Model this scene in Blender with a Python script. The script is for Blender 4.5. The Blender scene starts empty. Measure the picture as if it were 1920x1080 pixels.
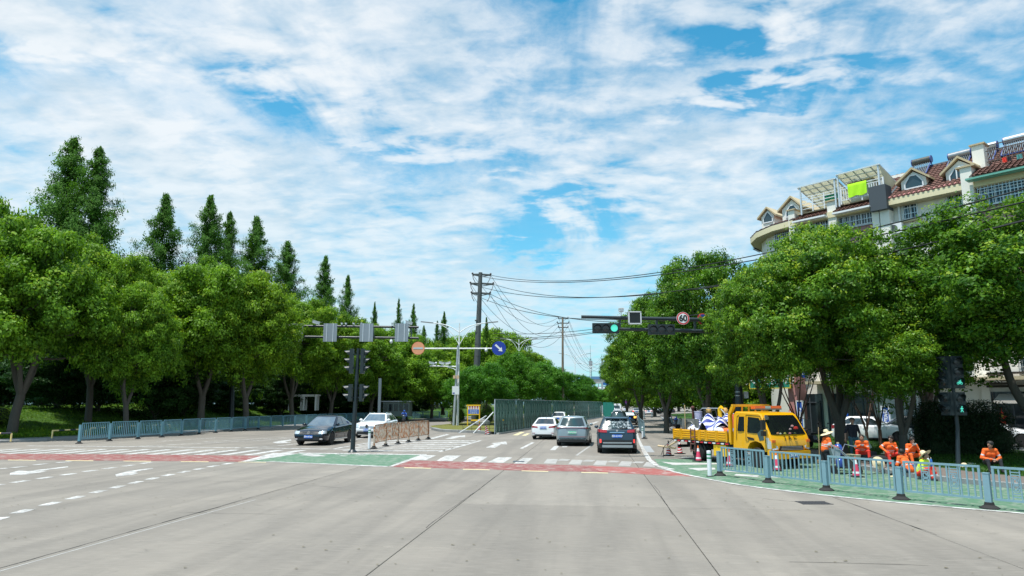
import bpy, bmesh, math, random
import numpy as np
from mathutils import Vector, Matrix, Euler
from math import sin, cos, pi, radians as R, atan, atan2, sqrt
S = bpy.context.scene
COL = S.collection
# ---------------------------------------------------------------- camera, world, sun
FPX, HC = 1280.0, 2.4
PIT = atan(217 / FPX)
cd = bpy.data.cameras.new('camera'); cam = bpy.data.objects.new('camera', cd); COL.objects.link(cam)
cam.location = (0, 0, HC); cam.rotation_euler = (pi / 2 + PIT, 0, 0)
cd.sensor_width = 36; cd.lens = 24; cd.clip_end = 6000; cd.clip_start = 0.1
S.camera = cam
S.view_settings.view_transform = 'Standard'; S.view_settings.look = 'None'
S.view_settings.exposure = 0.28; S.view_settings.gamma = 1
SUNDIR = Vector((-0.22, -0.20, 0.95)).normalized()
sl = bpy.data.lights.new('sun', 'SUN'); so = bpy.data.objects.new('sun', sl); COL.objects.link(so)
sl.energy = 5.0; sl.angle = R(0.6); sl.color = (1.0, 0.955, 0.89)
so.rotation_euler = SUNDIR.to_track_quat('Z', 'Y').to_euler(); so.location = (-20, -20, 60)

W = bpy.data.worlds.new('World'); S.world = W; W.use_nodes = True
nt = W.node_tree; nt.nodes.clear()
class NT:
    def __init__(s, t): s.t = t
    def n(s, typ, ins=None, **kw):
        x = s.t.nodes.new(typ)
        for k, v in kw.items(): setattr(x, k, v)
        if ins:
            for k, v in ins.items():
                if isinstance(v, bpy.types.NodeSocket): s.t.links.new(v, x.inputs[k])
                else: x.inputs[k].default_value = v
        return x
    def math(s, op, a, b=0.0, c=0.0, clamp=False):
        x = s.n('ShaderNodeMath', {0: a, 1: b, 2: c}, operation=op); x.use_clamp = clamp; return x.outputs[0]
    def mix(s, f, a, b, bt='MIX'):
        x = s.n('ShaderNodeMix', data_type='RGBA', blend_type=bt)
        for i, v in ((0, f), (6, a), (7, b)):
            if isinstance(v, bpy.types.NodeSocket): s.t.links.new(v, x.inputs[i])
            else: x.inputs[i].default_value = v if i == 0 or len(v) == 4 else (*v, 1)
        return x.outputs[2]
    def ramp(s, f, pts, interp='LINEAR'):
        x = s.n('ShaderNodeValToRGB', {0: f}); cr = x.color_ramp; cr.interpolation = interp
        while len(cr.elements) < len(pts): cr.elements.new(0.5)
        for e, (p, c) in zip(cr.elements, pts):
            e.position = p; e.color = (c, c, c, 1) if not hasattr(c, '__len__') else (*c[:3], 1)
        return x.outputs[0]
    def noise(s, vec, scale, detail=4, rough=.55, dist=0.0, lac=2.0):
        return s.n('ShaderNodeTexNoise', {'Vector': vec, 'Scale': scale, 'Detail': detail, 'Roughness': rough, 'Distortion': dist, 'Lacunarity': lac}).outputs[0]
T = NT(nt)
sky = T.n('ShaderNodeTexSky', sky_type='NISHITA')
sky.sun_disc = False; sky.sun_elevation = math.asin(SUNDIR.z); sky.sun_rotation = atan2(SUNDIR.x, SUNDIR.y)
sky.air_density = 1.0; sky.dust_density = 0.8; sky.ozone_density = 2.0
GAPS = [(.085, .255, .075, .05, .1, .46), (-.34, .46, .11, .06, -.25, .42), (.40, .56, .14, .035, .12, .45), (.44, .47, .16, .028, .18, .38), (.0, .70, .16, .07, -.3, .38), (.14, .70, .12, .08, .6, .32), (.33, .76, .18, .06, .2, .4), (-.7, .70, .25, .04, -.2, .3), (-.85, .55, .35, .06, -.15, .32), (-.15, .36, .12, .03, -.1, .22)]
tc = T.n('ShaderNodeTexCoord').outputs['Generated']
sx = T.n('ShaderNodeSeparateXYZ', {0: tc})
zz = T.math('ADD', T.math('MAXIMUM', sx.outputs[2], 0.0), 0.17)
px_ = T.math('DIVIDE', sx.outputs[0], zz); py_ = T.math('DIVIDE', sx.outputs[1], zz)
pl = T.n('ShaderNodeCombineXYZ', {0: px_, 1: py_, 2: 0.0}).outputs[0]
# cloud sheets laid on a high plane: streaks fan out from the left horizon, puffs mottle them
mp = T.n('ShaderNodeMapping', {'Vector': pl, 'Rotation': (0, 0, R(-58)), 'Scale': (1.0, 0.38, 1.0), 'Location': (3.1, 1.7, 0)}).outputs[0]
big = T.noise(mp, 0.55, 2, .5, .3)
mid = T.noise(mp, 2.4, 5, .58, .7)
fine = T.noise(pl, 11.0, 9, .70, .3)
mott = T.noise(T.n('ShaderNodeMapping', {'Vector': pl, 'Rotation': (0, 0, R(30)), 'Scale': (1.0, 1.6, 1.0)}).outputs[0], 6.5, 4, .55, .25)
v = T.math('ADD', T.math('MULTIPLY', big, 1.5), T.math('MULTIPLY', mid, .72))
v = T.math('ADD', v, T.math('MULTIPLY', fine, .44))
v = T.math('ADD', v, T.math('MULTIPLY', mott, .64))
# openings in the cloud deck: ragged ellipses in azimuth slope (x/y) and height slope (z/y)
yy = T.math('MAXIMUM', sx.outputs[1], .02); gu = T.math('DIVIDE', sx.outputs[0], yy); gw = T.math('DIVIDE', sx.outputs[2], yy)
wob = T.math('MULTIPLY', T.math('SUBTRACT', mid, .5), .55); wob2 = T.math('MULTIPLY', T.math('SUBTRACT', mott, .5), .24)
gap = None
for (u0, w0, a_, b_, sh, k_) in GAPS:
    du = T.math('SUBTRACT', T.math('ADD', gu, wob), u0); dw = T.math('SUBTRACT', T.math('ADD', gw, wob2), w0)
    dw = T.math('MULTIPLY_ADD', du, -sh, dw)
    q = T.math('ADD', T.math('POWER', T.math('DIVIDE', du, a_), 2.0), T.math('POWER', T.math('DIVIDE', dw, b_), 2.0))
    e_ = T.math('MULTIPLY', T.math('POWER', 2.718, T.math('MULTIPLY', q, -1.0)), k_)
    gap = e_ if gap is None else T.math('MAXIMUM', gap, e_)
v = T.math('SUBTRACT', T.math('ADD', v, -.03), gap)
cov = T.ramp(T.math('SUBTRACT', v, 1.10), [(0.16, 0.0), (0.32, 0.34), (0.48, 0.74), (0.68, 1.0)])
dens = T.noise(pl, 2.2, 7, .60, .5)
d2 = T.math('MULTIPLY_ADD', mott, .5, T.math('MULTIPLY', dens, .5))
ccol = T.mix(T.ramp(d2, [(0.40, 0.0), (0.56, 1.0)]), (6.3, 7.6, 8.6), (9.3, 9.7, 10.0))
hz = T.ramp(sx.outputs[2], [(0.0, 0.60), (0.08, 0.45), (0.22, 0.26), (0.42, 0.06), (0.55, 0.0)])
hz = T.math('MULTIPLY', hz, T.math('SUBTRACT', 1.0, T.math('MULTIPLY', gap, .9), clamp=True))
cov2 = T.math('MAXIMUM', T.math('MULTIPLY', cov, .93), hz)
tint = T.mix(1.0, sky.outputs[0], (0.42, 1.85, 1.95), 'MULTIPLY')
hcol = T.mix(T.ramp(sx.outputs[2], [(0.0, 1.0), (0.35, 0.0)]), ccol, (6.0, 8.2, 9.4))
skc = T.mix(cov2, tint, hcol)
bg = T.n('ShaderNodeBackground', {'Color': skc, 'Strength': 0.082})
T.n('ShaderNodeOutputWorld', {'Surface': bg.outputs[0]})

# ---------------------------------------------------------------- picture -> place helpers (ground points, real distances)
def ray(px, py):
    u = (px - 960) / FPX; v = (540 - py) / FPX
    return (u, cos(PIT) - v * sin(PIT), sin(PIT) + v * cos(PIT))
def G(px, py, z=0.0):
    d = ray(px, py); t = (z - HC) / d[2]; return Vector((d[0] * t, d[1] * t, z))
def At(px, py, Y):
    d = ray(px, py); t = Y / d[1]; return Vector((d[0] * t, Y, HC + d[2] * t))

# ---------------------------------------------------------------- materials
MATS = {}
def M(name, col=(.5, .5, .5), rough=.6, metal=0, var=.12, scale=6, bump=0.0, coat=0, emit=0, wear=None, wearcol=(.3, .3, .3), wscale=8, spec=.5, world=False, rand=0.0, stretch=None):
    if name in MATS: return MATS[name]
    m = bpy.data.materials.new(name); m.use_nodes = True; t = m.node_tree; t.nodes.clear(); N = NT(t)
    co = N.n('ShaderNodeTexCoord').outputs['Object']
    if world: co = N.n('ShaderNodeNewGeometry').outputs['Position']
    if stretch: co = N.n('ShaderNodeMapping', {'Vector': co, 'Scale': stretch}).outputs[0]
    n1 = N.noise(co, scale, 5, .6)
    c = N.mix(n1, tuple(x * (1 - var) for x in col), tuple(min(1, x * (1 + var)) for x in col))
    if rand:
        oi = N.n('ShaderNodeObjectInfo').outputs['Random']
        c = N.mix(1.0, c, N.ramp(oi, [(0, 1 - rand), (1, 1.0)]), 'MULTIPLY')
    rr = N.math('MULTIPLY_ADD', n1, .15, rough - .07, clamp=True)
    if wear is not None:
        w = N.ramp(N.noise(co, wscale, 8, .7, .3), [(wear, 0), (min(1, wear + .10), 1)])
        c = N.mix(w, c, wearcol)
    p = N.n('ShaderNodeBsdfPrincipled', {'Base Color': c, 'Roughness': rr, 'Metallic': metal, 'Coat Weight': coat, 'Specular IOR Level': spec})
    p.inputs['Coat Roughness'].default_value = .04
    if emit:
        p.inputs['Emission Color'].default_value = (*col, 1); p.inputs['Emission Strength'].default_value = emit
    if bump:
        b = N.n('ShaderNodeBump', {'Height': N.noise(co, scale * 6, 6, .65), 'Strength': bump, 'Distance': .02})
        t.links.new(b.outputs[0], p.inputs['Normal'])
    N.n('ShaderNodeOutputMaterial', {'Surface': p.outputs[0]})
    MATS[name] = m; return m

# ---------------------------------------------------------------- mesh builder
class MB:
    def __init__(s): s.v = []; s.f = []; s.m = []; s.mi = 0
    def add(s, vs, fs, mi=None):
        o = len(s.v); s.v += [tuple(x) for x in vs]
        for f in fs: s.f.append(tuple(i + o for i in f)); s.m.append(s.mi if mi is None else mi)
        return s
    def box(s, c, d, rz=0, mat=None, mi=None):
        x, y, z = d[0] / 2, d[1] / 2, d[2] / 2
        vs = [Vector((a * x, b * y, e * z)) for e in (-1, 1) for b in (-1, 1) for a in (-1, 1)]
        Mx = mat if mat is not None else Matrix.Rotation(rz, 4, 'Z')
        vs = [Mx @ p + Vector(c) for p in vs]
        return s.add(vs, [(0, 2, 3, 1), (4, 5, 7, 6), (0, 1, 5, 4), (2, 6, 7, 3), (0, 4, 6, 2), (1, 3, 7, 5)], mi)
    def beam(s, a, b, w, h, up=(0, 0, 1), mi=None):
        a = Vector(a); b = Vector(b); d = b - a; L = d.length
        if L < 1e-6: return s
        d.normalize(); u = Vector(up)
        if abs(d.dot(u)) > .99: u = Vector((1, 0, 0))
        sd = d.cross(u).normalized(); u = sd.cross(d).normalized()
        vs = []
        for p in (a, b):
            for k, l in ((-1, -1), (1, -1), (1, 1), (-1, 1)): vs.append(p + sd * k * w / 2 + u * l * h / 2)
        return s.add(vs, [(0, 1, 2, 3), (4, 7, 6, 5), (0, 4, 5, 1), (1, 5, 6, 2), (2, 6, 7, 3), (3, 7, 4, 0)], mi)
    def tube(s, pts, rs, n=8, cap=True, mi=None):
        pts = [Vector(p) for p in pts]
        if not hasattr(rs, '__len__'): rs = [rs] * len(pts)
        ref = Vector((0, 0, 1)); vs = []; prev = None
        for i, p in enumerate(pts):
            d = (pts[min(i + 1, len(pts) - 1)] - pts[max(i - 1, 0)])
            d = d.normalized() if d.length > 1e-9 else Vector((0, 0, 1))
            if prev is None:
                a = d.orthogonal().normalized()
            else:
                a = prev - d * prev.dot(d); a = a.normalized() if a.length > 1e-6 else d.orthogonal().normalized()
            prev = a; b = d.cross(a)
            for k in range(n):
                t = 2 * pi * k / n; vs.append(p + (a * cos(t) + b * sin(t)) * rs[i])
        fs = []
        for i in range(len(pts) - 1):
            for k in range(n):
                k2 = (k + 1) % n; fs.append((i * n + k, i * n + k2, (i + 1) * n + k2, (i + 1) * n + k))
        if cap: fs += [tuple(range(n - 1, -1, -1)), tuple(range((len(pts) - 1) * n, len(pts) * n))]
        return s.add(vs, fs, mi)
    def cyl(s, a, b, r, r2=None, n=12, mi=None): return s.tube([a, b], [r, r if r2 is None else r2], n, True, mi)
    def lathe(s, prof, n=16, c=(0, 0, 0), mi=None, mat=None):
        vs = []; fs = []
        for r, z in prof:
            for k in range(n):
                t = 2 * pi * k / n; p = Vector((r * cos(t), r * sin(t), z))
                if mat is not None: p = mat @ p
                vs.append(p + Vector(c))
        for i in range(len(prof) - 1):
            for k in range(n):
                k2 = (k + 1) % n; fs.append((i * n + k, i * n + k2, (i + 1) * n + k2, (i + 1) * n + k))
        if prof[0][0] > 1e-4: fs.append(tuple(range(n - 1, -1, -1)))
        if prof[-1][0] > 1e-4: fs.append(tuple(range((len(prof) - 1) * n, len(prof) * n)))
        return s.add(vs, fs, mi)
    def ball(s, c, r, n=10, mi=None, sc=(1, 1, 1)):
        vs = []; fs = []; m = max(4, n // 2 + 1)
        for i in range(m + 1):
            ph = pi * i / m
            for k in range(n):
                t = 2 * pi * k / n
                vs.append((c[0] + r * sc[0] * sin(ph) * cos(t), c[1] + r * sc[1] * sin(ph) * sin(t), c[2] - r * sc[2] * cos(ph)))
        for i in range(m):
            for k in range(n):
                k2 = (k + 1) % n; fs.append((i * n + k, i * n + k2, (i + 1) * n + k2, (i + 1) * n + k))
        return s.add(vs, fs, mi)
    def prism(s, poly, z0, z1, mi=None):
        n = len(poly)
        vs = [(p[0], p[1], z0) for p in poly] + [(p[0], p[1], z1) for p in poly]
        fs = [tuple(range(n - 1, -1, -1)), tuple(range(n, 2 * n))] + [(i, (i + 1) % n, n + (i + 1) % n, n + i) for i in range(n)]
        return s.add(vs, fs, mi)
    def extr(s, poly, d, mi=None):
        n = len(poly); d = Vector(d); P = [Vector(p) for p in poly]
        vs = P + [p + d for p in P]
        fs = [tuple(range(n - 1, -1, -1)), tuple(range(n, 2 * n))] + [(i, (i + 1) % n, n + (i + 1) % n, n + i) for i in range(n)]
        return s.add(vs, fs, mi)
    def grid(s, rows, mi=None, close=False):
        o = len(s.v); h = len(rows); w = len(rows[0])
        vs = [p for r in rows for p in r]; fs = []
        for i in range(h - 1):
            for j in range(w if close else w - 1):
                j2 = (j + 1) % w; fs.append((i * w + j, i * w + j2, (i + 1) * w + j2, (i + 1) * w + j))
        return s.add(vs, fs, mi)
    def quad(s, a, b, c, d, mi=None): return s.add([a, b, c, d], [(0, 1, 2, 3)], mi)
    def mesh(s, name, mats, smooth=40):
        me = bpy.data.meshes.new(name); me.from_pydata([tuple(p) for p in s.v], [], s.f)
        for m in (mats if isinstance(mats, (list, tuple)) else [mats]): me.materials.append(m)
        me.polygons.foreach_set('material_index', s.m)
        bm = bmesh.new(); bm.from_mesh(me); bmesh.ops.recalc_face_normals(bm, faces=bm.faces); bm.to_mesh(me); bm.free()
        if smooth:
            me.polygons.foreach_set('use_smooth', [True] * len(me.polygons)); me.set_sharp_from_angle(angle=R(smooth))
        me.update(); return me
    def build(s, name, mats, parent=None, smooth=40, label=None):
        return part(name, s.mesh(name, mats, smooth), parent, label)
def part(name, me, parent=None, label=None, loc=(0, 0, 0), rot=(0, 0, 0)):
    o = bpy.data.objects.new(name, me); COL.objects.link(o); o.location = loc; o.rotation_euler = rot
    if parent: o.parent = parent
    if label: o['label'] = label
    return o
def thing(name, label, cat, loc=(0, 0, 0), rz=0, group=None):
    o = bpy.data.objects.new(name, None); COL.objects.link(o); o.location = loc; o.rotation_euler = (0, 0, rz)
    o.empty_display_size = .2
    return tag(o, label, cat, group)
def tag(o, label=None, cat=None, group=None, kind=None):
    if label: o['label'] = label
    if cat: o['category'] = cat
    if group: o['group'] = group
    if kind: o['kind'] = kind
    return o
def kids(o): return [c for c in COL.objects if c.parent == o]
_kc = {}
def clone(root, loc, rz=0, label=None, scale=None, parent=None):
    def rec(o, par):
        c = o.copy(); COL.objects.link(c)
        if par is not None: c.parent = par
        for ch in list(o.children): rec(ch, c)
        return c
    c = rec(root, parent); c.location = loc; c.rotation_euler = (0, 0, rz)
    if scale: c.scale = scale
    if label: c['label'] = label
    return c
def text_mesh(txt, size, mat, depth=.004, spacing=1.0, bold=0.0):
    cu = bpy.data.curves.new('lettering', 'FONT'); cu.body = txt; cu.size = size; cu.extrude = depth
    cu.align_x = 'CENTER'; cu.align_y = 'CENTER'; cu.space_character = spacing; cu.offset = bold; cu.resolution_u = 3
    ob = bpy.data.objects.new('lettering', cu); COL.objects.link(ob)
    dg = bpy.context.evaluated_depsgraph_get(); me = bpy.data.meshes.new_from_object(ob.evaluated_get(dg))
    bpy.data.objects.remove(ob); bpy.data.curves.remove(cu)
    me.materials.clear(); me.materials.append(mat); return me
def txt(parent, s, size, mat, loc, rot, spacing=1.0, bold=0.0, name='lettering', depth=.004):
    return part(name, text_mesh(s, size, mat, depth, spacing, bold), parent, None, loc, rot)
rng = random.Random(7)
# ---------------------------------------------------------------- materials of the ground
def concrete_mat(name, base, world=True):
    m = bpy.data.materials.new(name); m.use_nodes = True; t = m.node_tree; t.nodes.clear(); N = NT(t)
    pos = N.n('ShaderNodeNewGeometry').outputs['Position']
    oi = N.n('ShaderNodeObjectInfo').outputs['Random']
    rot = N.n('ShaderNodeMapping', {'Vector': pos, 'Rotation': (0, 0, R(6.5))}).outputs[0]
    st = N.n('ShaderNodeMapping', {'Vector': rot, 'Scale': (0.22, 1.5, 1)}).outputs[0]   # broom marks across
    ty = N.n('ShaderNodeMapping', {'Vector': rot, 'Scale': (1.1, .08, 1)}).outputs[0]    # tyre tracks along
    a = N.noise(pos, .35, 5, .6, .5); b = N.noise(st, 3.0, 6, .7, .2); c = N.noise(pos, 90, 3, .7); d = N.noise(ty, .9, 4, .55, .4)
    st2 = N.n('ShaderNodeMapping', {'Vector': rot, 'Scale': (0.5, 9, 1)}).outputs[0]
    e = N.noise(st2, 5.0, 4, .7, .1)
    col = N.mix(N.ramp(a, [(.3, 0), (.7, 1)]), tuple(x * .78 for x in base), tuple(x * 1.16 for x in (base[0] * 1.02, base[1], base[2] * .97)))
    col = N.mix(N.math('MULTIPLY', b, .55), col, tuple(x * .72 for x in base))
    col = N.mix(N.math('MULTIPLY', N.ramp(d, [(.44, 0), (.60, 1)]), .60), col, tuple(x * .62 for x in base))
    col = N.mix(N.math('MULTIPLY', N.ramp(e, [(.48, 0), (.66, 1)]), .55), col, tuple(x * 1.30 for x in base))
    col = N.mix(N.math('MULTIPLY', N.ramp(c, [(.35, 1), (.60, 0)]), .30), col, tuple(x * .55 for x in base))
    st = N.ramp(N.noise(pos, 1.7, 6, .75, .6), [(.60, 0), (.72, 1)])
    col = N.mix(N.math('MULTIPLY', st, .45), col, (base[0] * .45, base[1] * .46, base[2] * .46))
    col = N.mix(1.0, col, N.ramp(oi, [(0, .86), (1, 1.0)]), 'MULTIPLY')
    bp = N.n('ShaderNodeBump', {'Height': N.math('ADD', c, N.math('MULTIPLY', e, .6)), 'Strength': .35, 'Distance': .01})
    p = N.n('ShaderNodeBsdfPrincipled', {'Base Color': col, 'Roughness': .78, 'Normal': bp.outputs[0], 'Specular IOR Level': .35})
    N.n('ShaderNodeOutputMaterial', {'Surface': p.outputs[0]}); return m
CONC = concrete_mat('road_concrete', (.268, .246, .218))
def paint_mat(name, col, worn, under=(.30, .295, .285), scale=3.0):
    m = bpy.data.materials.new(name); m.use_nodes = True; t = m.node_tree; t.nodes.clear(); N = NT(t)
    pos = N.n('ShaderNodeNewGeometry').outputs['Position']
    a = N.noise(pos, scale, 8, .72, .4); b = N.noise(pos, 60, 3, .7); c = N.noise(pos, 1.1, 4, .6, .4)
    c0 = N.mix(c, tuple(x * .80 for x in col), tuple(min(1, x * 1.12) for x in col))
    w = N.ramp(N.math('MULTIPLY_ADD', b, .25, a), [(worn, 0), (worn + .12, 1)])
    c1 = N.mix(w, c0, under)
    p = N.n('ShaderNodeBsdfPrincipled', {'Base Color': c1, 'Roughness': .7, 'Specular IOR Level': .3})
    N.n('ShaderNodeOutputMaterial', {'Surface': p.outputs[0]}); return m
WHITE = paint_mat('white_road_paint', (.58, .58, .57), .56)
WHITEW = paint_mat('worn_white_road_paint', (.46, .46, .45), .66)
WHITEO = paint_mat('very_worn_road_paint', (.38, .375, .36), .58)
REDP = paint_mat('red_lane_paint', (.24, .075, .07), .60, (.30, .22, .2))
REDW = paint_mat('worn_red_lane_paint', (.32, .10, .09), .64, (.36, .31, .29), 1.6)
GREENP = paint_mat('green_lane_paint', (.085, .185, .115), .60, (.20, .25, .20))
YELP = paint_mat('cream_edge_paint', (.62, .55, .33), .7)

# ---------------------------------------------------------------- ground and road
gm = MB(); gm.quad((-2500, -300, -.06), (2500, -300, -.06), (2500, 4000, -.06), (-2500, 4000, -.06))
tag(gm.build('ground', M('ground_soil', (.10, .13, .05), .95, var=.3, scale=.05, world=True)), kind='structure')
road = thing('road', None, None); tag(road, kind='structure')
TH = R(6.5); DS = Vector((sin(TH), cos(TH), 0)); DT = Vector((cos(TH), -sin(TH), 0))
def ST(s, t, z=0): return DS * s + DT * t + Vector((0, 0, z))
def tcoord(p): return p.x * cos(TH) - p.y * sin(TH)
def scoord(p): return p.x * sin(TH) + p.y * cos(TH)
tj = [tcoord(G(240, 998)), (tcoord(G(685, 1080)) + tcoord(G(930, 893))) / 2, (tcoord(G(1210, 890)) + tcoord(G(1345, 1080))) / 2, tcoord(G(1740, 998))]
while tj[0] > -64: tj.insert(0, tj[0] - 4.9)
while tj[-1] < 34: tj.append(tj[-1] + 4.8)
s0 = scoord(G(1620, 1058)) - 15; sj = [s0 + 5.15 * i for i in range(0, 15)]
bs = MB(); bs.quad(ST(-20, -70, -.02), ST(-20, 40, -.02), ST(82, 40, -.02), ST(82, -70, -.02))
bs.build('joint_filler', M('joint_tar', (.035, .034, .032), .9, var=.4, scale=3), road)
slabc = {}
for i in range(len(tj) - 1):
    for j in range(len(sj) - 1):
        w = round(tj[i + 1] - tj[i], 3); cen = ST((sj[j] + sj[j + 1]) / 2, (tj[i] + tj[i + 1]) / 2)
        if abs(cen.x) > .86 * abs(cen.y) + 9 or cen.y < -2: continue
        if w not in slabc:
            b = MB(); g = .008; L = 5.15; x, y = w / 2 - g, L / 2 - g
            b.add([(-x, -y, -.05), (x, -y, -.05), (x, y, -.05), (-x, y, -.05), (-x, -y, -.006), (x, -y, -.006), (x, y, -.006), (-x, y, -.006),
                   (-x + .012, -y + .012, 0), (x - .012, -y + .012, 0), (x - .012, y - .012, 0), (-x + .012, y - .012, 0)],
                  [(0, 1, 5, 4), (1, 2, 6, 5), (2, 3, 7, 6), (3, 0, 4, 7), (4, 5, 9, 8), (5, 6, 10, 9), (6, 7, 11, 10), (7, 4, 8, 11), (8, 9, 10, 11)])
            slabc[w] = b.mesh('concrete_slab', CONC, 0)
        part('concrete_slab', slabc[w], road, None, cen, (0, 0, -TH))
fr = MB(); e = sj[-1] + .01
fr.quad(ST(e, -90), ST(e, 60), ST(620, 60), ST(620, -90)); fr.build('far_road_surface', CONC, road, 0)
nr = MB(); e = sj[0] - .01
nr.quad(ST(-60, -90), ST(-60, 60), ST(e, 60), ST(e, -90)); nr.build('near_road_surface', CONC, road, 0)

def mark(name, pts, mat, z=.004, px=True):
    P = [G(*p) if px else Vector(p) for p in pts]
    b = MB(); b.add([(p.x, p.y, z) for p in P], [tuple(range(len(P)))])
    o = b.build(name, mat, road, 0)
    for q in o.data.polygons:
        if q.normal.z < 0: o.data.flip_normals()
        break
    return o
def stripline(name, P, w, mat, z=.004):
    b = MB(); L = []; Rr = []
    for i, p in enumerate(P):
        d = (P[min(i + 1, len(P) - 1)] - P[max(i - 1, 0)]).normalized(); n = Vector((-d.y, d.x, 0)) * w / 2
        L.append((p.x + n.x, p.y + n.y, z)); Rr.append((p.x - n.x, p.y - n.y, z))
    b.grid([Rr, L]); o = b.build(name, mat, road, 0)
    if o.data.polygons[0].normal.z < 0: o.data.flip_normals()
    return o
def smooth(P, k=2):
    for _ in range(k):
        Q = [P[0]]
        for a, b in zip(P[:-1], P[1:]): Q += [a * .75 + b * .25, a * .25 + b * .75]
        P = Q + [P[-1]]
    return P
# red cycle crossings and the green boxes
mark('red_crossing_band', [(-80, 850), (0, 851), (250, 852), (509, 855), (456, 866), (230, 864), (0, 862), (-80, 861)], REDP)
mark('red_crossing_band', [(770, 863), (900, 867), (960, 869.5), (1100, 873), (1130, 885.3), (960, 882), (900, 880), (730, 875.5)], REDP)
mark('red_crossing_band', [(1100, 873), (1227, 878.5), (1262, 884.5), (1308, 893.8), (1250, 892), (1196, 889), (1130, 885.3)], REDW)
mark('green_cycle_box', [(464, 865), (560, 850), (640, 849.5), (792, 853), (727, 874.5), (703, 874), (512, 865.6)], GREENP)
for q in ([(452, 866.5), (512, 866.4), (703, 875), (727, 875.5), (727, 874.3), (512, 865.4)], [(727, 875.5), (735, 875.4), (800, 853.5), (790, 852.6)],
          [(512, 849.5), (560, 850.6), (470, 865), (450, 866)], [(560, 849), (800, 852), (800, 853.4), (560, 850.6)]):
    mark('box_outline', q, WHITE, .008)
for k in range(3):
    mark('worn_cycle_symbol', [(575 + 10 * k, 851 + k), (590 + 12 * k, 851 + k), (572 + 12 * k, 854 + k), (561 + 10 * k, 854 + k)], WHITEW, .008)
for a in ((632, 851, 660, 852.4), (668, 853.2, 690, 854), (640, 854.2, 652, 855.4), (605, 855, 611, 856), (676, 851.5, 684, 852.6)):
    mark('worn_cycle_symbol', [(a[0], a[1]), (a[2], a[1] + .4), (a[2] - 4, a[3]), (a[0] - 5, a[3] - .3)], WHITEW, .008)
for k in range(7):
    a = Vector((-80 + k * 90 if k < 6 else 0, 0)); 
    if k < 5: mark('cream_band_edge', [(15 + 108 * k, 862.2 + k * .9), (67 + 108 * k, 862.7 + k * .9), (67 + 108 * k, 863.7 + k * .9), (15 + 108 * k, 863.2 + k * .9)], YELP)
for x in (758, 868, 978, 1090):
    mark('cream_band_edge', [(x, 876.3 + (x - 758) * .027), (x + 50, 877.5 + (x - 758) * .027), (x + 50, 878.8 + (x - 758) * .027), (x, 877.6 + (x - 758) * .027)], YELP)
for q in ([(790, 853.8), (818, 853.8), (799, 862.6), (771, 862.2)], [(836, 854.3), (864, 854.5), (847, 864.6), (818, 864.2)], [(887, 856), (914, 856.4), (899, 866.6), (868, 866)],
          [(934, 857.5), (961, 857.8), (944, 867.6), (914, 867)], [(980.5, 858.8), (999, 859), (986, 869.4), (964, 869)]):
    mark('crosswalk_stripe', q, WHITE)
for k in range(5):
    x = 1026 + 46.5 * k; y = 860.5 + 1.5 * k
    mark('crosswalk_stripe', [(x, y), (x + 20, y + .6), (x + 16, y + 9.2), (x - 7, y + 8.4)], WHITEO)
    mark('crosswalk_repaint', [(x + 26, y + .2), (x + 44, y + .8), (x + 38, y + 3.8), (x + 18, y + 3.2)], WHITEO)
mark('grey_cover_strip', [(963, 864.3), (984, 864.6), (982, 866.6), (961, 866.4)], M('dark_patch', (.07, .09, .11), .8), .012)
a0, a1 = G(-120, 850.4), G(510, 853.6)
n = int((a1 - a0).length / 1.2)
for k in range(n + 1):
    p = a0.lerp(a1, k / n); d = Vector((.10, 1, 0)).normalized() * 3.6; w = Vector((.24, 0, 0))
    mark('crosswalk_stripe', [p - w, p + w, p + d + w, p + d - w], WHITE if k % 3 else WHITEW, px=False)
stripline('stop_line', [G(52, 836), G(300, 838), G(480, 840), G(680, 843)], .32, WHITE)
stripline('lane_line', [G(293, 828), G(404, 821)], .16, WHITE)
stripline('lane_line', [G(255, 837), G(480, 826.3), G(545, 822)], .16, WHITE)
stripline('lane_line', [G(380, 828.5), G(560, 819)], .16, WHITE)
stripline('lane_line', [G(440, 840.5), G(520, 836), G(560, 832)], .16, WHITE)
stripline('lane_line', [G(660, 825), G(760, 808)], .16, WHITE)
mark('direction_arrow', [(511, 829.5), (522, 827), (546, 824), (546, 826), (534, 828), (546, 830), (520, 831.5)], WHITE)
for k, (y, x1) in enumerate([(825.6, 893), (828.6, 884), (832, 874), (835.6, 862), (839.4, 850), (843.4, 836)]):
    x0 = 716 - k * 14
    mark('hatch_stripe', [(x0, y), (x1, y + .5), (x1 - 3, y + 1.9), (x0 - 5, y + 1.4)], WHITE)
stripline('hatch_outline', [G(624, 842), G(716, 826), G(775, 816)], .2, WHITE)
stripline('hatch_outline', [G(700, 846.4), G(823, 847.4), G(860, 838), G(901, 826)], .22, WHITE)
mark('direction_arrow', [(834, 822.5), (850, 819), (842, 818.6), (872, 816), (872, 820), (862, 819.5), (848, 823)], WHITE)
mark('direction_arrow', [(802, 822.5), (838, 814), (843, 815), (812, 823)], WHITE)
mark('direction_arrow', [(911, 839.2), (927, 832.6), (921, 831.4), (949, 827.6), (951, 833.3), (940, 832.8), (928, 839.6)], WHITE)
mark('lane_dash', [(974, 841.2), (980.5, 841.2), (1003, 829.6), (997, 829.4)], WHITE)
mark('lane_dash', [(1031, 844), (1041, 844), (1049, 836.5), (1039.5, 836.3)], WHITEW)
mark('lane_dash', [(1052, 838.6), (1062, 838.6), (1067, 835.5), (1058, 835.3)], WHITEW)
mark('box_junction_mark', [(961, 816), (976, 810), (984, 810.2), (970, 816.4)], YELP)
mark('box_junction_mark', [(978, 816.8), (988, 812.6), (994, 813), (986, 817)], YELP)
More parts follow.
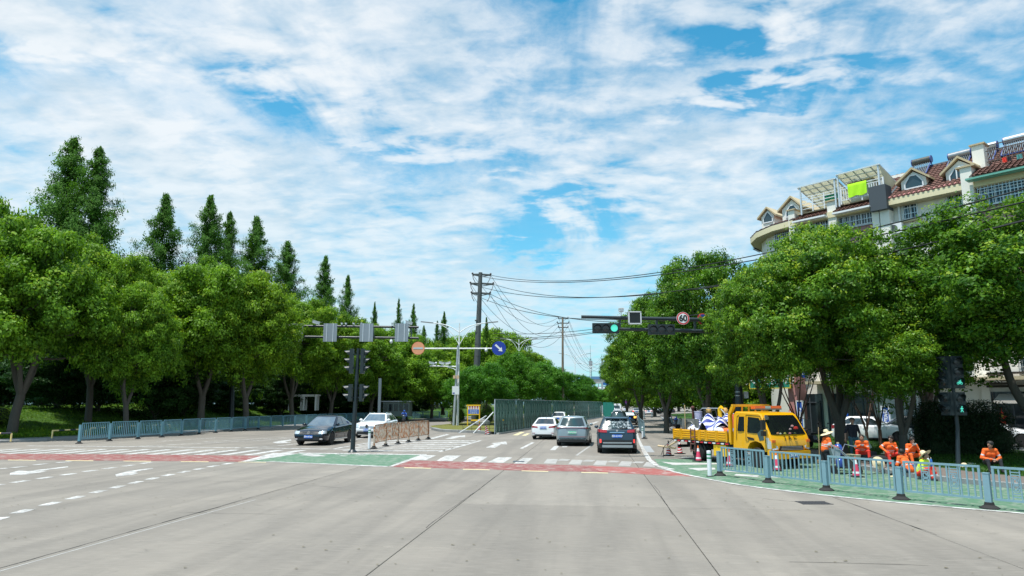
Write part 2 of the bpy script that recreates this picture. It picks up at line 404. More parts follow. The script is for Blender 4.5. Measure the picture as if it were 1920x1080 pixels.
mark('lane_dash', [(1104, 795), (1112, 795), (1124, 790.5), (1118, 790.4)], WHITE)
mark('lane_dash', [(1115, 803), (1124, 803), (1130, 800), (1123, 799.8)], WHITE)
stripline('worn_edge_line', [G(1081, 854), G(1096, 843.5), G(1110, 834)], .12, WHITEO)
stripline('worn_edge_line', [G(1081, 854.5), G(1140, 857), G(1200, 861)], .10, WHITEO)
edge = smooth([G(*p) for p in [(1194, 812), (1197, 824), (1207, 845), (1217, 862), (1227, 872), (1243, 878), (1264, 885), (1300, 893), (1350, 903), (1400, 911.5), (1480, 921.5), (1560, 930.5), (1640, 938.5), (1700, 944.3), (1800, 953), (1920, 963), (2300, 998)]], 1)
stripline('white_edge_line', edge, .17, WHITE, .010)
stripline('white_edge_line', [G(1207, 845), G(1217, 862), G(1231, 873.5), (G(1262, 881))], .22, WHITE, .014)
stripline('white_edge_line', [G(1196, 806), G(1200, 797), G(1206, 790)], .18, WHITE)
KR = [G(*p) for p in [(1235, 778), (1248, 790), (1256, 802), (1270, 813), (1296, 822), (1400, 842), (1510, 858), (1560, 868), (1640, 884), (1740, 900), (1916, 917), (2300, 950)]]
gp = [G(1226, 860.8), G(1330, 861.5), G(1440, 863), G(1530, 862)] + KR[7:] + [p for p in reversed(edge) if p.x > G(1228, 872).x and p.y < G(1228, 872).y + .01]
mark('green_cycle_lane', gp, GREENP, .005, px=False)
for q in ([(1239, 866), (1264, 867.8), (1344, 868.8), (1344, 871), (1262, 872.3)], [(1288, 878), (1340, 877.4), (1342, 880.6), (1310, 883)], [(1360, 882), (1402, 884), (1400, 887), (1358, 884.8)],
          [(1380, 889), (1424, 892), (1420, 895), (1376, 892)], [(1340, 889), (1364, 891), (1360, 893), (1338, 891.6)], [(1445, 893), (1470, 894), (1468, 896.5), (1443, 895.4)], [(1278, 857.6), (1296, 857.4), (1295, 859), (1277, 859)]):
    mark('worn_lane_lettering', q, WHITEW, .010)
stripline('worn_edge_line', [G(1210, 836), G(1218, 848)], .5, M('grey_patch', (.30, .32, .34), .8), .003)
# rows of turning guide dashes, left foreground
z1 = lambda p: (p[0] * .2593, 800 + p[1] * .2593)
rows = [[(0, 305), (135, 292), (295, 272), (460, 257)], [(-40, 425), (145, 397), (325, 370), (492, 345), (652, 320), (792, 300), (927, 282), (1055, 263)],
        [(-30, 672), (165, 612), (365, 558), (547, 513), (710, 470), (845, 437), (980, 404), (1100, 376), (1217, 350), (1330, 327), (1440, 306), (1540, 286), (1645, 268)]]
for row in rows:
    P = [G(*z1(p)) for p in row]
    for i, p in enumerate(P):
        d = (P[min(i + 1, len(P) - 1)] - P[max(i - 1, 0)]).normalized(); nn = Vector((-d.y, d.x, 0)) * .13; d = d * .32
        mark('guide_dash', [p - d - nn, p + d - nn, p + d + nn, p - d + nn], WHITE, px=False)
mark('direction_arrow', [z1(p) for p in [(72, 336), (140, 316), (200, 322), (490, 287), (495, 293), (250, 326), (350, 322), (190, 346), (70, 352)]], WHITE)
mark('direction_arrow', [z1(p) for p in [(833, 346), (900, 329), (925, 322), (1100, 299), (1110, 304), (965, 328), (1000, 337), (950, 350), (840, 361)]], WHITE)
stripline('pale_sealed_crack', [G(0, 1071) + Vector((0, -.05, 0)), G(300, 986.5), G(480, 937)], .04, WHITEO, .003)
cr_ = random.Random(9)
for (x0, y0, x1, y1, w) in ((-20, 1071, 700, 868, .035), (1430, 935, 1490, 941, .03), (640, 915, 520, 905, .02), (930, 893, 800, 990, .018), (1560, 932, 1760, 1003, .03), (150, 906, 470, 903, .02), (1225, 910, 1262, 965, .02), (1480, 1054, 1740, 1060, .022), (300, 960, 520, 964, .015)):
    A_, B_ = G(x0, y0), G(x1, y1); n_ = max(6, int((B_ - A_).length / .35)); off = 0; P_ = []
    for q in range(n_ + 1): off = off * .85 + cr_.uniform(-.018, .018); d_ = (B_ - A_).normalized(); P_.append(A_.lerp(B_, q / n_) + Vector((-d_.y, d_.x, 0)) * off)
    b = MB(); rows = []
    for q, p_ in enumerate(P_): ww = w * cr_.uniform(.2, 1.0) / 2; d_ = (B_ - A_).normalized(); nn_ = Vector((-d_.y, d_.x, 0)) * ww; rows.append([(p_.x - nn_.x, p_.y - nn_.y, .0025), (p_.x + nn_.x, p_.y + nn_.y, .0025)])
    b.grid(rows); o = b.build('crack', M('joint_tar'), road, 0)
    if o.data.polygons[0].normal.z < 0: o.data.flip_normals()
gr = MB(); c = G(1526, 943.2); 
for k in range(9): gr.box((c.x - .32 + k * .08, c.y, .006), (.045, .42, .012), 0)
gr.box((c.x, c.y + .23, .006), (.74, .04, .012)); gr.box((c.x, c.y - .23, .006), (.74, .04, .012)); gr.box((c.x, c.y, .0015), (.72, .44, .003))
gr.build('drain_grate', M('cast_iron', (.045, .045, .05), .7), road)

# ---------------------------------------------------------------- kerbs, park ground, pavements
KL = smooth([Vector(p) for p in [(-46, 33.5, 0), (-36.5, 39.6, 0), (-31.6, 43.4, 0), (-29.6, 48, 0), (-26.4, 56, 0), (-23.8, 68, 0), (-20.2, 83, 0), (-14.8, 98, 0), (-8, 116, 0), (4, 150, 0), (30, 230, 0)]], 2)
KERBM = M('kerb_granite', (.27, .28, .28), .8, var=.25, scale=9, bump=.3, rand=.25)
def kerb(path, parent, h=.15, w=.30, L=1.0, maxn=110, name='kerb_stone'):
    seg = [(path[i + 1] - path[i]).length for i in range(len(path) - 1)]; tot = sum(seg); n = min(int(tot / L), maxn)
    me = MB(); x, y = L / 2 - .006, w / 2
    me.add([(-x, -y, -.05), (x, -y, -.05), (x, y, -.05), (-x, y, -.05), (-x, -y, h - .02), (x, -y, h - .02), (x, y, h), (-x, y, h), (-x, -y + .03, h), (x, -y + .03, h)],
           [(0, 1, 5, 4), (1, 2, 6, 9, 5), (2, 3, 7, 6), (3, 0, 4, 8, 7), (4, 5, 9, 8), (8, 9, 6, 7)]); me = me.mesh(name, KERBM, 0)
    def pt(s):
        for i, l in enumerate(seg):
            if s <= l: return path[i].lerp(path[i + 1], s / l)
            s -= l
        return path[-1]
    for k in range(n):
        a = pt(k * L); b = pt((k + 1) * L); d = b - a
        part(name, me, parent, None, (a + b) / 2, (0, 0, atan2(d.y, d.x)))
park = thing('park_ground', None, None); tag(park, kind='structure')
kerb([Vector(p) for p in KL], park, maxn=130)
def kdist(x, y):      # signed distance left of the left kerb line
    best = 1e9; sg = 1
    for a, b in zip(KL[:-1], KL[1:]):
        d = b - a; t = max(0, min(1, ((x - a.x) * d.x + (y - a.y) * d.y) / d.length_squared)); q = a + d * t
        L = sqrt((x - q.x) ** 2 + (y - q.y) ** 2)
        if L < best: best = L; sg = 1 if (d.x * (y - a.y) - d.y * (x - a.x)) > 0 else -1
    return best * sg
def pz(x, y):
    k = kdist(x, y)
    if k < 2.6: return .14
    t = min(1, (k - 2.6) / 11); t = t * t * (3 - 2 * t)
    near = max(0, min(1, (-27 - x) / 14 + .25)) 
    return .14 + t * (1.15 + .75 * near + .35 * sin(x * .13 + 1) * sin(y * .09 + .6) + .12 * sin(x * .45) * sin(y * .37))
pg = MB(); N1 = len(KL)
offs = [.16, 1.2, 2.5, 2.8, 4, 5.5, 7, 9, 11, 14, 18, 24, 34, 50, 80, 160]
rowsv = []
for i, p in enumerate(KL):
    d = (KL[min(i + 1, N1 - 1)] - KL[max(i - 1, 0)]).normalized(); n = Vector((-d.y, d.x, 0)); n = (n + Vector((-.7, .1, 0)) * .8).normalized() if True else n
    rowsv.append([p + n * o for o in offs])
rowsv = [[(q.x, q.y, pz(q.x, q.y)) for q in r] for r in rowsv]
def grass_mat(name, a, b, sc=1.2):
    m = bpy.data.materials.new(name); m.use_nodes = True; t = m.node_tree; t.nodes.clear(); N = NT(t)
    pos = N.n('ShaderNodeNewGeometry').outputs['Position']
    n1 = N.noise(pos, sc, 6, .65, .3); n2 = N.noise(pos, sc * 22, 4, .7)
    c = N.mix(n1, a, b); c = N.mix(N.math('MULTIPLY', N.ramp(n2, [(.35, 1), (.65, 0)]), .6), c, tuple(x * .35 for x in a))
    bp = N.n('ShaderNodeBump', {'Height': n2, 'Strength': .9, 'Distance': .06})
    p = N.n('ShaderNodeBsdfPrincipled', {'Base Color': c, 'Roughness': .9, 'Normal': bp.outputs[0], 'Specular IOR Level': .2})
    N.n('ShaderNodeOutputMaterial', {'Surface': p.outputs[0]}); return m
GRASS = grass_mat('park_grass', (.035, .095, .012), (.085, .17, .022))
PAVE = M('pavement_grey', (.22, .225, .22), .85, var=.2, scale=2, bump=.2, world=True)
pg.grid([r[:3] for r in rowsv], 1); pg.grid([r[2:] for r in rowsv], 0)
o = pg.build('grass_mound', [GRASS, PAVE], park, 60)
# right hand pavement and verge
rp = thing('pavement', None, None); tag(rp, kind='structure')
KRS = smooth([Vector((p.x, p.y, 0)) for p in reversed(KR)], 2)
kerb(KRS, rp, maxn=110)
pm = MB(); poly = [(p.x, p.y) for p in KRS]
nb = []
for i, p in enumerate(KRS):
    d = (KRS[min(i + 1, len(KRS) - 1)] - KRS[max(i - 1, 0)]).normalized(); n = Vector((d.y, -d.x, 0)); nb.append((p + n * .15, p + n * 2.3))
o = MB(); o.grid([[(a.x, a.y, .148) for a, b in nb], [(b.x, b.y, .148) for a, b in nb]])
o.build('paved_strip', M('paving_brown', (.15, .125, .11), .85, var=.3, scale=5, bump=.3, world=True), rp, 0)
far = [(b.x, b.y) for a, b in nb]
o = MB(); o.grid([[(x, y, .152) for x, y in far], [(x + 6.5 + .04 * (y), y + 7, .30) for x, y in far], [(x + 8.5 + .04 * y, y + 9, .15) for x, y in far]])
VERGE = grass_mat('verge_grass', (.03, .085, .016), (.06, .14, .02), 1.6)
o.build('verge_grass', VERGE, rp, 0)
o = MB(); o.grid([[(x + 8.5 + .04 * y, y + 9, .12) for x, y in far], [(x + 110, y + 95, .12) for x, y in far]])
o.build('service_road', M('service_asphalt', (.13, .13, .13), .85, var=.2, scale=1, world=True), rp, 0)
# far hills
hl = MB(); rr_ = random.Random(3)
for (D, hh, sd) in ((2600, 95, 1), (1900, 55, 2)):
    top = []; bot = []
    for i in range(90):
        a = R(-60 + i * 1.35); h = hh * (.45 + .35 * sin(i * .37 + sd) + .2 * sin(i * .93 + sd * 2) + .1 * rr_.random())
        top.append((D * sin(a), D * cos(a), max(6, h))); bot.append((D * .93 * sin(a), D * .93 * cos(a), -1))
    hl.grid([bot, top])
tag(hl.build('hills', M('haze_coloured_hill_woods', (.10, .17, .20), .95, var=.2, scale=.01, world=True)), kind='structure')  # distance haze is put into the blue-grey hill colour
# ---------------------------------------------------------------- foliage
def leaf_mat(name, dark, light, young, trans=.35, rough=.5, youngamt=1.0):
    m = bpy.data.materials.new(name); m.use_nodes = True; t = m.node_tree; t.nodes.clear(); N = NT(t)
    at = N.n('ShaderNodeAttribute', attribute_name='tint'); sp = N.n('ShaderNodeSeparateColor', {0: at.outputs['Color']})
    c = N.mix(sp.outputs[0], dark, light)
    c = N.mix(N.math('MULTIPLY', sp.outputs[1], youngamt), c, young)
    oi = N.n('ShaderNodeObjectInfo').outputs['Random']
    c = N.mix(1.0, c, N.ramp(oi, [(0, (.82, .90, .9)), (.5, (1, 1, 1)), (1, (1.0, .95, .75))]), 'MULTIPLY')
    p = N.n('ShaderNodeBsdfPrincipled', {'Base Color': c, 'Roughness': rough, 'Specular IOR Level': .2})
    tr = N.n('ShaderNodeBsdfTranslucent', {'Color': N.mix(1.0, c, (1.5, 1.5, .55), 'MULTIPLY')})
    mx = N.n('ShaderNodeMixShader', {0: trans, 1: p.outputs[0], 2: tr.outputs[0]})
    N.n('ShaderNodeOutputMaterial', {'Surface': mx.outputs[0]}); return m
CAMPHOR = leaf_mat('camphor_leaf', (.058, .140, .010), (.225, .40, .028), (.30, .40, .03), .36)
CAMPHOR_R = leaf_mat('camphor_leaf_deep', (.034, .105, .012), (.165, .32, .024), (.30, .40, .03), .32, .42)
CONIFER = leaf_mat('redwood_leaf', (.036, .105, .014), (.10, .24, .026), (.05, .13, .03), .35, .7)
MEDIAN = leaf_mat('median_leaf', (.040, .14, .014), (.10, .26, .024), (.12, .26, .03), .40)
HEDGE = leaf_mat('hedge_leaf', (.07, .14, .012), (.17, .25, .02), (.30, .36, .03), .30)
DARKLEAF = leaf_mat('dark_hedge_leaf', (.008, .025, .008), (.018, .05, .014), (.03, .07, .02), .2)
SHRUBL = leaf_mat('shrub_leaf', (.06, .15, .012), (.17, .30, .02), (.28, .38, .03), .35)
BARK = M('bark', (.085, .075, .062), .92, var=.4, scale=9, bump=.6, stretch=(3, 3, .6))
BARKL = M('limed_bark', (.30, .27, .26), .92, var=.3, scale=9, bump=.5)
BARKR = M('red_brown_bark', (.10, .06, .045), .92, var=.4, scale=9, bump=.5, stretch=(3, 3, .5))

def leaves_mesh(name, P, Nn, size, mat, tint, young, seed=0, aspect=.55, droop=.0, jitter=.5):
    """P: n x 3 centres, Nn: n x 3 outward directions, size: n"""
    r = np.random.default_rng(seed); n = len(P)
    nrm = Nn + r.normal(0, jitter, (n, 3)); nrm[:, 2] += .35
    nrm /= np.linalg.norm(nrm, axis=1)[:, None] + 1e-9
    t = r.normal(0, 1, (n, 3)); t[:, 2] -= droop; t -= nrm * np.sum(t * nrm, axis=1)[:, None]; t /= np.linalg.norm(t, axis=1)[:, None] + 1e-9
    b = np.cross(nrm, t); s = size[:, None]
    V = np.empty((n, 4, 3), dtype=np.float32)
    V[:, 0] = P - t * s * .5; V[:, 1] = P + b * s * .5 * aspect - nrm * s * .06; V[:, 2] = P + t * s * .5; V[:, 3] = P - b * s * .5 * aspect - nrm * s * .06
    me = bpy.data.meshes.new(name); me.vertices.add(n * 4); me.vertices.foreach_set('co', V.ravel())
    me.loops.add(n * 4); me.loops.foreach_set('vertex_index', np.arange(n * 4, dtype=np.int32))
    me.polygons.add(n); me.polygons.foreach_set('loop_start', np.arange(0, n * 4, 4, dtype=np.int32)); me.polygons.foreach_set('loop_total', np.full(n, 4, dtype=np.int32))
    ca = me.color_attributes.new('tint', 'FLOAT_COLOR', 'POINT')
    c = np.zeros((n, 4, 4), dtype=np.float32); c[:, :, 0] = tint[:, None]; c[:, :, 1] = young[:, None]; c[:, :, 3] = 1
    ca.data.foreach_set('color', c.ravel()); me.materials.append(mat); me.update(); me.validate(); return me

def lobes_to_leaves(lobes, dens, leaf, seed, youngp=.25, under=.35, sprig=True):
    r = np.random.default_rng(seed); PP = []; NN = []; SS = []; TT = []; YY = []
    for (c, rad) in lobes:
        c = np.array(c); rad = np.array(rad); area = 4 * pi * (rad[0] * rad[1] * rad[2]) ** (2 / 3); n = int(area * dens)
        k = max(10, n // 14) if sprig else n
        d = r.normal(0, 1, (k, 3)); d /= np.linalg.norm(d, axis=1)[:, None]
        keep = (d[:, 2] > -.25) | (r.random(k) < under); d = d[keep]; k = len(d)
        rr = 1 - r.random(k) ** 2 * .5
        rr *= 1 + .13 * np.sin(d[:, 0] * 5 + c[0] * 3) * np.sin(d[:, 1] * 5 + c[1]) + .08 * np.sin(d[:, 2] * 9 + c[2] * 5)
        base = c + d * rad * rr[:, None]
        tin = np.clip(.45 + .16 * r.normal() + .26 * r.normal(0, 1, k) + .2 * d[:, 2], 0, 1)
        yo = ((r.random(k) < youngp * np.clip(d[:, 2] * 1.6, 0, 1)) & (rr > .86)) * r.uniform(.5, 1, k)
        if sprig:
            m = 14; idx = np.repeat(np.arange(k), m); off = r.normal(0, 1, (k * m, 3)) * leaf * np.array([.95, .95, .6])
            P = base[idx] + off; Nn = d[idx] * .8 + off / leaf * .45; tin = tin[idx] + r.normal(0, .12, k * m); yo = yo[idx] * (off[:, 2] > -leaf * .2)
        else: P = base; Nn = d
        PP.append(P); NN.append(Nn); SS.append(leaf * r.uniform(.7, 1.35, len(P))); TT.append(np.clip(tin, 0, 1)); YY.append(yo)
    return np.concatenate(PP), np.concatenate(NN), np.concatenate(SS), np.concatenate(TT), np.concatenate(YY)

def broad_variant(seed, r=4.5, zb=3.0, zt=10.0, nl=34, leaf=.15, dens=110, stems=3, trunk_r=.26, split=1.9, mat=None, youngp=.25, lean=0.0, name='crown', lobe_r=1.35):
    rg = random.Random(seed); zc = (zb + zt) / 2; hz = (zt - zb) / 2; lobes = []
    ga = pi * (3 - sqrt(5))
    for i in range(nl):
        u = 1 - 1.75 * (i + .5) / nl; a = i * ga + rg.random() * .5; rad = sqrt(max(0, 1 - u * u)); k = rg.uniform(.60, 1.0)
        lr = lobe_r * rg.uniform(.72, 1.25)
        c = (r * .86 * rad * cos(a) * (k + .08) + lean * (zc + u * hz) * .2, r * .86 * rad * sin(a) * (k + .08), zc + u * hz * .84 * k + (.4 if u > .5 else 0))
        lobes.append((c, (lr, lr, lr * rg.uniform(.62, .85))))
    for i in range(nl // 3):
        a = rg.random() * 2 * pi; rad = r * .45 * sqrt(rg.random()); lr = lobe_r * rg.uniform(.9, 1.3)
        lobes.append(((rad * cos(a), rad * sin(a), rg.uniform(zb + .9, zt - 1.2)), (lr, lr, lr * .8)))
    subs = []
    for (c, rad) in lobes[:nl]:
        subs.append((c, tuple(q * .72 for q in rad)))
        for k in range(7):
            d = Vector((rg.gauss(0, 1), rg.gauss(0, 1), rg.gauss(.35, .8))).normalized(); o_ = Vector(c) - Vector((0, 0, zc)); d = (d + o_.normalized() * .5).normalized(); q = rg.uniform(.36, .52)
            subs.append(((c[0] + d.x * rad[0] * .72, c[1] + d.y * rad[1] * .72, c[2] + d.z * rad[2] * .78), (rad[0] * q, rad[1] * q, rad[2] * q * .85)))
    subs += lobes[nl:]
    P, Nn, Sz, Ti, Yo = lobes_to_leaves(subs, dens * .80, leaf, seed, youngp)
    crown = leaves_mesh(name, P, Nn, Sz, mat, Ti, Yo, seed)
    tb = MB(); stemp = []
    tx = lean * split * .5
    tb.tube([(0, 0, -.3), (0, 0, 0), (tx * .3, .03, split * .5), (tx, 0, split)], [trunk_r * 1.35, trunk_r * 1.15, trunk_r, trunk_r * .95], 12)
    for k in range(stems):
        a = 2 * pi * k / stems + rg.random(); top = Vector((cos(a) * r * .33 + tx, sin(a) * r * .33, zb + (zt - zb) * rg.uniform(.42, .6)))
        p0 = Vector((tx, 0, split - .12)); m1 = p0.lerp(top, .35) + Vector((cos(a) * .25, sin(a) * .25, -.1)); m2 = p0.lerp(top, .7) + Vector((rg.uniform(-.3, .3), rg.uniform(-.3, .3), .1))
        pts = smooth([p0, m1, m2, top], 2); rs = [trunk_r * (.72 - .55 * i / (len(pts) - 1)) for i in range(len(pts))]
        tb.tube(pts, rs, 9); stemp.append(pts)
    for (c, rad) in lobes[:nl]:
        c = Vector(c); best = None
        for pts in stemp:
            for q in pts[3:]:
                d = (q - c).length + (0 if q.z < c.z else 2)
                if best is None or d < best[0]: best = (d, q)
        q = best[1]; mid = q.lerp(c, .5) + Vector((rg.uniform(-.2, .2), rg.uniform(-.2, .2), -.25 + rg.uniform(-.1, .2)))
        pts = smooth([q, mid, c], 1); tb.tube(pts, [trunk_r * (.26 - .2 * i / (len(pts) - 1)) for i in range(len(pts))], 5)
    return crown, tb.mesh('trunk', BARK, 60)

def conifer_variant(seed, H=20., r=3.3, zb=3.0, leaf=.22, nb=120, mat=None):
    rg = random.Random(seed); rn = np.random.default_rng(seed); tb = MB(); tb.tube([(0, 0, -.3), (0, 0, 0), (.06, 0, H * .4), (0, .05, H * .75), (0, 0, H - .2)], [.34, .30, .2, .10, .02], 8)
    PP = []; NN = []; TT = []
    for i in range(nb):
        f = (i + rg.random()) / nb; z = zb + (H - zb) * f ** .9; R_ = r * min(1, (1 - f) * 2.3) ** .85 * rg.uniform(.45, 1.25) + .10; a = i * 2.4 + rg.random() * 1.2
        tip = Vector((cos(a) * R_, sin(a) * R_, z + R_ * .32)); p0 = Vector((0, 0, z)); tb.tube([p0, p0.lerp(tip, .5) + Vector((0, 0, .05)), tip], [.035 * (1 - f) + .012, .02, .005], 4, False)
        m = int(26 + 60 * R_ / r * 2.0)
        t = rn.random(m) ** .7; w = .16 + .50 * R_ / r * (1 - .5 * t)
        pos = np.array(p0)[None] * (1 - t[:, None]) + np.array(tip)[None] * t[:, None] + rn.normal(0, 1, (m, 3)) * w[:, None] * np.array([.75, .75, .42])
        PP.append(pos); d = np.tile(np.array([cos(a), sin(a), .5]), (m, 1)); NN.append(d); TT.append(np.clip(rn.normal(.5, .25, m), 0, 1))
    k = 60; PP.append(np.stack([rn.normal(0, .12, k), rn.normal(0, .12, k), H - rn.random(k) * 1.6], 1)); NN.append(np.tile([0, 0, 1.], (k, 1))); TT.append(np.full(k, .5))
    P = np.concatenate(PP); Nn = np.concatenate(NN); Ti = np.concatenate(TT)
    # each sprig is three leaf-sized faces
    P = np.repeat(P, 4, 0) + rn.normal(0, leaf * .45, (len(P) * 4, 3)); Nn = np.repeat(Nn, 4, 0); Ti = np.repeat(Ti, 4)
    return leaves_mesh('crown', P, Nn, leaf * rn.uniform(.6, 1.3, len(P)), mat, Ti, np.zeros(len(P)), seed, .45, .4), tb.mesh('trunk', BARKR, 60)

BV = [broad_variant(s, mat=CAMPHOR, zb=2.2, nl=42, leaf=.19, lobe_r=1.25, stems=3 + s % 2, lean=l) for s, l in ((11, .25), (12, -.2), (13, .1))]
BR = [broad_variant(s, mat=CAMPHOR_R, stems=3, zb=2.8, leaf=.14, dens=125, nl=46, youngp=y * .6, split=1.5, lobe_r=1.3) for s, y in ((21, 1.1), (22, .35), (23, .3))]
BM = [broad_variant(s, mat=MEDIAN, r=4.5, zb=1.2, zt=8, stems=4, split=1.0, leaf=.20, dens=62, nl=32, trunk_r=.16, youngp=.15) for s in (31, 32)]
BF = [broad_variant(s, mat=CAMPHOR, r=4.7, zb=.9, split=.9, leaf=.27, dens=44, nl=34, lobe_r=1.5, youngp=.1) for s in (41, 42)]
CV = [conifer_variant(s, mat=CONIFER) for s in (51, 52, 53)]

def tree(kind, px, ytop, Y, wpx, label, name='camphor_tree', group=None, base=(4.5, 10.0), rz=None, gz=None, cat='tree', depth=1.0):
    pt = At(px, ytop, Y); z0 = (pz(pt.x, Y) if pt.x < -8 and kdist(pt.x, Y) > 0 else .15) if gz is None else gz
    sc = wpx / FPX * Y * 1.0 / 2 / base[0]; sh = (pt.z - z0) / base[1]
    t = thing(name, label, cat, (pt.x, Y, z0), rng.random() * 6.28 if rz is None else rz, group)
    t.scale = (sc, sc * depth, sh)
    part('crown', kind[0], t); part('trunk', kind[1], t); return t
LP = 'broadleaf trees of the park on the left'
L_ = [  # px, top, Y, width px, variant, label
 (-70, 400, 46, 300, 1, 'big camphor tree cut by the left edge of the picture, nearest the kerb'),
 (70, 412, 48, 300, 0, 'tallest rounded green tree at far left with a leaning trunk rising behind the grass clump'),
 (200, 445, 57, 215, 2, 'rounded tree right of the leaning-trunk tree, tucked below the twin tall redwoods'),
 (262, 520, 53, 180, 1, 'lower pale green tree with crooked grey trunk just behind the blue guardrail start'),
 (335, 505, 70, 180, 0, 'bushy tree between the crooked-trunk tree and the broad tree with many stems'),
 (400, 478, 64, 235, 2, 'broad light green tree with a fan of stems behind the sixth guardrail panels'),
 (480, 500, 66, 200, 1, 'rounded tree whose crown hides the left end of the double signal gantry'),
 (560, 548, 80, 165, 0, 'tree behind the black sedan, left of the double gantry signs'),
 (628, 585, 86, 150, 2, 'tree directly behind the four-headed signal pole'),
 (700, 600, 92, 140, 1, 'tree behind the middle gantry plates, right of the signal pole'),
 (765, 622, 98, 120, 0, 'tree behind the orange round sign with spreading dark branches'),
 (812, 640, 108, 105, 2, 'last park tree before the median lamp post'),
]
for px, yt, Y, w, v, lb in L_: tree(BV[v], px, yt, Y, w, lb, group=LP, base=(4.9, 10.6))
UG = 'dark understorey trees closing the park behind the trunks'
ORD = 'first second third fourth fifth sixth seventh eighth ninth tenth eleventh twelfth thirteenth fourteenth fifteenth'.split()
for i in range(15): tree(BF[i % 2], -120 + i * 68, 640 + (i * 37) % 26 + (10 if i > 9 else 0), 74 + (i * 29) % 22 + (18 if i > 8 else 0), 120, 'low bushy tree in the dark park underwood, %s from the left' % ORD[i], name='understorey_tree', group=UG, base=(4.8, 10.4), gz=1.0)
ORD = 'first second third fourth fifth sixth seventh eighth ninth tenth eleventh twelfth thirteenth fourteenth fifteenth sixteenth'.split(); cnt = {}
BD = [broad_variant(s, mat=leaf_mat('shade_leaf', (.012, .045, .010), (.03, .085, .016), (.05, .12, .02), .25), r=4.6, zb=.3, split=.5, stems=3, leaf=.24, dens=60, nl=34, lobe_r=1.6, youngp=.05) for s in (45,)]  # leaf colour darkened to stand for shade under the canopy
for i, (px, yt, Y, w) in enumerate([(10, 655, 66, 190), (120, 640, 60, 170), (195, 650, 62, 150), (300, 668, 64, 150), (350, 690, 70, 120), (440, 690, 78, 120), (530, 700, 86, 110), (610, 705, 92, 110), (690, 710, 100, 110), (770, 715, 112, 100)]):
    tree(BD[0], px, yt, Y, w, 'dense low tree, shade put into its leaf colour, under the park canopy, %s from the left' % ORD[i], name='shade_fill_tree', group='low trees with shade-dark leaf colour under the park canopy', base=(4.8, 10.4))
BK = 'background trees filling the park behind the front row'
k = 0
for (px, yt, Y, w) in [(-90, 480, 72, 220), (-10, 345, 80, 190), (60, 520, 84, 200), (140, 540, 78, 190), (225, 560, 86, 180), (300, 560, 92, 170), (370, 560, 88, 170), (440, 560, 98, 170), (520, 590, 104, 160),
                       (590, 610, 110, 150), (660, 620, 118, 140), (720, 640, 122, 130), (-40, 560, 108, 220), (90, 570, 116, 200), (190, 590, 120, 190), (290, 600, 126, 180), (390, 600, 130, 180), (490, 610, 136, 180), (580, 630, 140, 160), (680, 645, 150, 150),
                       (770, 650, 150, 140), (30, 600, 150, 220), (150, 600, 160, 220), (300, 615, 165, 220), (450, 620, 170, 220), (600, 640, 175, 200)]:
    rw = ('second', [0, 80]) if Y < 95 else (('third', 0) if Y < 125 else ('hindmost', 0)); cnt[rw[0]] = cnt.get(rw[0], 0) + 1
    tree(BF[k % 2], px, yt, Y, w, '%s park tree counted within the %s row behind the front camphor trees' % (ORD[cnt[rw[0]] - 1], rw[0]), name='park_tree', group=BK, base=(4.8, 10.4), gz=1.3); k += 1
for (px, yt, Y, w, lb) in [(822, 632, 170, 110, 'hillside tree left of the lamp post top'), (868, 618, 180, 110, 'hillside tree right behind the lamp post'), (915, 612, 175, 110, 'hillside tree behind the tall steel power pole'),
                           (955, 616, 185, 90, 'hillside tree above the blue arrow sign, its right slope against the sky'), (990, 655, 190, 90, 'low hillside tree right of the blue arrow sign')]:
    tree(BF[k % 2], px, yt, Y, w, lb, name='hillside_tree', group='trees on the rise behind the median', base=(4.8, 10.4), gz=1.0); k += 1
CG = 'tall conical dawn redwoods rising above the park'
for i, (px, yt, Y, w, lb) in enumerate([(140, 262, 92, 185, 'tallest conical redwood, left one of the twin pair at upper left'), (188, 280, 90, 150, 'right one of the twin tall redwoods at upper left'),
    (312, 366, 96, 125, 'lone conical redwood standing against the sky right of the twin pair'), (396, 370, 98, 115, 'taller of the two touching redwoods above the broad camphor tree'),
    (432, 400, 102, 90, 'shorter redwood touching the right side of a taller one'), (482, 408, 100, 115, 'redwood with wide base above the tree that hides the gantry end'),
    (540, 455, 104, 110, 'redwood fifth from the left group, left of the slim ones'), (611, 482, 110, 75, 'slim redwood above the black sedan'), (653, 518, 116, 56, 'narrow redwood above the signal pole'),
    (703, 568, 130, 26, 'very small redwood tip above the middle gantry plate'), (748, 561, 135, 26, 'left of two small redwood tips above the gantry end'), (776, 571, 135, 32, 'right of two small redwood tips above the gantry end'),
    (833, 586, 150, 30, 'right of the pair of redwood tips left of the lamp arms'), (820, 603, 150, 26, 'left and lower redwood tip beside the lamp arms'), (912, 596, 170, 24, 'thin redwood tip right of the steel power pole'), (795, 612, 150, 30, 'dim low redwood just right of the gantry end')]):
    tree(CV[i % 3], px, yt, Y, w * .72, lb, name='redwood_tree', group=CG, base=(3.2, 20.0), gz=1.2)
MG = 'leafy trees on the central median'
for i, (px, yt, Y, w, lb) in enumerate([(900, 676, 75, 130, 'median tree behind the yellow notice board and steel pole'), (958, 658, 88, 125, 'highest median tree, above the start of the green hoarding'), (1010, 672, 108, 120, 'second median tree behind the green hoarding'),
     (1052, 690, 118, 95, 'third median tree behind the hoarding, below the thin wooden pole'), (1092, 704, 134, 66, 'last rounded median tree before the far crossroads'), (862, 700, 98, 90, 'median tree behind the lamp post foot'), (1120, 726, 170, 60, 'small far median tree by the blue gantry')]):
    tree(BM[i % 2], px, yt, Y, w, lb, name='median_tree', group=MG, base=(4.8, 8.5), gz=.15)
BRL = broad_variant(24, mat=CAMPHOR_R, stems=3, zb=1.9, leaf=.16, dens=95, nl=44, youngp=.15, split=1.5, lobe_r=1.4)
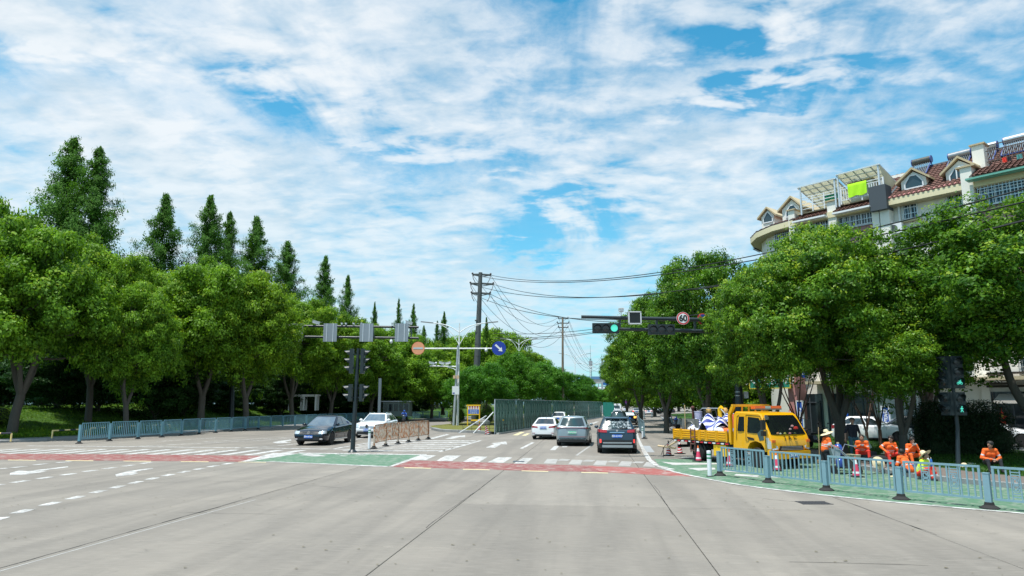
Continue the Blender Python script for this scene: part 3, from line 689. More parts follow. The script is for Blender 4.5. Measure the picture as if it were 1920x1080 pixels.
RG = 'camphor trees along the right pavement'
for (px, yt, Y, w, v, lb, rz) in [(1545, 416, 30.5, 380, 0, 'large camphor tree with yellow-green shoots and forked trunk behind the truck cab', .4), (1895, 372, 27, 520, 1, 'huge dark camphor tree reaching over the right edge of the picture', 2.2),
    (1712, 472, 36, 250, 2, 'camphor tree filling the gap between the forked tree and the right-edge tree', 1.0), (1428, 505, 30, 225, 2, 'camphor tree behind the right signal mast pole', 3.0), (1312, 474, 46, 235, 1, 'tall camphor tree behind the speed limit sign', 4.1),
    (1668, 545, 28.6, 290, 1, 'low spreading camphor tree added to shade the resting workers', 1.0), (1240, 545, 58, 175, 2, 'camphor tree behind the hanging traffic lights', 5.0), (1196, 590, 72, 140, 1, 'camphor tree left of the traffic lights on the far pavement', 0.2), (1172, 640, 92, 100, 2, 'smaller camphor tree at the left end of the right hand row', 1.7)]:  # the low spreading tree is added for its shade over the workers
    tree(BR[v] if Y < 40 else BRL, px, yt, Y, w, lb, group=RG, base=(4.9, 10.6), gz=.15, rz=rz)
for i, (px, yt, Y, w) in enumerate([(1480, 640, 60, 200), (1380, 610, 66, 200), (1300, 640, 80, 180), (1250, 660, 100, 130), (1225, 690, 130, 100), (1200, 700, 165, 90), (1160, 722, 215, 70), (1190, 715, 215, 80), (1230, 712, 215, 80), (1270, 700, 215, 90), (1135, 728, 240, 60)]):
    tree(BF[i % 2], px, yt, Y, w, 'distant dark street tree, %s of those listed from behind the truck to the crossroads' % ORD[i], name='street_tree', group='distant street trees on the right', base=(4.8, 10.4), gz=.1)
# slim multi-stem trees in the verge
def slim_variant(seed, H=5.0):
    rg = random.Random(seed); tb = MB(); rn = np.random.default_rng(seed); lob = []
    for k in range(6):
        a = k * 1.05 + rg.random(); top = Vector((cos(a) * rg.uniform(.7, 1.3), sin(a) * rg.uniform(.7, 1.3), H * rg.uniform(.75, .95)))
        p = smooth([Vector((0, 0, .7)), Vector((cos(a) * .18, sin(a) * .18, 1.5)), top * .65, top], 2); tb.tube(p, [.045 - .035 * i / (len(p) - 1) for i in range(len(p))], 6); lob.append((tuple(top), (.75, .75, .6)))
    tb.tube([(0, 0, -.2), (0, 0, .8)], [.10, .08], 8)
    P, Nn, Sz, Ti, Yo = lobes_to_leaves(lob, 70, .11, seed, .05, .6)
    return leaves_mesh('crown', P, Nn, Sz, CAMPHOR_R, Ti, Yo, seed), tb.mesh('trunk', BARKR, 60)
SVs = [slim_variant(61), slim_variant(62)]
for i, (px, py, s, lb) in enumerate([(1577, 846, 1.0, 'slim multi-stem tree just right of the worker in the wide straw hat'), (1627, 838, .95, 'slim multi-stem tree behind the man in the black shirt'), (1652, 836, 1.05, 'thin-stemmed tree in front of the white hatchback'),
                                     (1722, 838, 1.1, 'slim tree with bare forking stems in front of the white shutters'), (1500, 840, 1.1, 'slim leafy tree behind the truck cab')]):
    g = G(px, py, .2); t = thing('slim_tree', lb, 'tree', g, i * 1.3, 'slim verge trees'); t.scale = (s, s, s); part('crown', SVs[i % 2][0], t); part('trunk', SVs[i % 2][1], t)
# clipped bushes and hedges
def bush(name, c, rad, mat, label, leaf=.07, dens=420, seed=1, group=None, trunk=False, cat='bush'):
    c = Vector(c); P, Nn, Sz, Ti, Yo = lobes_to_leaves([((0, 0, rad[2] * .95), rad)], dens, leaf, seed, .4, .8, False)
    t = thing(name, label, cat, c, 0, group)
    part('foliage', leaves_mesh('foliage', P, Nn, Sz, mat, Ti, Yo, seed, .6, 0, .35), t)
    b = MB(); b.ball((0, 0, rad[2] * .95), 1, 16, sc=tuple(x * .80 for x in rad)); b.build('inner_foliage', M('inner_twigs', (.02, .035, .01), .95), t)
    s = MB(); s.tube([(0, 0, -.2), (0, 0, rad[2] * .5)], .05, 6); s.build('stem', BARK, t); return t
bush('clipped_bush', G(856, 797, .15), (1.05, 1.05, 1.0), HEDGE, 'round clipped yellow-green bush at the lamp post foot', .09, 260, 1)
b1 = At(911, 790, 74); bush('clipped_bush', (b1.x, 74, .15), (.95, .9, .85), SHRUBL, 'bright yellow-green clipped bush right of the yellow notice board', .09, 260, 2)
b1 = At(907, 780, 80); bush('clipped_bush', (b1.x, 80, .15), (1.25, 1.2, 1.35), SHRUBL, 'taller clipped bush behind the bright yellow-green one', .09, 220, 3)
g = G(2, 800, .9); bush('clipped_bush', At(-6, 790, 50) - Vector((0, 0, .4)), (1.1, 1.0, .8), HEDGE, 'pale round bush at the very left edge on the grass mound', .09, 260, 4)
p = G(1776, 866, .15); P = []
lob = [((x, y, z), (1.0, .8, .8)) for x in (-.9, .1, 1.1) for y in (0, 1.0) for z in (.6, 1.3, 1.75)]
P, Nn, Sz, Ti, Yo = lobes_to_leaves(lob, 190, .085, 9, .02, .8, False)
t = thing('dark_hedge', 'tall dark hedge behind the bicycle and pedestrian signal on the right verge', 'hedge', (p.x + 2.6, p.y + 3.0, .1), -.25)
part('foliage', leaves_mesh('foliage', P, Nn, Sz, DARKLEAF, Ti, Yo, 9), t)
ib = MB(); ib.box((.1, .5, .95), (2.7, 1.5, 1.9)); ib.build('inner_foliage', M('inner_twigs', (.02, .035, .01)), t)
# ground cover: low shrubs and grass blades
def scatter(name, pts, size, mat, label, cat, seed, aspect=.35, hgt=.25, n=6):
    r = np.random.default_rng(seed); A = np.array(pts); idx = np.repeat(np.arange(len(A)), n)
    P = A[idx] + np.stack([r.normal(0, .12, len(idx)), r.normal(0, .12, len(idx)), r.random(len(idx)) * hgt], 1)
    Nn = r.normal(0, 1, (len(idx), 3)); me = leaves_mesh(name, P, Nn, size * r.uniform(.6, 1.4, len(idx)), mat, np.clip(r.normal(.5, .25, len(idx)), 0, 1), (r.random(len(idx)) < .15) * .8, seed, aspect, 1.5)
    o = part(name, me); tag(o, label, cat, kind='stuff'); return o
pts = []
for _ in range(5200):
    i = rng.randrange(8, 40); p = KL[min(i, len(KL) - 1)]; k = rng.uniform(2.9, 6.0); q = Vector((p.x - k, p.y + rng.uniform(-2, 2), 0)); pts.append((q.x, q.y, pz(q.x, q.y)))
scatter('low_shrubs', pts, .13, SHRUBL, 'low yellow-green ground cover shrubs along the park path', 'ground cover', 5, .4, .28, 7)
pts = []; c0, c1 = G(85, 816, .14), G(292, 812, .14)
for _ in range(2600):
    f = rng.random(); q = c0.lerp(c1, f); pts.append((q.x + rng.uniform(-.3, .3), q.y + rng.uniform(-.1, 1.2), .14))
scatter('grass_clump', pts, .32, leaf_mat('lily_turf', (.02, .075, .012), (.05, .14, .02), (.08, .2, .03)), 'dark tufted grass clump at the kerb around the leaning tree foot', 'grass', 6, .1, .22, 7)
pts = []
for _ in range(16000):
    i = rng.randrange(6, len(KL) - 14); p = KL[i]; k = 5 + 14 * rng.random() ** 1.3; q = Vector((p.x - k + rng.uniform(-1, 1), p.y + rng.uniform(-3, 3), 0)); pts.append((q.x, q.y, pz(q.x, q.y) - .03))
scatter('grass', pts, .22, leaf_mat('mound_grass', (.05, .13, .015), (.13, .25, .03), (.2, .3, .04)), 'grass blades on the park mounds', 'grass', 8, .14, .10, 5)
pts = []
for _ in range(7000):
    p = nb[rng.randrange(0, len(nb))][1]; f = rng.random(); q = (p.x + f * 6.5, p.y + f * 7 + rng.uniform(-.6, .6)); pts.append((q[0], q[1], .13 + f * .12))
scatter('verge_grass_blades', pts, .16, leaf_mat('verge_blades', (.025, .08, .012), (.06, .15, .02), (.08, .2, .03)), 'short grass on the verge behind the resting workers', 'grass', 10, .14, .06, 5)
# ---------------------------------------------------------------- apartment building on the right
A0 = G(1657, 375, 16.0); A1 = G(1818, 340, 16.0)
UD = (A1 - A0).normalized(); BA = atan2(UD.y, UD.x); YD = Vector((-UD.y, UD.x, 0))
BLD_LOC = Vector((A0.x, A0.y, 0))
def fp(px, py, y=0.0):
    d = Vector(ray(px, py)); o = Vector((0, 0, HC)); q = BLD_LOC + YD * y; t = (q - o).dot(YD) / d.dot(YD); P = o + d * t
    return (P - BLD_LOC).dot(UD), P.z
BLDM = dict(
    wall=M('render_white', (.76, .74, .68), .85, var=.05, scale=.6, wear=.58, wearcol=(.62, .60, .54), wscale=.7), cream=M('cream_fascia', (.72, .64, .42), .8, var=.08), tile=M('roof_tile', (.135, .062, .048), .8, var=.45, scale=2.2, rand=.1),
    pink=M('tile_edge_pink', (.40, .17, .16), .75, var=.2, scale=3), mauve=M('mauve_brick', (.36, .19, .20), .85, var=.15, scale=5), glass=M('window_glass', (.03, .05, .06), .06, var=.3, scale=.6, spec=.8),
    frame=M('white_window_frame', (.72, .74, .76), .5), grille=M('steel_grille', (.55, .58, .60), .35, metal=.6), dark=M('slate_grey', (.055, .07, .085), .7), soff=M('soffit', (.42, .36, .24), .9), tan=M('tan_trim', (.46, .38, .24), .85, var=.15))
bld = thing('apartment_building', 'white apartment building with tiled roof, dormers and barred windows above the right trees', 'building', BLD_LOC, BA)
mb = MB()
uR = 26.0; uL = fp(1487, 408)[0]
plan = [(uR, .8), (uL, .8), (uL - 1.7, 1.15), (uL - 3.3, 1.95), (uL - 4.6, 3.3), (uL - 5.4, 5.0), (uL - 5.8, 7.0), (uL - 5.9, 14), (uR, 14)]
mb.prism(plan, -.2, 15.62); mb.build('wall', BLDM['wall'], bld, 30)
ev = [(uR + .4, -.02), (uL, -.02), (uL - 2.0, .38), (uL - 3.9, 1.35), (uL - 5.35, 2.85), (uL - 6.2, 4.8), (uL - 6.6, 7.0), (uL - 6.7, 14.5), (uR, 14.5)]
mb = MB(); mb.prism(ev, 15.56, 15.99); mb.build('fascia', BLDM['cream'], bld, 30)
mb = MB(); mb.prism([(a, b + .09) for a, b in ev[:1]] + [(a + .06, b + .09) for a, b in ev[1:7]] + [(ev[7][0] + .06, 14.4), (uR, 14.4)], 15.50, 15.555); mb.build('soffit', BLDM['soff'], bld, 0)
# tiled roof: one tile per face group, courses overlapping
def tiles(u0, u1, z0, y0, z1, y1, name='roof_tiles', par=bld, ncurve=None, tw=.30, cr=.34):
    L = sqrt((z1 - z0) ** 2 + (y1 - y0) ** 2); nr = max(1, int(L / cr)); nc = max(1, int((u1 - u0) / tw)); b = MB()
    dy, dz = (y1 - y0) / nr, (z1 - z0) / nr; nrm = Vector((0, -(z1 - z0), (y1 - y0))).normalized()
    for i in range(nr):
        for j in range(nc):
            ua = u0 + (u1 - u0) * j / nc; ub = u0 + (u1 - u0) * (j + 1) / nc; w = ub - ua; h = rng.uniform(-.008, .008); rows = []
            for f, lift in ((0, .075), (1.12, .02)):
                y = y0 + dy * (i + f); z = z0 + dz * (i + f); rows.append([Vector((ua + w * q, y, z)) + nrm * (lift + h + a) for q, a in ((0, 0), (.18, .045), (.5, .065), (.82, .045), (1, 0))])
            b.grid(rows)
            b.quad(rows[0][0] - nrm * .06, rows[0][-1] - nrm * .06, rows[0][-1], rows[0][0])
    o = b.build(name, BLDM['tile'], par, 30); o['kind'] = 'stuff'; return o
RZ, RY = 18.9, 4.5
tiles(.2, uR, 15.95, .02, RZ, RY); tiles(-1.2, .2, 16.6, .9, RZ, RY)
b = MB(); b.add([(-1.2, .1, 15.9), (uR, .1, 15.9), (uR, RY, RZ - .02), (-1.2, RY, RZ - .02), (-1.2, 12, 15.9), (uR, 12, 15.9)], [(0, 1, 2, 3), (3, 2, 5, 4), (0, 3, 4)]); b.build('roof_deck', BLDM['dark'], bld, 0)
b = MB(); b.tube([(.2, RY, RZ + .05), (uR, RY, RZ + .05)], .13, 8); b.tube([(.2, .06, 16.0), (.2, RY, RZ + .03)], .13, 8); b.build('ridge_cap', BLDM['dark'], bld)
b = MB()
for k in range(int((uR - .2) / .3)): b.tube([(.35 + k * .3, -.06, 16.0), (.35 + k * .3, .25, 16.16)], .075, 6)
o = b.build('eave_tile_ends', BLDM['pink'], bld); o['kind'] = 'stuff'
# curved corner roof (cone like) and low roofs over the left
b = MB(); ctr = Vector((uL + .4, 8.4, 18.9)); rows = []
E2 = [(uL + .2, -.05)] + [(e[0], e[1]) for e in ev[1:8]]
# densify
E3 = []
for (a, b_), (c, d) in zip(E2[:-1], E2[1:]):
    n = max(1, int(sqrt((c - a) ** 2 + (d - b_) ** 2) / .32))
    for k in range(n): E3.append((a + (c - a) * k / n, b_ + (d - b_) * k / n))
for f in [i / 16 for i in range(17)]:
    for lift in (0, .07):
        if f == 1 and lift: continue
        rows.append([(p[0] + (ctr.x - p[0]) * f * .72, p[1] + (ctr.y - p[1]) * f * .72, 16.0 + 2.1 * f + lift + (.05 if q % 2 else 0)) for q, p in enumerate(E3)])
b.grid(rows); o = b.build('roof_tiles', BLDM['tile'], bld, 30); o['kind'] = 'stuff'
b = MB(); b.prism([(p[0], p[1]) for p in E3] + [(uL + 2, 14)], 15.98, 16.05); b.build('roof_base', BLDM['dark'], bld, 0)

def window(u0, z0, u1, z1, y=.8, cols=3, rows=3, grille=True, sill=True, bulge=.0, name='window'):
    w = MB(); f = .055; yy = y - .03
    for (a, b_, c, d) in ((u0, z0, u1, z0 + f), (u0, z1 - f, u1, z1), (u0, z0, u0 + f, z1), (u1 - f, z0, u1, z1)):
        w.box(((a + c) / 2, yy, (b_ + d) / 2), (c - a, .09, d - b_))
    for k in range(1, cols): x = u0 + (u1 - u0) * k / cols; w.box((x, yy + .006, (z0 + z1) / 2), (.05, .07, z1 - z0 - .1))
    w.box(((u0 + u1) / 2, yy + .012, z0 + (z1 - z0) * .68), (u1 - u0 - .1, .05, .045))
    o = w.build(name, BLDM['frame'], bld, 0)
    g = MB(); g.box(((u0 + u1) / 2, y - .012, (z0 + z1) / 2), (u1 - u0 - .04, .02, z1 - z0 - .04)); g.build('pane', BLDM['glass'], o, 0)
    c = MB()   # curtain strips behind glass read as pale folds
    if grille:
        gr = MB(); y2 = y - .13 - bulge; nb_ = max(4, int((u1 - u0) / .17))
        for k in range(nb_ + 1): x = u0 - .04 + (u1 - u0 + .08) * k / nb_; gr.box((x, y2, (z0 + z1) / 2), (.022, .022, z1 - z0 + .16))
        for k in range(rows + 1): z = z0 - .06 + (z1 - z0 + .12) * k / rows; gr.box(((u0 + u1) / 2, y2 + .012, z), (u1 - u0 + .1, .03, .035))
        for x in (u0 - .04, u1 + .04):
            for z in (z0 - .06, z1 + .06): gr.box((x, (y + y2) / 2, z), (.03, y - y2, .03))
        gr.build('grille', BLDM['grille'], o, 0)
    if sill:
        s = MB(); s.box(((u0 + u1) / 2, y - .14, z0 - .16), (u1 - u0 + .5, .3, .10)); s.build('sill', BLDM['tan'], o, 0)
    return o
def wpx(x0, y0, x1, y1, y=.8, **k):
    a = fp(x0, y0, y); b_ = fp(x1, (y0 + y1) / 2, y); c = fp((x0 + x1) / 2, y0, y); d = fp((x0 + x1) / 2, y1, y)
    return window(a[0], d[1], b_[0], c[1], y, **k)
wpx(1692, 380, 1721, 410.5, cols=2, rows=3); wpx(1774, 362, 1805, 398, cols=2, rows=3)
wpx(1499, 408, 1558, 434, y=.45, cols=6, rows=3, sill=False); wpx(1571, 394, 1637, 424, y=.45, cols=6, rows=3, sill=False)
wpx(1834, 338, 1925, 379, y=.3, cols=6, rows=4, sill=False, bulge=.1)
# projecting bays, pillars, spandrels
def bx(name, u0, u1, y0, y1, z0, z1, mat, par=bld, label=None):
    b = MB(); b.box(((u0 + u1) / 2, (y0 + y1) / 2, (z0 + z1) / 2), (u1 - u0, y1 - y0, z1 - z0)); return b.build(name, mat, par, 0, label)
ub0, ub1 = fp(1498, 410, .5)[0], fp(1638, 390, .5)[0]; ubm = fp(1565, 400, .5)[0]
bx('spandrel', ub0 - .15, ub1 + .1, .50, .82, 9.2, fp(1600, 424, .5)[1] - .1, BLDM['mauve'])
for k, (u, w) in enumerate(((ub0 - .35, .5), (ubm, .62), (ub1 + .25, .45))):
    bx('pillar', u - w / 2, u + w / 2, .05, .83, 6, 16.75 if k < 2 else 15.5, BLDM['wall'])
    if k < 2: bx('pillar_cap', u - w / 2 - .1, u + w / 2 + .1, -.05, .93, 16.752, 16.84, BLDM['tan'])
bx('grey_box_pier', ub1 + .1, ub1 + 1.2, -.35, .62, 15.3, 17.0, BLDM['dark'])
bx('pier_shaft', ub1 + .55, ub1 + 1.15, .02, .79, 10, 15.29, BLDM['wall'])
b = MB(); b.tube([(ub1 + 1.55, .62, 15.5), (ub1 + 1.55, .62, 0)], .07, 8); b.build('downpipe', BLDM['frame'], bld)
b = MB(); b.tube([(ub1 + 2.3, .74, 15.3), (ub1 + 2.4, .74, 14.6), (ub1 + 2.1, .74, 13.8), (ub1 + 2.15, .74, 12.9)], .025, 5); b.build('cable', BLDM['dark'], bld)
for (a, c) in ((ub0, ubm - .32), (ubm + .32, ub1 + .1)):
    tiles(a, c, 15.75, -.45, 16.35, .8, tw=.28, cr=.26)
    bx('awning_edge', a - .05, c + .05, -.52, .2, 15.62, 15.74, BLDM['frame'])
ur0 = fp(1832, 340, .3)[0]
bx('pillar', ur0 - .75, ur0 - .12, -.12, .83, 8, 16.9, BLDM['wall']); bx('pillar_cap', ur0 - .95, ur0 + .1, -.22, .93, 16.902, 17.0, BLDM['tan'])
bx('spandrel', ur0, uR - 2, .32, .82, 8.6, fp(1870, 383, .3)[1] - .15, BLDM['mauve'])
tiles(ur0 - .1, uR, 16.0, -.75, 16.95, 1.1, tw=.3, cr=.3)
bx('awning_edge', ur0 - .3, uR, -.86, -.2, 15.86, 15.97, M('green_gutter', (.12, .36, .29), .6))
# terrace with balustrade and drying clothes on the right
bx('terrace_floor', ur0, uR, 1.0, 5.2, 16.85, 16.95, BLDM['soff']); bx('terrace_pillar', ur0 - .3, ur0 + .35, 1.0, 1.8, 16.96, 18.5, BLDM['wall']); bx('pillar_cap', ur0 - .4, ur0 + .45, .9, 1.9, 18.502, 18.6, BLDM['tan'])
BALM = M('brown_rail', (.10, .07, .06), .7)
b = MB()
for z in (18.0, 18.35, 17.3): b.beam((ur0 + .4, 1.15, z), (uR, 1.15, z), .05, .05)
for k in range(int((uR - ur0) / .16)): b.box((ur0 + .5 + k * .16, 1.15, 17.6), (.035, .035, .85))
b.build('railing', BALM, bld, 0)
for (x, z, w, h, c, lb) in ((1883, 298, .3, .8, (.75, .06, .04), 'red garment hanging on the upper terrace rail at far right'), (1911, 292, .36, .8, (.08, .30, .30), 'teal garment hanging on the upper terrace rail at far right'), (1892, 297, .25, .5, (.03, .03, .04), 'small dark garment between the red and teal ones')):
    u, zz_ = fp(x, z, 1.05); p = BLD_LOC + UD * u + YD * 1.05; b = MB(); rows = []
    for j in range(7): rows.append([(w * (i / 6 - .5) * (.75 + .25 * j / 6), .05 * sin(i * 2.1 + j), -h * j / 6) for i in range(7)])
    b.grid(rows); b.grid([[(a, c_ + .015, d) for a, c_, d in r] for r in rows]); o = b.build('garment', M('cloth_' + lb.split()[0], c, .9)); o.location = (p.x, p.y, zz_ + .1); o.rotation_euler = (0, 0, BA); tag(o, lb, 'garment', 'clothes drying on the roof terraces')
# dormers
def dormer(xc, ytop, xl, xr, ybot, y, label, pan=3):
    ul, zb_ = fp(xl, ybot, y); ur, _ = fp(xr, ybot, y); uc, zt_ = fp(xc, ytop, y); zb_ = min(zb_, fp(xr, ybot, y)[1]); w = ur - ul
    d = MB(); zs = zb_ + (zt_ - zb_) * .50; back = 4.2
    prof = [(ul, y, zb_ - .5), (ur, y, zb_ - .5), (ur, y, zs), (uc, y, zt_ - .14), (ul, y, zs)]
    d.extr(prof, (0, back, 0)); o = d.build('dormer', BLDM['wall'], bld, 0, label)
    r = MB(); ov = .22
    for s, ue in ((-1, ul), (1, ur)):
        e = Vector((ue + s * ov * 1.3, 0, zs - .18)); t = Vector((uc, 0, zt_ - .02))
        r.extr([(e.x, y - ov, e.z), (t.x, y - ov, t.z), (t.x, y - ov, t.z + .16), (e.x, y - ov, e.z + .16)], (0, back + ov, 0))
    r.build('gable_trim', BLDM['tan'], o, 0)
    a, b_ = uc - w * .36, uc + w * .36; z0, z1 = zb_ + .12, zb_ + .98
    g = MB(); pol = [(a, z0), (b_, z0), (b_, z0 + .35), (b_ - .35, z1), (a + .35, z1), (a, z0 + .35)]
    g.extr([(p[0], y - .03, p[1]) for p in pol], (0, .026, 0)); g.build('window_pane', BLDM['glass'], o, 0)
    f = MB()
    for p, q in zip(pol, pol[1:] + pol[:1]): f.beam((p[0], y - .045, p[1]), (q[0], y - .045, q[1]), .08, .05, up=(0, 1, 0))
    if pan > 1:
        for x in (uc - w * .11, uc + w * .13): f.box((x, y - .045, (z0 + z1) / 2), (.07, .06, z1 - z0))
    f.build('window_frame', BLDM['frame'], o, 0)
dormer(1711, 318, 1690, 1738, 350, .9, None, 1); dormer(1797, 297, 1774, 1830, 334, .9, None, 3); dormer(1484, 371, 1467, 1500, 405, 1.3, None, 1)
dormer(1439, 391, 1428, 1452, 417, 4.6, None, 1)
# window on the curved corner
for (x, yy0, yy1, y) in ((1468, 430, 456, .95), (1419, 449, 470, 3.2)):
    for _ in range(12):
        u = fp(x, yy0, y)[0]; sgm = [(a_, b_) for a_, b_ in zip(plan[1:], plan[2:8]) if a_[0] >= u >= b_[0]]
        if sgm: (a_, b_) = sgm[0]; y = y * .5 + .5 * (a_[1] + (b_[1] - a_[1]) * (a_[0] - u) / (a_[0] - b_[0])); wang = -atan2(b_[1] - a_[1], a_[0] - b_[0])
    u, zt_ = fp(x, yy0, y); _, zb_ = fp(x, yy1, y); y += .04
    ang = wang
    rt = Matrix.Rotation(ang, 4, 'Z') if True else None
    b = MB(); b.box((0, 0, 0), (1.5, .06, zt_ - zb_), mat=rt); o = b.build('window', BLDM['glass'], bld, 0); o.location = (u, y - .05, (zt_ + zb_) / 2)
    g = MB()
    for k in range(9): g.box(rt @ Vector((-.76 + .19 * k, -.1, 0)), (.03, .03, zt_ - zb_ + .1), mat=rt)
    for k in range(4): g.box(rt @ Vector((0, -.1, -(zt_ - zb_) / 2 + (zt_ - zb_) * k / 3)), (1.55, .04, .04), mat=rt)
    g.build('grille', BLDM['grille'], o, 0)
# windows on the hidden lower floors and shop level
for fl in range(1, 4):
    z = 1.0 + 3.05 * fl
    for k in range(8):
        u = -5.4 + 3.9 * k
        if fl == 3 and 0 < u < 10: pass
        window(u, z, u + 1.5, z + 1.5, .8, cols=2, rows=3)
# air conditioners
def aircon(px, py, lb, y=.45):
    u, z = fp(px, py, y); p = BLD_LOC + UD * u + YD * y
    t = thing('air_conditioner', lb, 'air conditioner', (p.x, p.y, z), BA, 'outdoor units under the eaves')
    b = MB(); b.box((0, 0, 0), (.86, .34, .66)); b.build('casing', BLDM['frame'], t, 0)
    b = MB(); b.lathe([(.25, 0), (.27, .02), (.25, .04)], 20, mat=Matrix.Rotation(pi / 2, 4, 'X'), c=(-.1, -.17, 0))
    for k in range(5): b.lathe([(.05 * k + .02, .0), (.05 * k + .035, .02)], 16, mat=Matrix.Rotation(pi / 2, 4, 'X'), c=(-.1, -.172, 0))
    b.build('fan_grille', BLDM['dark'], t); b = MB(); b.box((-.3, .1, -.38), (.04, .6, .08)); b.box((.3, .1, -.38), (.04, .6, .08)); b.build('bracket', BLDM['grille'], t, 0)
aircon(1662, 424, 'left outdoor unit below the grey pier'); aircon(1680, 429, 'right outdoor unit with round fan below the grey pier')
# pergola over the roof terrace
pg_ = thing('roof_pergola', 'lean-to canopy of translucent sheets on white posts over the roof terrace', 'canopy', BLD_LOC, BA)
PM = M('pergola_metal', (.60, .64, .68), .4, metal=.3)
SHEET = M('translucent_sheet', (.58, .62, .56), .5, var=.1, scale=2)
def sheet_mat():
    m = bpy.data.materials.new('canopy_sheet'); m.use_nodes = True; t = m.node_tree; t.nodes.clear(); N = NT(t)
    pos = N.n('ShaderNodeNewGeometry').outputs['Position']; c = N.mix(N.noise(pos, 1.2, 4), (.62, .60, .46), (.80, .82, .76))
    a = N.n('ShaderNodeBsdfDiffuse', {0: c}); b = N.n('ShaderNodeBsdfTranslucent', {0: c}); x = N.n('ShaderNodeMixShader', {0: .6, 1: a.outputs[0], 2: b.outputs[0]})
    N.n('ShaderNodeOutputMaterial', {'Surface': x.outputs[0]}); return m
SHEET = sheet_mat()
yF = -.1; FL = [fp(1495, 350, yF), fp(1566, 332, yF), fp(1648, 311, yF)]; zf = sum(p[1] for p in FL) / 3
u0, u1, u2 = FL[0][0], FL[1][0], FL[2][0]
print('pergola z', [p[1] for p in FL], 'u', u0, u1, u2)
def canopy(ua, ub, za, zb_, nb_):
    for k in range(nb_):
        a = ua + (ub - ua) * k / nb_ + .02; c = ua + (ub - ua) * (k + 1) / nb_ - .02
        for j in range(3):
            y0 = yF + 3.6 * j / 3 + .02; y1 = yF + 3.6 * (j + 1) / 3 - .02; dz = lambda y: -.28 * (y - yF)
            b = MB(); b.add([(a, y0, za + dz(y0)), (c, y0, za + dz(y0)), (c, y1, za + dz(y1)), (a, y1, za + dz(y1)), (a, y0, za + dz(y0) + .02), (c, y0, za + dz(y0) + .02), (c, y1, za + dz(y1) + .02), (a, y1, za + dz(y1) + .02)], [(0, 1, 2, 3), (4, 5, 6, 7), (0, 1, 5, 4), (2, 3, 7, 6), (0, 3, 7, 4), (1, 2, 6, 5)])
            b.build('roof_panel', SHEET, pg_, 0)
    b = MB()
    for k in range(nb_ + 1):
        a = ua + (ub - ua) * k / nb_; b.beam((a, yF, za - .04), (a, yF + 3.6, za - .04 - .28 * 3.6), .06, .09)
    for j in range(7): y = yF + 3.6 * j / 6; b.beam((ua, y, za - .05 - .28 * (y - yF)), (ub, y, za - .05 - .28 * (y - yF)), .05, .06)
    b.build('rafters', PM, pg_, 0)
zA = zf - .05; canopy(u0, u1 - .05, zA, zA, 5); canopy(u1 + .05, u2, zA + .22, zA + .22, 5)
for u, h in ((u0 + .15, zA), (u1 - .12, zA), (u1 + .12, zA + .2), (u2 - .1, zA + .2)):
    b = MB(); b.box((u, yF + .08, (16.2 + h) / 2), (.10, .10, h - 16.2)); b.build('post', PM, pg_, 0)
b = MB(); b.box((u0 + 1.6, yF + 3.0, 17.3), (.08, .08, 2.0)); b.build('post', PM, pg_, 0)
b = MB(); b.add([(u2, yF, zA + .15), (u2, yF + 3.6, zA - .85), (u2, yF + 3.6, zA - 2.2), (u2, yF + .9, zA - 1.4)], [(0, 1, 2, 3)]); b.add([(u2 + .03, yF, zA + .15), (u2 + .03, yF + 3.6, zA - .85), (u2 + .03, yF + 3.6, zA - 2.2), (u2 + .03, yF + .9, zA - 1.4)], [(0, 1, 2, 3)]); b.build('side_sheet', SHEET, pg_, 0)
# terrace box, railings
bx('terrace_floor', ub0, ub1 + .4, .3, 6, 16.36, 16.45, BLDM['soff']); bx('terrace_wall', u0 + 2.2, u2 + 1, 3.7, 8, 16.452, 18.7, BLDM['wall'])
bx('stair_head', u1 + .3, u1 + 1.9, 1.4, 3.6, 16.453, 18.1, BLDM['wall'])
bx('stair_head_coping', u1 + .2, u1 + 2.0, 1.3, 3.69, 18.102, 18.2, BLDM['tan'])
b = MB()
for z in (16.62, 16.85, 17.08, 17.31, 17.5): b.beam((u0 + .1, .1, z), (u1 - .15, .1, z), .04, .045)
for k in range(4): u = u0 + .1 + (u1 - u0 - .25) * k / 3; b.box((u, .1, 16.95), (.07, .07, 1.2))
b.build('horizontal_railing', BLDM['frame'], bld, 0)
b = MB()
for z in (16.62, 17.42, 17.6): b.beam((u1 + .2, .1, z), (u2 + .1, .1, z), .045, .045)
for k in range(int((u2 - u1) / .16)): b.box((u1 + .25 + .16 * k, .1, 17.0), (.05, .03, .82))
for k in range(3): b.box((u1 + .2 + (u2 - u1 - .1) * k / 2, .1, 17.0), (.09, .09, 1.3))
b.build('vertical_railing', BLDM['frame'], bld, 0)
def cloth(name, px0, px1, ztop, h, y, col, lb, cat='towel', thick=.02):
    ua = fp(px0, 380, y)[0]; ub_ = fp(px1, 380, y)[0]; w = ub_ - ua; p = BLD_LOC + UD * ((ua + ub_) / 2) + YD * y; b = MB(); r1 = []
    for j in range(10): r1.append([(w * (i / 16 - .5), -.05 * (j > 0) + .03 * sin(i * .9 + j * .25) * j / 9, -h * j / 9 * (1 + .05 * sin(i * .7))) for i in range(17)])
    b.grid(r1); b.grid([[(a, c + thick, d) for a, c, d in r] for r in r1]); b.grid([r1[0], [(a, c + .16, d - .02) for a, c, d in r1[0]], [(a, c + .18, d - h * .7) for a, c, d in r1[0]]])
    o = b.build(name, M('cloth_' + name, col, .9, var=.1)); o.location = (p.x, p.y, ztop); o.rotation_euler = (0, 0, BA); tag(o, lb, cat)
cloth('lime_towel', 1592, 1628, 17.68, .95, .05, (.42, .80, .02), 'bright lime green towel draped over the roof terrace railing')
cloth('blue_hanging_cloth', 1614, 1626, 18.75, 1.0, 1.4, (.03, .19, .36), 'blue patterned cloth hanging under the pergola', 'cloth')
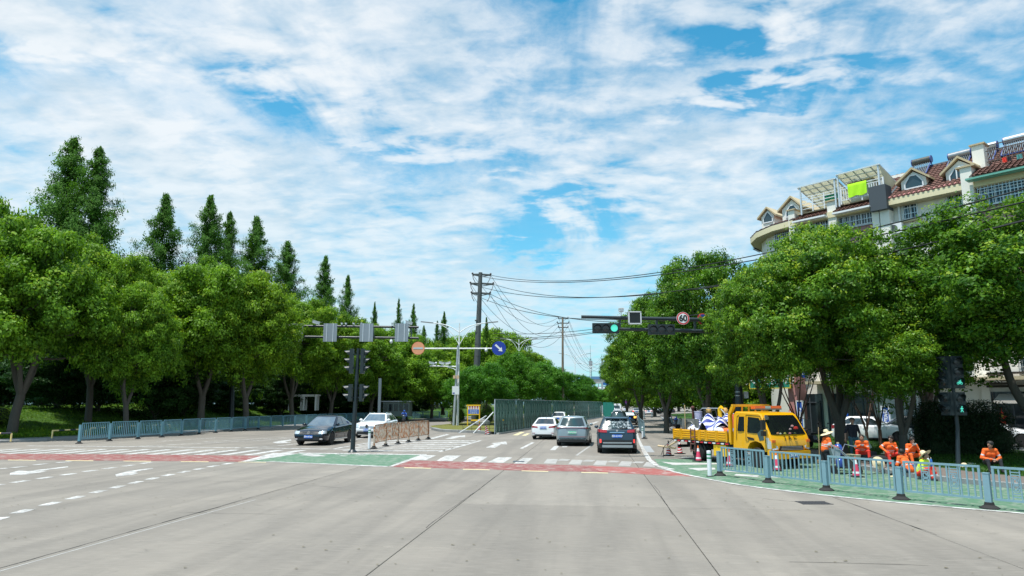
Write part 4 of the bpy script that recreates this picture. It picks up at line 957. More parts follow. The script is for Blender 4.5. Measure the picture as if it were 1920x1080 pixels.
cloth('dark_shirt', 1603, 1608, 18.9, .6, 1.0, (.01, .01, .015), 'small dark shirt hanging under the pergola left of the blue cloth', 'garment')
cloth('green_tarp', 1545, 1575, 17.9, .5, 1.8, (.02, .36, .22), 'green tarpaulin stretched on the left terrace', 'tarpaulin')
# solar water heaters
SG = 'solar water heaters on the roof ridge'
def solar(xl, yl, xr, yr, y, lb, tube=(.30, .30, .31)):
    a = Vector((*fp(xl, yl, y), 0)); b_ = Vector((*fp(xr, yr, y), 0)); u0_, z0_ = a.x, (a.y + b_.y) / 2; w = b_.x - a.x; p = BLD_LOC + UD * a.x + YD * y
    t = thing('solar_heater', lb, 'solar heater', (p.x, p.y, z0_), BA, SG)
    b = MB(); b.cyl((0, 0, 0), (w, 0, 0), .24, n=16); b.build('tank', M('tank_' + str(round(tube[0], 2)), tube, .35, metal=.6, var=.3, scale=3), t)
    b = MB(); b.cyl((-.03, 0, 0), (.02, 0, 0), .255, n=16); b.cyl((w - .02, 0, 0), (w + .03, 0, 0), .255, n=16); b.build('end_cap', M('blue_cap', (.03, .06, .25), .5), t)
    me = MB(); me.cyl((0, -.08, -.18), (0, -1.15, -1.25), .03, n=6); me = me.mesh('vacuum_tube', M('vacuum_tube', (.35, .40, .45), .15, metal=.5), 60)
    n = int(w / .115)
    for k in range(n): part('vacuum_tube', me, t, None, (.08 + (w - .16) * k / (n - 1), 0, 0))
    b = MB(); b.beam((0, -1.18, -1.29), (w, -1.18, -1.29), .08, .06)
    for x in (.03, w - .03): b.beam((x, 0, -.2), (x, -1.2, -1.32), .05, .05); b.beam((x, .05, -.2), (x, .35, -1.9), .05, .05); b.beam((x, -.5, -.8), (x, .25, -1.2), .04, .04)
    b.build('stand', M('blue_cap', (.03, .06, .25), .5), t, 0)
solar(1711, 306, 1746, 298, 4.2, 'leftmost solar heater with a dark weathered tank on the roof ridge', (.10, .10, .09)); solar(1779, 295, 1821, 284, 4.2, 'second solar heater from the left, grey tank behind the larger dormer')
solar(1829, 282, 1870, 270, 4.0, 'third solar heater, bright tank right of the larger dormer', (.5, .52, .54)); solar(1882, 267, 1940, 249, 4.0, 'largest solar heater cut by the right edge of the picture', (.5, .52, .54))
# ---------------------------------------------------------------- shop level: shutters, columns, signs (seen between trunks)
def fpx(x0, y0, x1, y1, y=.75):
    a = fp(x0, (y0 + y1) / 2, y)[0]; b_ = fp(x1, (y0 + y1) / 2, y)[0]; c = fp((x0 + x1) / 2, y0, y)[1]; d = fp((x0 + x1) / 2, y1, y)[1]; return a, b_, max(d, .1), c
SHUT = M('white_shutter', (.70, .71, .72), .55)
def shutter(x0, x1, y0=745, y1=812):
    a, b_, z0, z1 = fpx(x0, y0, x1, y1); z0 = .15; s = MB(); n = int((z1 - z0) / .11)
    for k in range(n): z = z0 + k * .11; s.extr([(a, .70, z + .004), (a, .655, z + .05), (a, .70, z + .104), (a, .79, z + .104), (a, .79, z + .004)], (b_ - a, 0, 0))
    s.build('roller_shutter', SHUT, bld, 0)
shutter(1669, 1701); shutter(1703, 1744); shutter(1752, 1778)
a, b_, z0, z1 = fpx(1744, 720, 1752, 815); bx('brown_column', a, b_, .5, .79, 0, z1, M('brown_tile', (.12, .07, .06), .8))
a, b_, z0, z1 = fpx(1470, 680, 1495, 830, .6)
a, b_, _, z1 = fpx(1480, 730, 1496, 812, -.6); bx('pink_column', a, b_, -.6, .79, 0, 5.2, M('pink_stone', (.42, .20, .19), .8, var=.1))
a, b_, z0, z1 = fpx(1690, 700, 1740, 722); bx('tan_fascia', a - 1, b_ + 1.5, .3, .79, z0, z1, M('tan_boards', (.42, .26, .16), .8, var=.2))
bx('shop_ledge', -6, uR, -.9, .79, 3.75, 3.95, BLDM['soff'])
DG = M('shop_dark_glass', (.015, .025, .03), .08, var=.4, scale=.5)
for (x0, x1) in ((1500, 1545), (1556, 1600), (1604, 1640), (1850, 1865), (1870, 1940)):
    a, b_, _, _ = fpx(x0, 760, x1, 820); bx('shop_window', a, b_, .7, .79, .3, 3.1, DG)
    b = MB()
    for u in (a, b_, (a + b_) / 2): b.box((u, .68, 1.7), (.08, .06, 2.8))
    b.box(((a + b_) / 2, .672, 2.5), (b_ - a, .06, .07)); b.build('shopfront_frame', BLDM['dark'], bld, 0)
def sign(name, x0, y0, x1, y1, y, col, text, tcol, size, label, vert=False, emit=0, border=None, tsize=None):
    a = fp(x0, (y0 + y1) / 2, y)[0]; b_ = fp(x1, (y0 + y1) / 2, y)[0]; c = fp((x0 + x1) / 2, y0, y)[1]; d = fp((x0 + x1) / 2, y1, y)[1]
    p = BLD_LOC + UD * ((a + b_) / 2) + YD * y; w = b_ - a; h = c - d
    t = thing(name, label, 'sign', (p.x, p.y, (c + d) / 2), BA)
    b = MB(); b.box((0, 0, 0), (w, .14, h)); b.build('sign_board', M('sign_' + label[:14], col, .45, var=.06), t, 0)
    if border: 
        b = MB()
        for zz_ in (-h / 2, h / 2): b.box((0, -.02, zz_), (w + .08, .16, .07))
        for xx in (-w / 2, w / 2): b.box((xx, -.021, 0), (.07, .158, h))
        b.build('sign_frame', M('signframe_' + label[:10], border, .5), t, 0)
    if text:
        s = '\n'.join(text) if vert else text
        txt(t, s, size, M('signtext_' + label[:12], tcol, .5), (0, -.078, 0), (pi / 2, 0, 0), bold=.006)
    return t
sign('shop_sign', 1655, 762, 1669, 806, -.6, (.02, .09, .42), '欧式雕塑', (.85, .87, .9), .27, 'tall blue vertical sign with white characters beside the white roller shutters', True, border=(.7, .72, .75))
sign('shop_sign', 1496, 752, 1507, 808, -1.0, (.02, .09, .42), '养生馆推拿', (.85, .87, .9), .22, 'tall blue vertical sign on the pink column behind the truck cab', True, border=(.7, .72, .75))
sign('shop_sign', 1585, 775, 1592, 812, -.4, (.02, .10, .45), None, None, .3, 'narrow blue banner between the slim tree stems')
sign('shop_sign', 1588, 788, 1652, 793.5, -.5, (.03, .42, .62), None, None, .3, 'long turquoise strip sign above the dark shop windows')
sign('shop_sign', 1406, 694, 1482, 728, -.8, (.02, .22, .16), '天天便利', (.9, .92, .9), 1.0, 'dark green shop sign with white characters and yellow lower edge behind the truck', border=(.65, .5, .05))
sign('shop_sign', 1858, 702, 1899, 720, .3, (.03, .03, .03), '太空', (.82, .82, .8), .5, 'black framed sign with pale characters on the white wall at far right', border=(.05, .04, .03))
sign('shop_sign', 1503, 690, 1512, 708, -.9, (.02, .06, .35), 'C', (.8, .85, .9), .5, 'small dark blue sign with a white crescent high among the branches')
sign('wall_sign', 1845, 772, 1860, 790, .5, (.02, .02, .02), None, None, .3, 'small black panel on the white pier left of the red knot ornament', border=(.7, .7, .7))
sign('door_notice', 1480, 769, 1487, 777, -.72, (.65, .04, .03), '福', (.9, .8, .75), .22, 'small red square notice on the pink column')
a, b_, z0, z1 = fpx(1846, 752, 1862, 820, .6); bx('white_pier', a, b_, .6, .79, 0, 4.2, BLDM['wall'])
aw = MB(); a, b_, z0, z1 = fpx(1862, 744, 1935, 757, -.6)
for k in range(16): aw.box(((a + b_) / 2, -.9 + k * .1, z0 + .03 + k * .035), (b_ - a, .092, .03))
aw.build('slatted_awning', M('awning_slats', (.45, .43, .40), .7), bld, 0)
tb_ = MB(); 
for (x0, y0, x1, y1) in ((1850, 697, 1940, 701), (1850, 722, 1940, 726)):
    a, b_, z0, z1 = fpx(x0, y0, x1, y1, .55); tb_.box(((a + b_) / 2, .6, (z0 + z1) / 2), (b_ - a, .2, z1 - z0))
tb_.build('dark_timber_band', M('dark_timber', (.03, .025, .02), .8), bld, 0)
u, z = fp(1880, 788, .4); p = BLD_LOC + UD * u + YD * .4
t = thing('knot_ornament', 'red and gold festive knot hanging by the dark shop door at far right', 'ornament', (p.x, p.y, z), BA)
RK = M('festive_red', (.65, .03, .02), .6)
b = MB(); b.box((0, 0, .25), (.36, .05, .36), mat=Matrix.Rotation(pi / 4, 4, 'Y')); b.box((0, 0, -.12), (.3, .05, .2)); b.build('knot', RK, t, 0)
b = MB(); b.tube([(0, 0, .5), (0, 0, .75)], .012, 6); b.build('cord', RK, t)
b = MB()
for k in range(7): b.tube([(-.06 + .02 * k, 0, -.2), (-.07 + .024 * k, 0, -.75)], .009, 5)
b.build('tassel', RK, t)
b = MB(); b.box((0, -.03, .25), (.16, .02, .16), mat=Matrix.Rotation(pi / 4, 4, 'Y')); b.build('gold_patch', M('gold_patch', (.75, .45, .05), .5), t, 0)
# low building wing running back along the side street, seen dark between the trunks
wg = thing('side_building', 'grey low building with dark barred openings behind the truck and the camphor trunks', 'building', (BLD_LOC.x - 4.5, BLD_LOC.y + 19, 0), R(79))
b = MB(); b.box((22, -3.5, 3.2), (44, 6, 6.4)); b.build('wall', M('grey_render', (.16, .16, .15), .85), wg, 0)
b = MB()
for k in range(70): b.box((.4 + k * .62, .12, 2.0), (.05, .05, 3.2))
b.build('railing_bars', BLDM['dark'], wg, 0)
for k in range(11):
    b = MB(); b.box((2 + 4 * k, -.46, 1.9), (2.8, .1, 2.9)); b.build('shop_opening', DG, wg, 0)
# ---------------------------------------------------------------- guard rails
FB = M('fence_blue_paint', (.19, .325, .38), .5, world=True, var=.15, scale=3, wear=.64, wearcol=(.30, .24, .18), wscale=9)
FBL = M('fence_blue_paint_left', (.13, .285, .35), .5, world=True, var=.15, scale=3)
RUST = M('rusty_rail', (.48, .42, .34), .85, world=True, var=.3, scale=12, wear=.46, wearcol=(.36, .14, .05), wscale=5)
RUB = M('black_rubber', (.018, .018, .018), .85, var=.3)
def foot_mesh(r=.21):
    b = MB(); b.lathe([(r, 0), (r * .96, .03), (r * .62, .075), (r * .5, .09), (r * .45, .15)], 8); return b.mesh('rubber_base', RUB, 30)
FOOT = foot_mesh()
def post_mesh(h, w, mat, name='post'):
    b = MB(); b.box((0, 0, h / 2 + .06), (w, w * .9, h - .12)); b.box((0, 0, h + .003), (w * 1.08, w, .02)); return b.mesh(name, mat, 0)
def bar_mesh(h, w, mat, name='bar'):
    b = MB(); b.box((0, 0, h / 2), (w, w * .8, h)); return b.mesh(name, mat, 0)
def frame_mesh(L, z0, z1, mat, t=.05):
    b = MB(); b.box((0, 0, z0 + t / 2), (L, .035, t)); b.box((0, 0, z1 - t / 2), (L, .04, t))
    for s in (-1, 1): b.box((s * (L / 2 - t / 2), .001, (z0 + z1) / 2), (t, .037, z1 - z0 - 2 * t))
    return b.mesh('panel_frame', mat, 0)
def fret_mesh(z0, z1, w, mat):
    b = MB(); h = z1 - z0; t = .022
    for s in (-1, 1): b.box((s * (w / 2 - t / 2), 0, (z0 + z1) / 2), (t, .022, h))
    n = 11
    for k in range(1, n): 
        z = z0 + h * k / n
        if k in (1, 2, n - 1, n - 2): b.box((0, 0, z), (w - 2 * t, .02, .024))
    for c in (z0 + h * .37, z0 + h * .63):
        q = h * .105; x = w * .27
        s = 1 if c > z0 + h * .5 else -1
        for (a, e) in (((-w / 2 + t, q), (x, q)), ((x, q), (x, -q)), ((x, -q), (-x, -q)), ((-x, -q), (-x, q * .45)), ((-x, q * .45), (x * .35, q * .45)), ((x * .35, q * .45), (x * .35, -q * .35)), ((x, -q * .3), (w / 2 - t, -q * .3))):
            b.beam((a[0], 0, c + s * a[1]), (e[0], 0, c + s * e[1]), .026, .018, up=(0, 1, 0))
    return b.mesh('fret_panel', mat, 0)
def rail(name, label, path, zt, zb, posth, mat, frets, group=None, nb=12, single=999, postw=.12, gap=.10, cat='guardrail', base=True, barw=.03, per=None):
    t = thing(name, label, cat, path[0], 0, group); o0 = Vector(path[0]); pm_ = post_mesh(posth, postw, mat); cache = {}; stuff = MB(); nbars = 0
    for i, p in enumerate(path):
        d = path[min(i + 1, len(path) - 1)] - path[max(i - 1, 0)]; a = atan2(d.y, d.x)
        part('post', pm_, t, None, p - o0, (0, 0, a))
        if base: part('rubber_base', FOOT, t, None, p - o0 + Vector((0, 0, .0)), (0, 0, a + .39))
    for i in range(len(path) - 1):
        a, b = path[i], path[i + 1]; d = b - a; L = d.length - postw - .03 - gap; c = (a + b) / 2 - o0; ang = atan2(d.y, d.x)
        k = round(L, 1)
        if k not in cache: cache[k] = frame_mesh(k, zb, zt, mat)
        part('panel_frame', cache[k], t, None, c, (0, 0, ang)); L = k; u = d.normalized()
        fs = frets(i) if frets else []
        if fs:
            if 'f' not in cache: cache['f'] = fret_mesh(zb + .05, zt - .05, .20, mat)
            for f in fs: part('fret_panel', cache['f'], t, None, c + u * (L * (f - .5)), (0, 0, ang))
        bk = 'b'
        if bk not in cache: cache[bk] = bar_mesh(zt - zb - .1, barw, mat)
        for j in range(1, nb + 1):
            x = L * (j / (nb + 1) - .5)
            if any(abs(x - L * (f - .5)) < .11 for f in fs): continue
            q = c + u * x
            if nbars < single: part('bar', cache[bk], t, None, q + Vector((0, 0, zb + .05)), (0, 0, ang)); nbars += 1
            else: stuff.box((q.x, q.y, (zt + zb) / 2), (barw, barw * .8, zt - zb - .1), ang)
    if stuff.v:
        o = stuff.build('bars', mat, t, 0); o['kind'] = 'stuff'
    return t
PR = [G(*p) for p in [(1350, 892), (1441, 905), (1550, 920), (1690, 937), (1856, 954)]]
PR += [PR[-1] + (PR[-1] - PR[-2]) * k for k in (1, 2)]
FG = 'blue guardrails with meander panels'
rail('guardrail', 'blue guardrail with meander fretwork curving along the green lane at right', PR, .97, .20, .80, FB, lambda i: {0: [.27, .66], 3: [.30, .67], 4: [.27, .66], 5: [.3]}.get(i, []), FG, nb=11, postw=.13, barw=.034)
LPth = smooth([Vector(p) for p in [(-26.6, 42.8, 0), (-25.9, 50, 0), (-25.4, 58, 0), (-23.9, 68, 0), (-20, 81, 0), (-14.5, 95, 0), (-8.5, 110, 0)]], 2)
def resample(P, step):
    out = [P[0]]; acc = 0
    for a, b in zip(P[:-1], P[1:]):
        L = (b - a).length; s = step - acc
        while s <= L: out.append(a.lerp(b, s / L)); s += step
        acc = (acc + L) % step if L + acc >= step else acc + L
    return out
L0 = G(148, 832); L1 = G(202, 827.2)
LP_ = [L0] + resample([G(205, 827)] + [G(*p) for p in [(285, 821.5), (400, 812), (520, 802.5), (640, 794.5), (740, 788.5), (842, 784.5)]], 2.55)
rail('guardrail', 'long blue guardrail along the left park road, ending behind the white car', LP_, 1.24, .24, 1.12, FBL, lambda i: [.33, .62] if i % 3 == 2 else [], FG, nb=13, single=150, postw=.14, barw=.036)
RF = [G(701, 841.5), G(723, 836.6), G(746, 832.4), G(766, 829), G(784, 826), G(803, 823.4)]
rail('rusty_guardrail', 'rust-eaten guardrail on black rubber feet between the white car and the hatched area', RF, 1.28, .30, 1.16, RUST, lambda i: [.5] if i % 2 else [], None, nb=14, postw=.10, gap=.03, barw=.034)
M1 = [G(*p) for p in [(1208, 823), (1200, 811), (1197.5, 802), (1199.5, 795), (1203.5, 789.5), (1209, 785.5)]]
rail('guardrail', 'short curved guardrail between the car lane and the right cycle lane', M1, 1.2, .2, 1.1, M('fence_grey_blue', (.16, .24, .27), .6), None, FG, nb=9)
M2 = [G(*p) for p in [(1222, 783), (1226, 780.5), (1230, 778.4)]]
rail('guardrail', 'small far guardrail piece beside the last cycle lane opening', M2, 1.2, .2, 1.1, M('fence_grey_blue'), None, FG, nb=9)
# small reflector plates on the left guard rail
# ---------------------------------------------------------------- delineator posts and cones
WPL = M('white_plastic', (.72, .75, .78), .45, var=.05); GRB = M('green_band', (.02, .22, .10), .5)
def delin(px, py, h, label):
    t = thing('delineator_post', label, 'bollard', G(px, py), 0, 'white bollards with green bands'); r = .072
    b = MB(); b.lathe([(r * 1.15, 0), (r * 1.15, .02), (r, .03), (r, h), (r * .8, h + .015)], 14); b.build('tube', WPL, t)
    for z in (h - .13, h - .25): b = MB(); b.lathe([(r + .003, z), (r + .003, z + .05)], 14); b.build('band', GRB, t)
    b = MB(); b.lathe([(r * 1.8, 0), (r * 1.7, .015), (r * 1.2, .03)], 14); b.build('base', RUB, t); return t
delin(1331, 893.5, .83, 'white bollard at the near end of the right guardrail'); delin(1205.5, 822.5, .80, 'white bollard at the foot of the short curved guardrail'); delin(692, 842.5, 1.1, 'tallest white bollard, at the end of the rusty guardrail')
PKC = M('pink_cone_plastic', (.62, .05, .12), .5, var=.08); ORT = M('orange_tip', (.75, .14, .02), .5); REFW = M('reflective_white', (.72, .72, .74), .4)
def cone(px, py, h, label, kind, lean=0, group=None, z=0):
    t = thing('traffic_cone', label, 'traffic cone', G(px, py, z), rng.random() * 6, group); t.rotation_euler[1] = lean
    R0 = h * .20; f = lambda s: R0 * (1 - s * .84)
    def band(a, b_, mat, nm, off=0):
        m_ = MB(); m_.lathe([(f(a) + off, h * a), (f(b_) + off, h * b_)], 18); m_.build(nm, mat, t)
    b = MB(); w = R0 * 2.9; b.box((0, 0, .02), (w, w, .04)); b.lathe([(R0 * 1.12, .04), (R0, .06)], 18); b.build('base', RUB, t, 30)
    if kind == 'pink':
        band(.05, .18, PKC, 'sleeve'); band(.18, .28, REFW, 'reflective_band'); band(.28, .64, PKC, 'sleeve'); band(.64, .84, REFW, 'reflective_band'); band(.84, 1.0, ORT, 'tip')
    else:
        b = MB(); b.lathe([(R0, .05), (f(.84), h * .84)], 18); b.build('sleeve', REFW, t)
        red = M('cone_red', (.50, .015, .015), .5)
        for i in range(4):   # slanted red stripes wrapped round the sleeve
            s = MB(); rows = []
            for q in range(19):
                a = 2 * pi * q / 18; zc = .14 + .185 * i + .06 * sin(a); 
                rows.append([((f(z_) + .009) * cos(a), (f(z_) + .009) * sin(a), h * z_) for z_ in (zc - .05, zc + .05)])
            s.grid(rows); s.build('red_stripe', red, t)
        band(.84, 1.0, RUB, 'tip'); b = MB(); b.ball((0, 0, h * 1.01), .035); b.build('top_knob', RUB, t)
    return t
PCG = 'pink traffic cones with white bands'; SCG = 'white cones with slanted red stripes'
cone(1310, 865.5, .66, 'pink cone with orange tip left of the white bollard', 'pink', group=PCG); cone(1368, 875, .66, 'pink cone behind the first fretwork panel of the right guardrail', 'pink', group=PCG)
cone(1457, 883, .66, 'pink cone in front of the yellow truck bumper', 'pink', group=PCG); cone(1606, 894.5, .66, 'pink cone beside the marking machine', 'pink', group=PCG)
cone(1254, 854.5, .66, 'striped cone farther from the truck, on the cycle lane', 's', group=SCG); cone(1275, 851, .66, 'striped cone right under the rear of the truck bed', 's', group=SCG)
cone(899, 812, .85, 'left striped cone at the median kerb', 's', group=SCG); cone(914, 815, .85, 'right leaning striped cone at the median kerb', 's', .22, group=SCG)
# ---------------------------------------------------------------- signals
SG_ = M('signal_housing', (.012, .022, .026), .45, var=.2); LENS = M('unlit_lens', (.035, .04, .045), .15, var=.4, scale=30)
CYAN = M('green_lamp', (.08, .62, .48), .4, emit=.8, var=.25, scale=40)
POLE = M('dark_steel', (.012, .022, .028), .4, var=.2, scale=3)
def signal_head(parent, loc, rz, n, horiz=False, lens=.15, lit=None, pitch=None, visor=.20, shape=None, label=None):
    """local: faces -y"""
    p = pitch or lens * 2.35; h = p * n + .06; w = lens * 2 + .14
    e = bpy.data.objects.new('signal_head', None)
    b = MB(); dims = (h, .16, w) if horiz else (w, .16, h)
    b.box((0, 0, 0), dims); b.box((0, -.085, 0), (dims[0] - .04, .02, dims[2] - .04))
    hd = b.build('signal_head', SG_, parent, 0, label); hd.location = loc; hd.rotation_euler = (0, 0, rz)
    for k in range(n):
        q = (k - (n - 1) / 2) * p; c = Vector((q, -.1, 0)) if horiz else Vector((0, -.1, -q))
        b = MB(); b.lathe([(.0, .02), (lens * .7, .012), (lens, 0)], 18, mat=Matrix.Rotation(pi / 2, 4, 'X'), c=c)
        on = lit is not None and k in lit
        b.build('lens', CYAN if on and not shape else LENS, hd)
        v = MB(); rows = []
        for s in range(15):
            a = R(-35) + (pi + R(70)) * s / 14; x = lens * 1.08 * cos(a); z = lens * 1.08 * sin(a); dep = visor * (.35 + .65 * max(0, sin(a)))
            rows.append([c + Vector((x, .0, z)), c + Vector((x * 1.0, -dep, z * 1.0 - (.02 if z > 0 else 0)))])
        v.grid(rows); v.grid([[p_ * 1.0 + Vector((0, 0, .012)) for p_ in r] for r in rows]); v.build('visor', SG_, hd)
        if on and shape:
            g = MB(); gx = lambda x, z: c + Vector((x * lens, -.03, z * lens))
            def st(a, b__, w_=.016): g.beam(gx(*a), gx(*b__), w_, w_, up=(0, 1, 0))
            if shape == 'man':
                g.ball(tuple(gx(.05, .62)), lens * .16, 8); st((0, .42), (0, -.05), .03); st((0, .38), (-.38, .0)); st((0, .38), (.38, .05)); st((0, -.05), (-.32, -.7)); st((0, -.05), (.3, -.7))
            else:
                for s in (-1, 1):
                    for q2 in range(12): a = q2 * pi / 6; st((s * .42 + .27 * cos(a), -.25 + .27 * sin(a)), (s * .42 + .27 * cos(a + pi / 6), -.25 + .27 * sin(a + pi / 6)), .010)
                for s in (((-.42, -.25), (-.1, .25)), ((-.1, .25), (.3, .25)), ((.42, -.25), (.25, .5)), ((-.1, .25), (.05, -.25)), ((.05, -.25), (.3, .25)), ((-.42, -.25), (.05, -.25)), ((-.2, .35), (.0, .35)), ((.15, .52), (.4, .52))): st(*s, .012)
            g.build('lit_symbol', CYAN, hd)
    return hd
# four headed pole, left centre
g = G(661, 848); s = (848 - 757) / HC
t = thing('signal_pole', 'dark signal pole with four signal heads seen from the side, on the green box', 'traffic light', g)
b = MB(); b.tube([(0, 0, 0), (0, 0, .06), (.0, 0, .14), (.04, 0, 2.2), (.1, 0, 5.2)], [.24, .2, .12, .105, .085], 14); b.build('pole', POLE, t)
for sx in (-1, 1):
    x = sx * .27; rz = R(-78) if sx < 0 else R(78)
    for (z, n) in ((4.55, 3), (2.95, 2)):
        signal_head(t, (x + .07 if sx > 0 else x + .05, 0, z), rz + (R(-8) if sx < 0 else R(14)), n, lens=.14, pitch=.40, visor=.30)
        b = MB()
        for dz in (-.35, .35): b.beam((.06, 0, z + dz * n / 3), (x + .04, 0, z + dz * n / 3), .05, .05)
        b.build('bracket', POLE, t, 0)
# right pole with the bicycle and pedestrian lights
g = G(1797, 872, .15)
t = thing('signal_pole', 'dark signal pole with lit green bicycle and walking figure on the right verge', 'traffic light', g)
pt = lambda px, py: At(px, py, g.y) - g
tp = pt(1781, 672)
b = MB(); b.tube([(0, 0, 0), (0, 0, .1), tuple(pt(1795, 800)), tuple(tp)], [.13, .08, .07, .06], 12); b.build('pole', POLE, t)
ppx = (pt(1803, 736) - pt(1803, 668)).length / 68
tilt = R(0)
signal_head(t, pt(1789, 698) + Vector((0, -.12, 0)), R(4), 3, lens=.155, pitch=.385, lit=[2], shape='bike', visor=.2)
signal_head(t, pt(1794, 757) + Vector((0, -.12, 0)), R(4), 2, lens=.155, pitch=.40, lit=[1], shape='man', visor=.2)
signal_head(t, pt(1770, 698), R(-70), 3, lens=.155, pitch=.385, visor=.28); signal_head(t, pt(1776, 757), R(-70), 2, lens=.155, pitch=.40, visor=.28)
b = MB()
for y in (684, 712, 748, 768): b.beam(pt(1768, y), pt(1794, y), .05, .05)
b.build('bracket', POLE, t, 0)
# right mast arm with hanging heads and signs
Y = 31.5; g = Vector((At(1385, 760, Y).x, Y, .15))
pt = lambda px, py, dy=0: At(px, py, Y + dy) - g
t = thing('signal_mast', 'dark mast with long horizontal arms carrying traffic lights over the right lanes', 'traffic light', g)
b = MB(); b.tube([(0, 0, -.1), (0, 0, .1), (0, 0, .12), tuple(pt(1384, 700)), tuple(pt(1383, 585))], [.28, .28, .2, .16, .13], 16); b.build('pole', POLE, t)
b = MB(); b.tube([pt(1090, 594), pt(1250, 598), pt(1384, 601)], [.075, .085, .10], 12); b.build('arm', POLE, t)
b = MB(); b.tube([pt(1161, 617), pt(1250, 619), pt(1384, 623)], [.07, .08, .09], 12); b.build('arm', POLE, t)
for x in (1162, 1231, 1303): b = MB(); b.beam(pt(x, 596), pt(x, 619), .09, .09); b.build('strut', POLE, t, 0)
signal_head(t, pt(1135.5, 615.5, -.22), 0, 3, True, lens=.165, pitch=.385, lit=[2], visor=.12)
signal_head(t, pt(1240, 617.8, -.22), 0, 3, True, lens=.165, pitch=.385, visor=.12)
b = MB(); w = pt(1201, 595) - pt(1179, 595); b.box(pt(1190, 596, -.2), (w.x, .12, w.x)); o = b.build('countdown_display', M('black_screen', (.006, .008, .009), .3), t, 0)
b = MB(); c = pt(1190, 596, -.2); h = w.x / 2
for (dx, dz, sx_, sz_) in ((0, h, w.x + .05, .05), (0, -h, w.x + .05, .05), (h, 0, .05, w.x), (-h, 0, .05, w.x)): b.box((c.x + dx, c.y - .02, c.z + dz), (sx_, .14, sz_))
b.build('display_frame', M('pale_frame', (.60, .62, .66), .5), o, 0)
bb = MB(); c = pt(1164.5, 582); bb.box(c, (.2, .32, .13)); bb.box(c + Vector((0, -.02, .08)), (.23, .36, .03)); bb.tube([c, pt(1164.5, 595)], .02, 6); o = bb.build('camera', WPL, t, 0)
b = MB(); b.box(pt(1399, 740.5), (.17, .12, .30)); b.build('control_box', WPL, t, 0)
b = MB()
for y in (735, 742): b.lathe([(.172, -.01), (.172, .01)], 16, c=pt(1384.5, y))
b.build('steel_strap', M('strap_steel', (.6, .6, .6), .3, metal=.8), t)
def disc(name, parent, c, r, layers, rz=0, rx=0):
    """layers: (radius factor, material, thickness)"""
    mt = Matrix.Rotation(rz, 4, 'Z') @ Matrix.Rotation(pi / 2, 4, 'X'); first = None
    for i, (f, m, dz) in enumerate(layers):
        b = MB(); b.lathe([(r * f, 0), (r * f, .02 + .004 * i)], 36, mat=mt); o = b.build(name if i == 0 else 'sign_layer', m, parent if i == 0 else first, 30); 
        if i == 0: o.location = c; first = o
    return first
RED = M('sign_red', (.60, .02, .03), .45, var=.05); SWH = M('sign_white', (.78, .80, .82), .45, var=.03); SBL = M('sign_blue', (.01, .045, .35), .4, var=.05); SBK = M('sign_black', (.01, .01, .01), .5)
SGR = M('sign_grey_back', (.40, .43, .45), .5, metal=.4)
p = g + pt(1280.5, 597, -.2); t = thing('speed_limit_sign', 'round speed limit sign reading 60 in a red ring on the right mast arm', 'sign', p)
disc('sign_plate', t, (0, 0, 0), .295, [(1, SWH, 0), (.96, RED, 0), (.76, SWH, 0)]); txt(t, '60', .40, SBK, (0, -.034, -.005), (pi / 2, 0, 0), .95, .012)
p = g + pt(1318, 598, .12); t = thing('no_stopping_sign', 'blue no stopping sign with red cross half hidden behind the mast arm', 'sign', p)
d = disc('sign_plate', t, (0, 0, 0), .27, [(1, RED, 0), (.80, SBL, 0)])
b = MB(); b.beam((-.19, -.03, -.19), (.19, -.03, .19), .045, .012, up=(0, 1, 0)); b.beam((-.19, -.034, .19), (.19, -.034, -.19), .045, .012, up=(0, 1, 0)); b.build('red_cross', RED, t, 0)
# left double gantry seen from behind
Y = 70.0; gx = At(436, 760, Y).x; gz = pz(gx, Y); g = Vector((gx, Y, gz)); pt = lambda px, py, dy=0: At(px, py, Y + dy) - g
t = thing('sign_gantry', 'dark double bar gantry reaching from the park trees, with grey sign backs and cameras', 'gantry', g)
b = MB(); b.tube([(0, 0, -.2), (0, 0, .1), tuple(pt(438, 600))], [.30, .26, .2], 14); b.build('pole', POLE, t)
b = MB(); b.tube([pt(438, 610), pt(785, 613.5)], [.13, .12], 12); b.build('bar', POLE, t); b = MB(); b.tube([pt(438, 630), pt(785, 634)], [.13, .12], 12); b.build('bar', POLE, t)
b = MB()
for x in (622.5, 700, 771, 546): b.beam(pt(x, 612), pt(x, 633), .16, .12)
b.build('strut', POLE, t, 0)
for x0, x1 in ((544, 567), (607, 631), (675, 699), (741, 765)):
    b = MB(); a = pt(x0, 606.5, -.25); c = pt(x1, 640.5, -.25); b.box(((a.x + c.x) / 2, a.y, (a.z + c.z) / 2), (c.x - a.x, .04, a.z - c.z)); o = b.build('sign_back', M('alu_sheet', (.27, .31, .35), .45, metal=.3, var=.1), t, 0)
    b = MB()
    for f in (.25, .72): b.box((a.x + (c.x - a.x) * f, a.y - .04, (a.z + c.z) / 2), (.07, .04, a.z - c.z))
    b.build('stiffener', M('alu_bright', (.62, .66, .70), .4, metal=.3), o, 0)
    b = MB()
    for f in (.25, .72):
        for y in (612.2, 632.4): q = pt(x0 + (x1 - x0) * f, y, 0); b.tube([q + Vector((-.04, 0, 0)), q + Vector((.04, 0, 0))], .15, 12)
    b.build('clamp', M('alu_bright'), o)
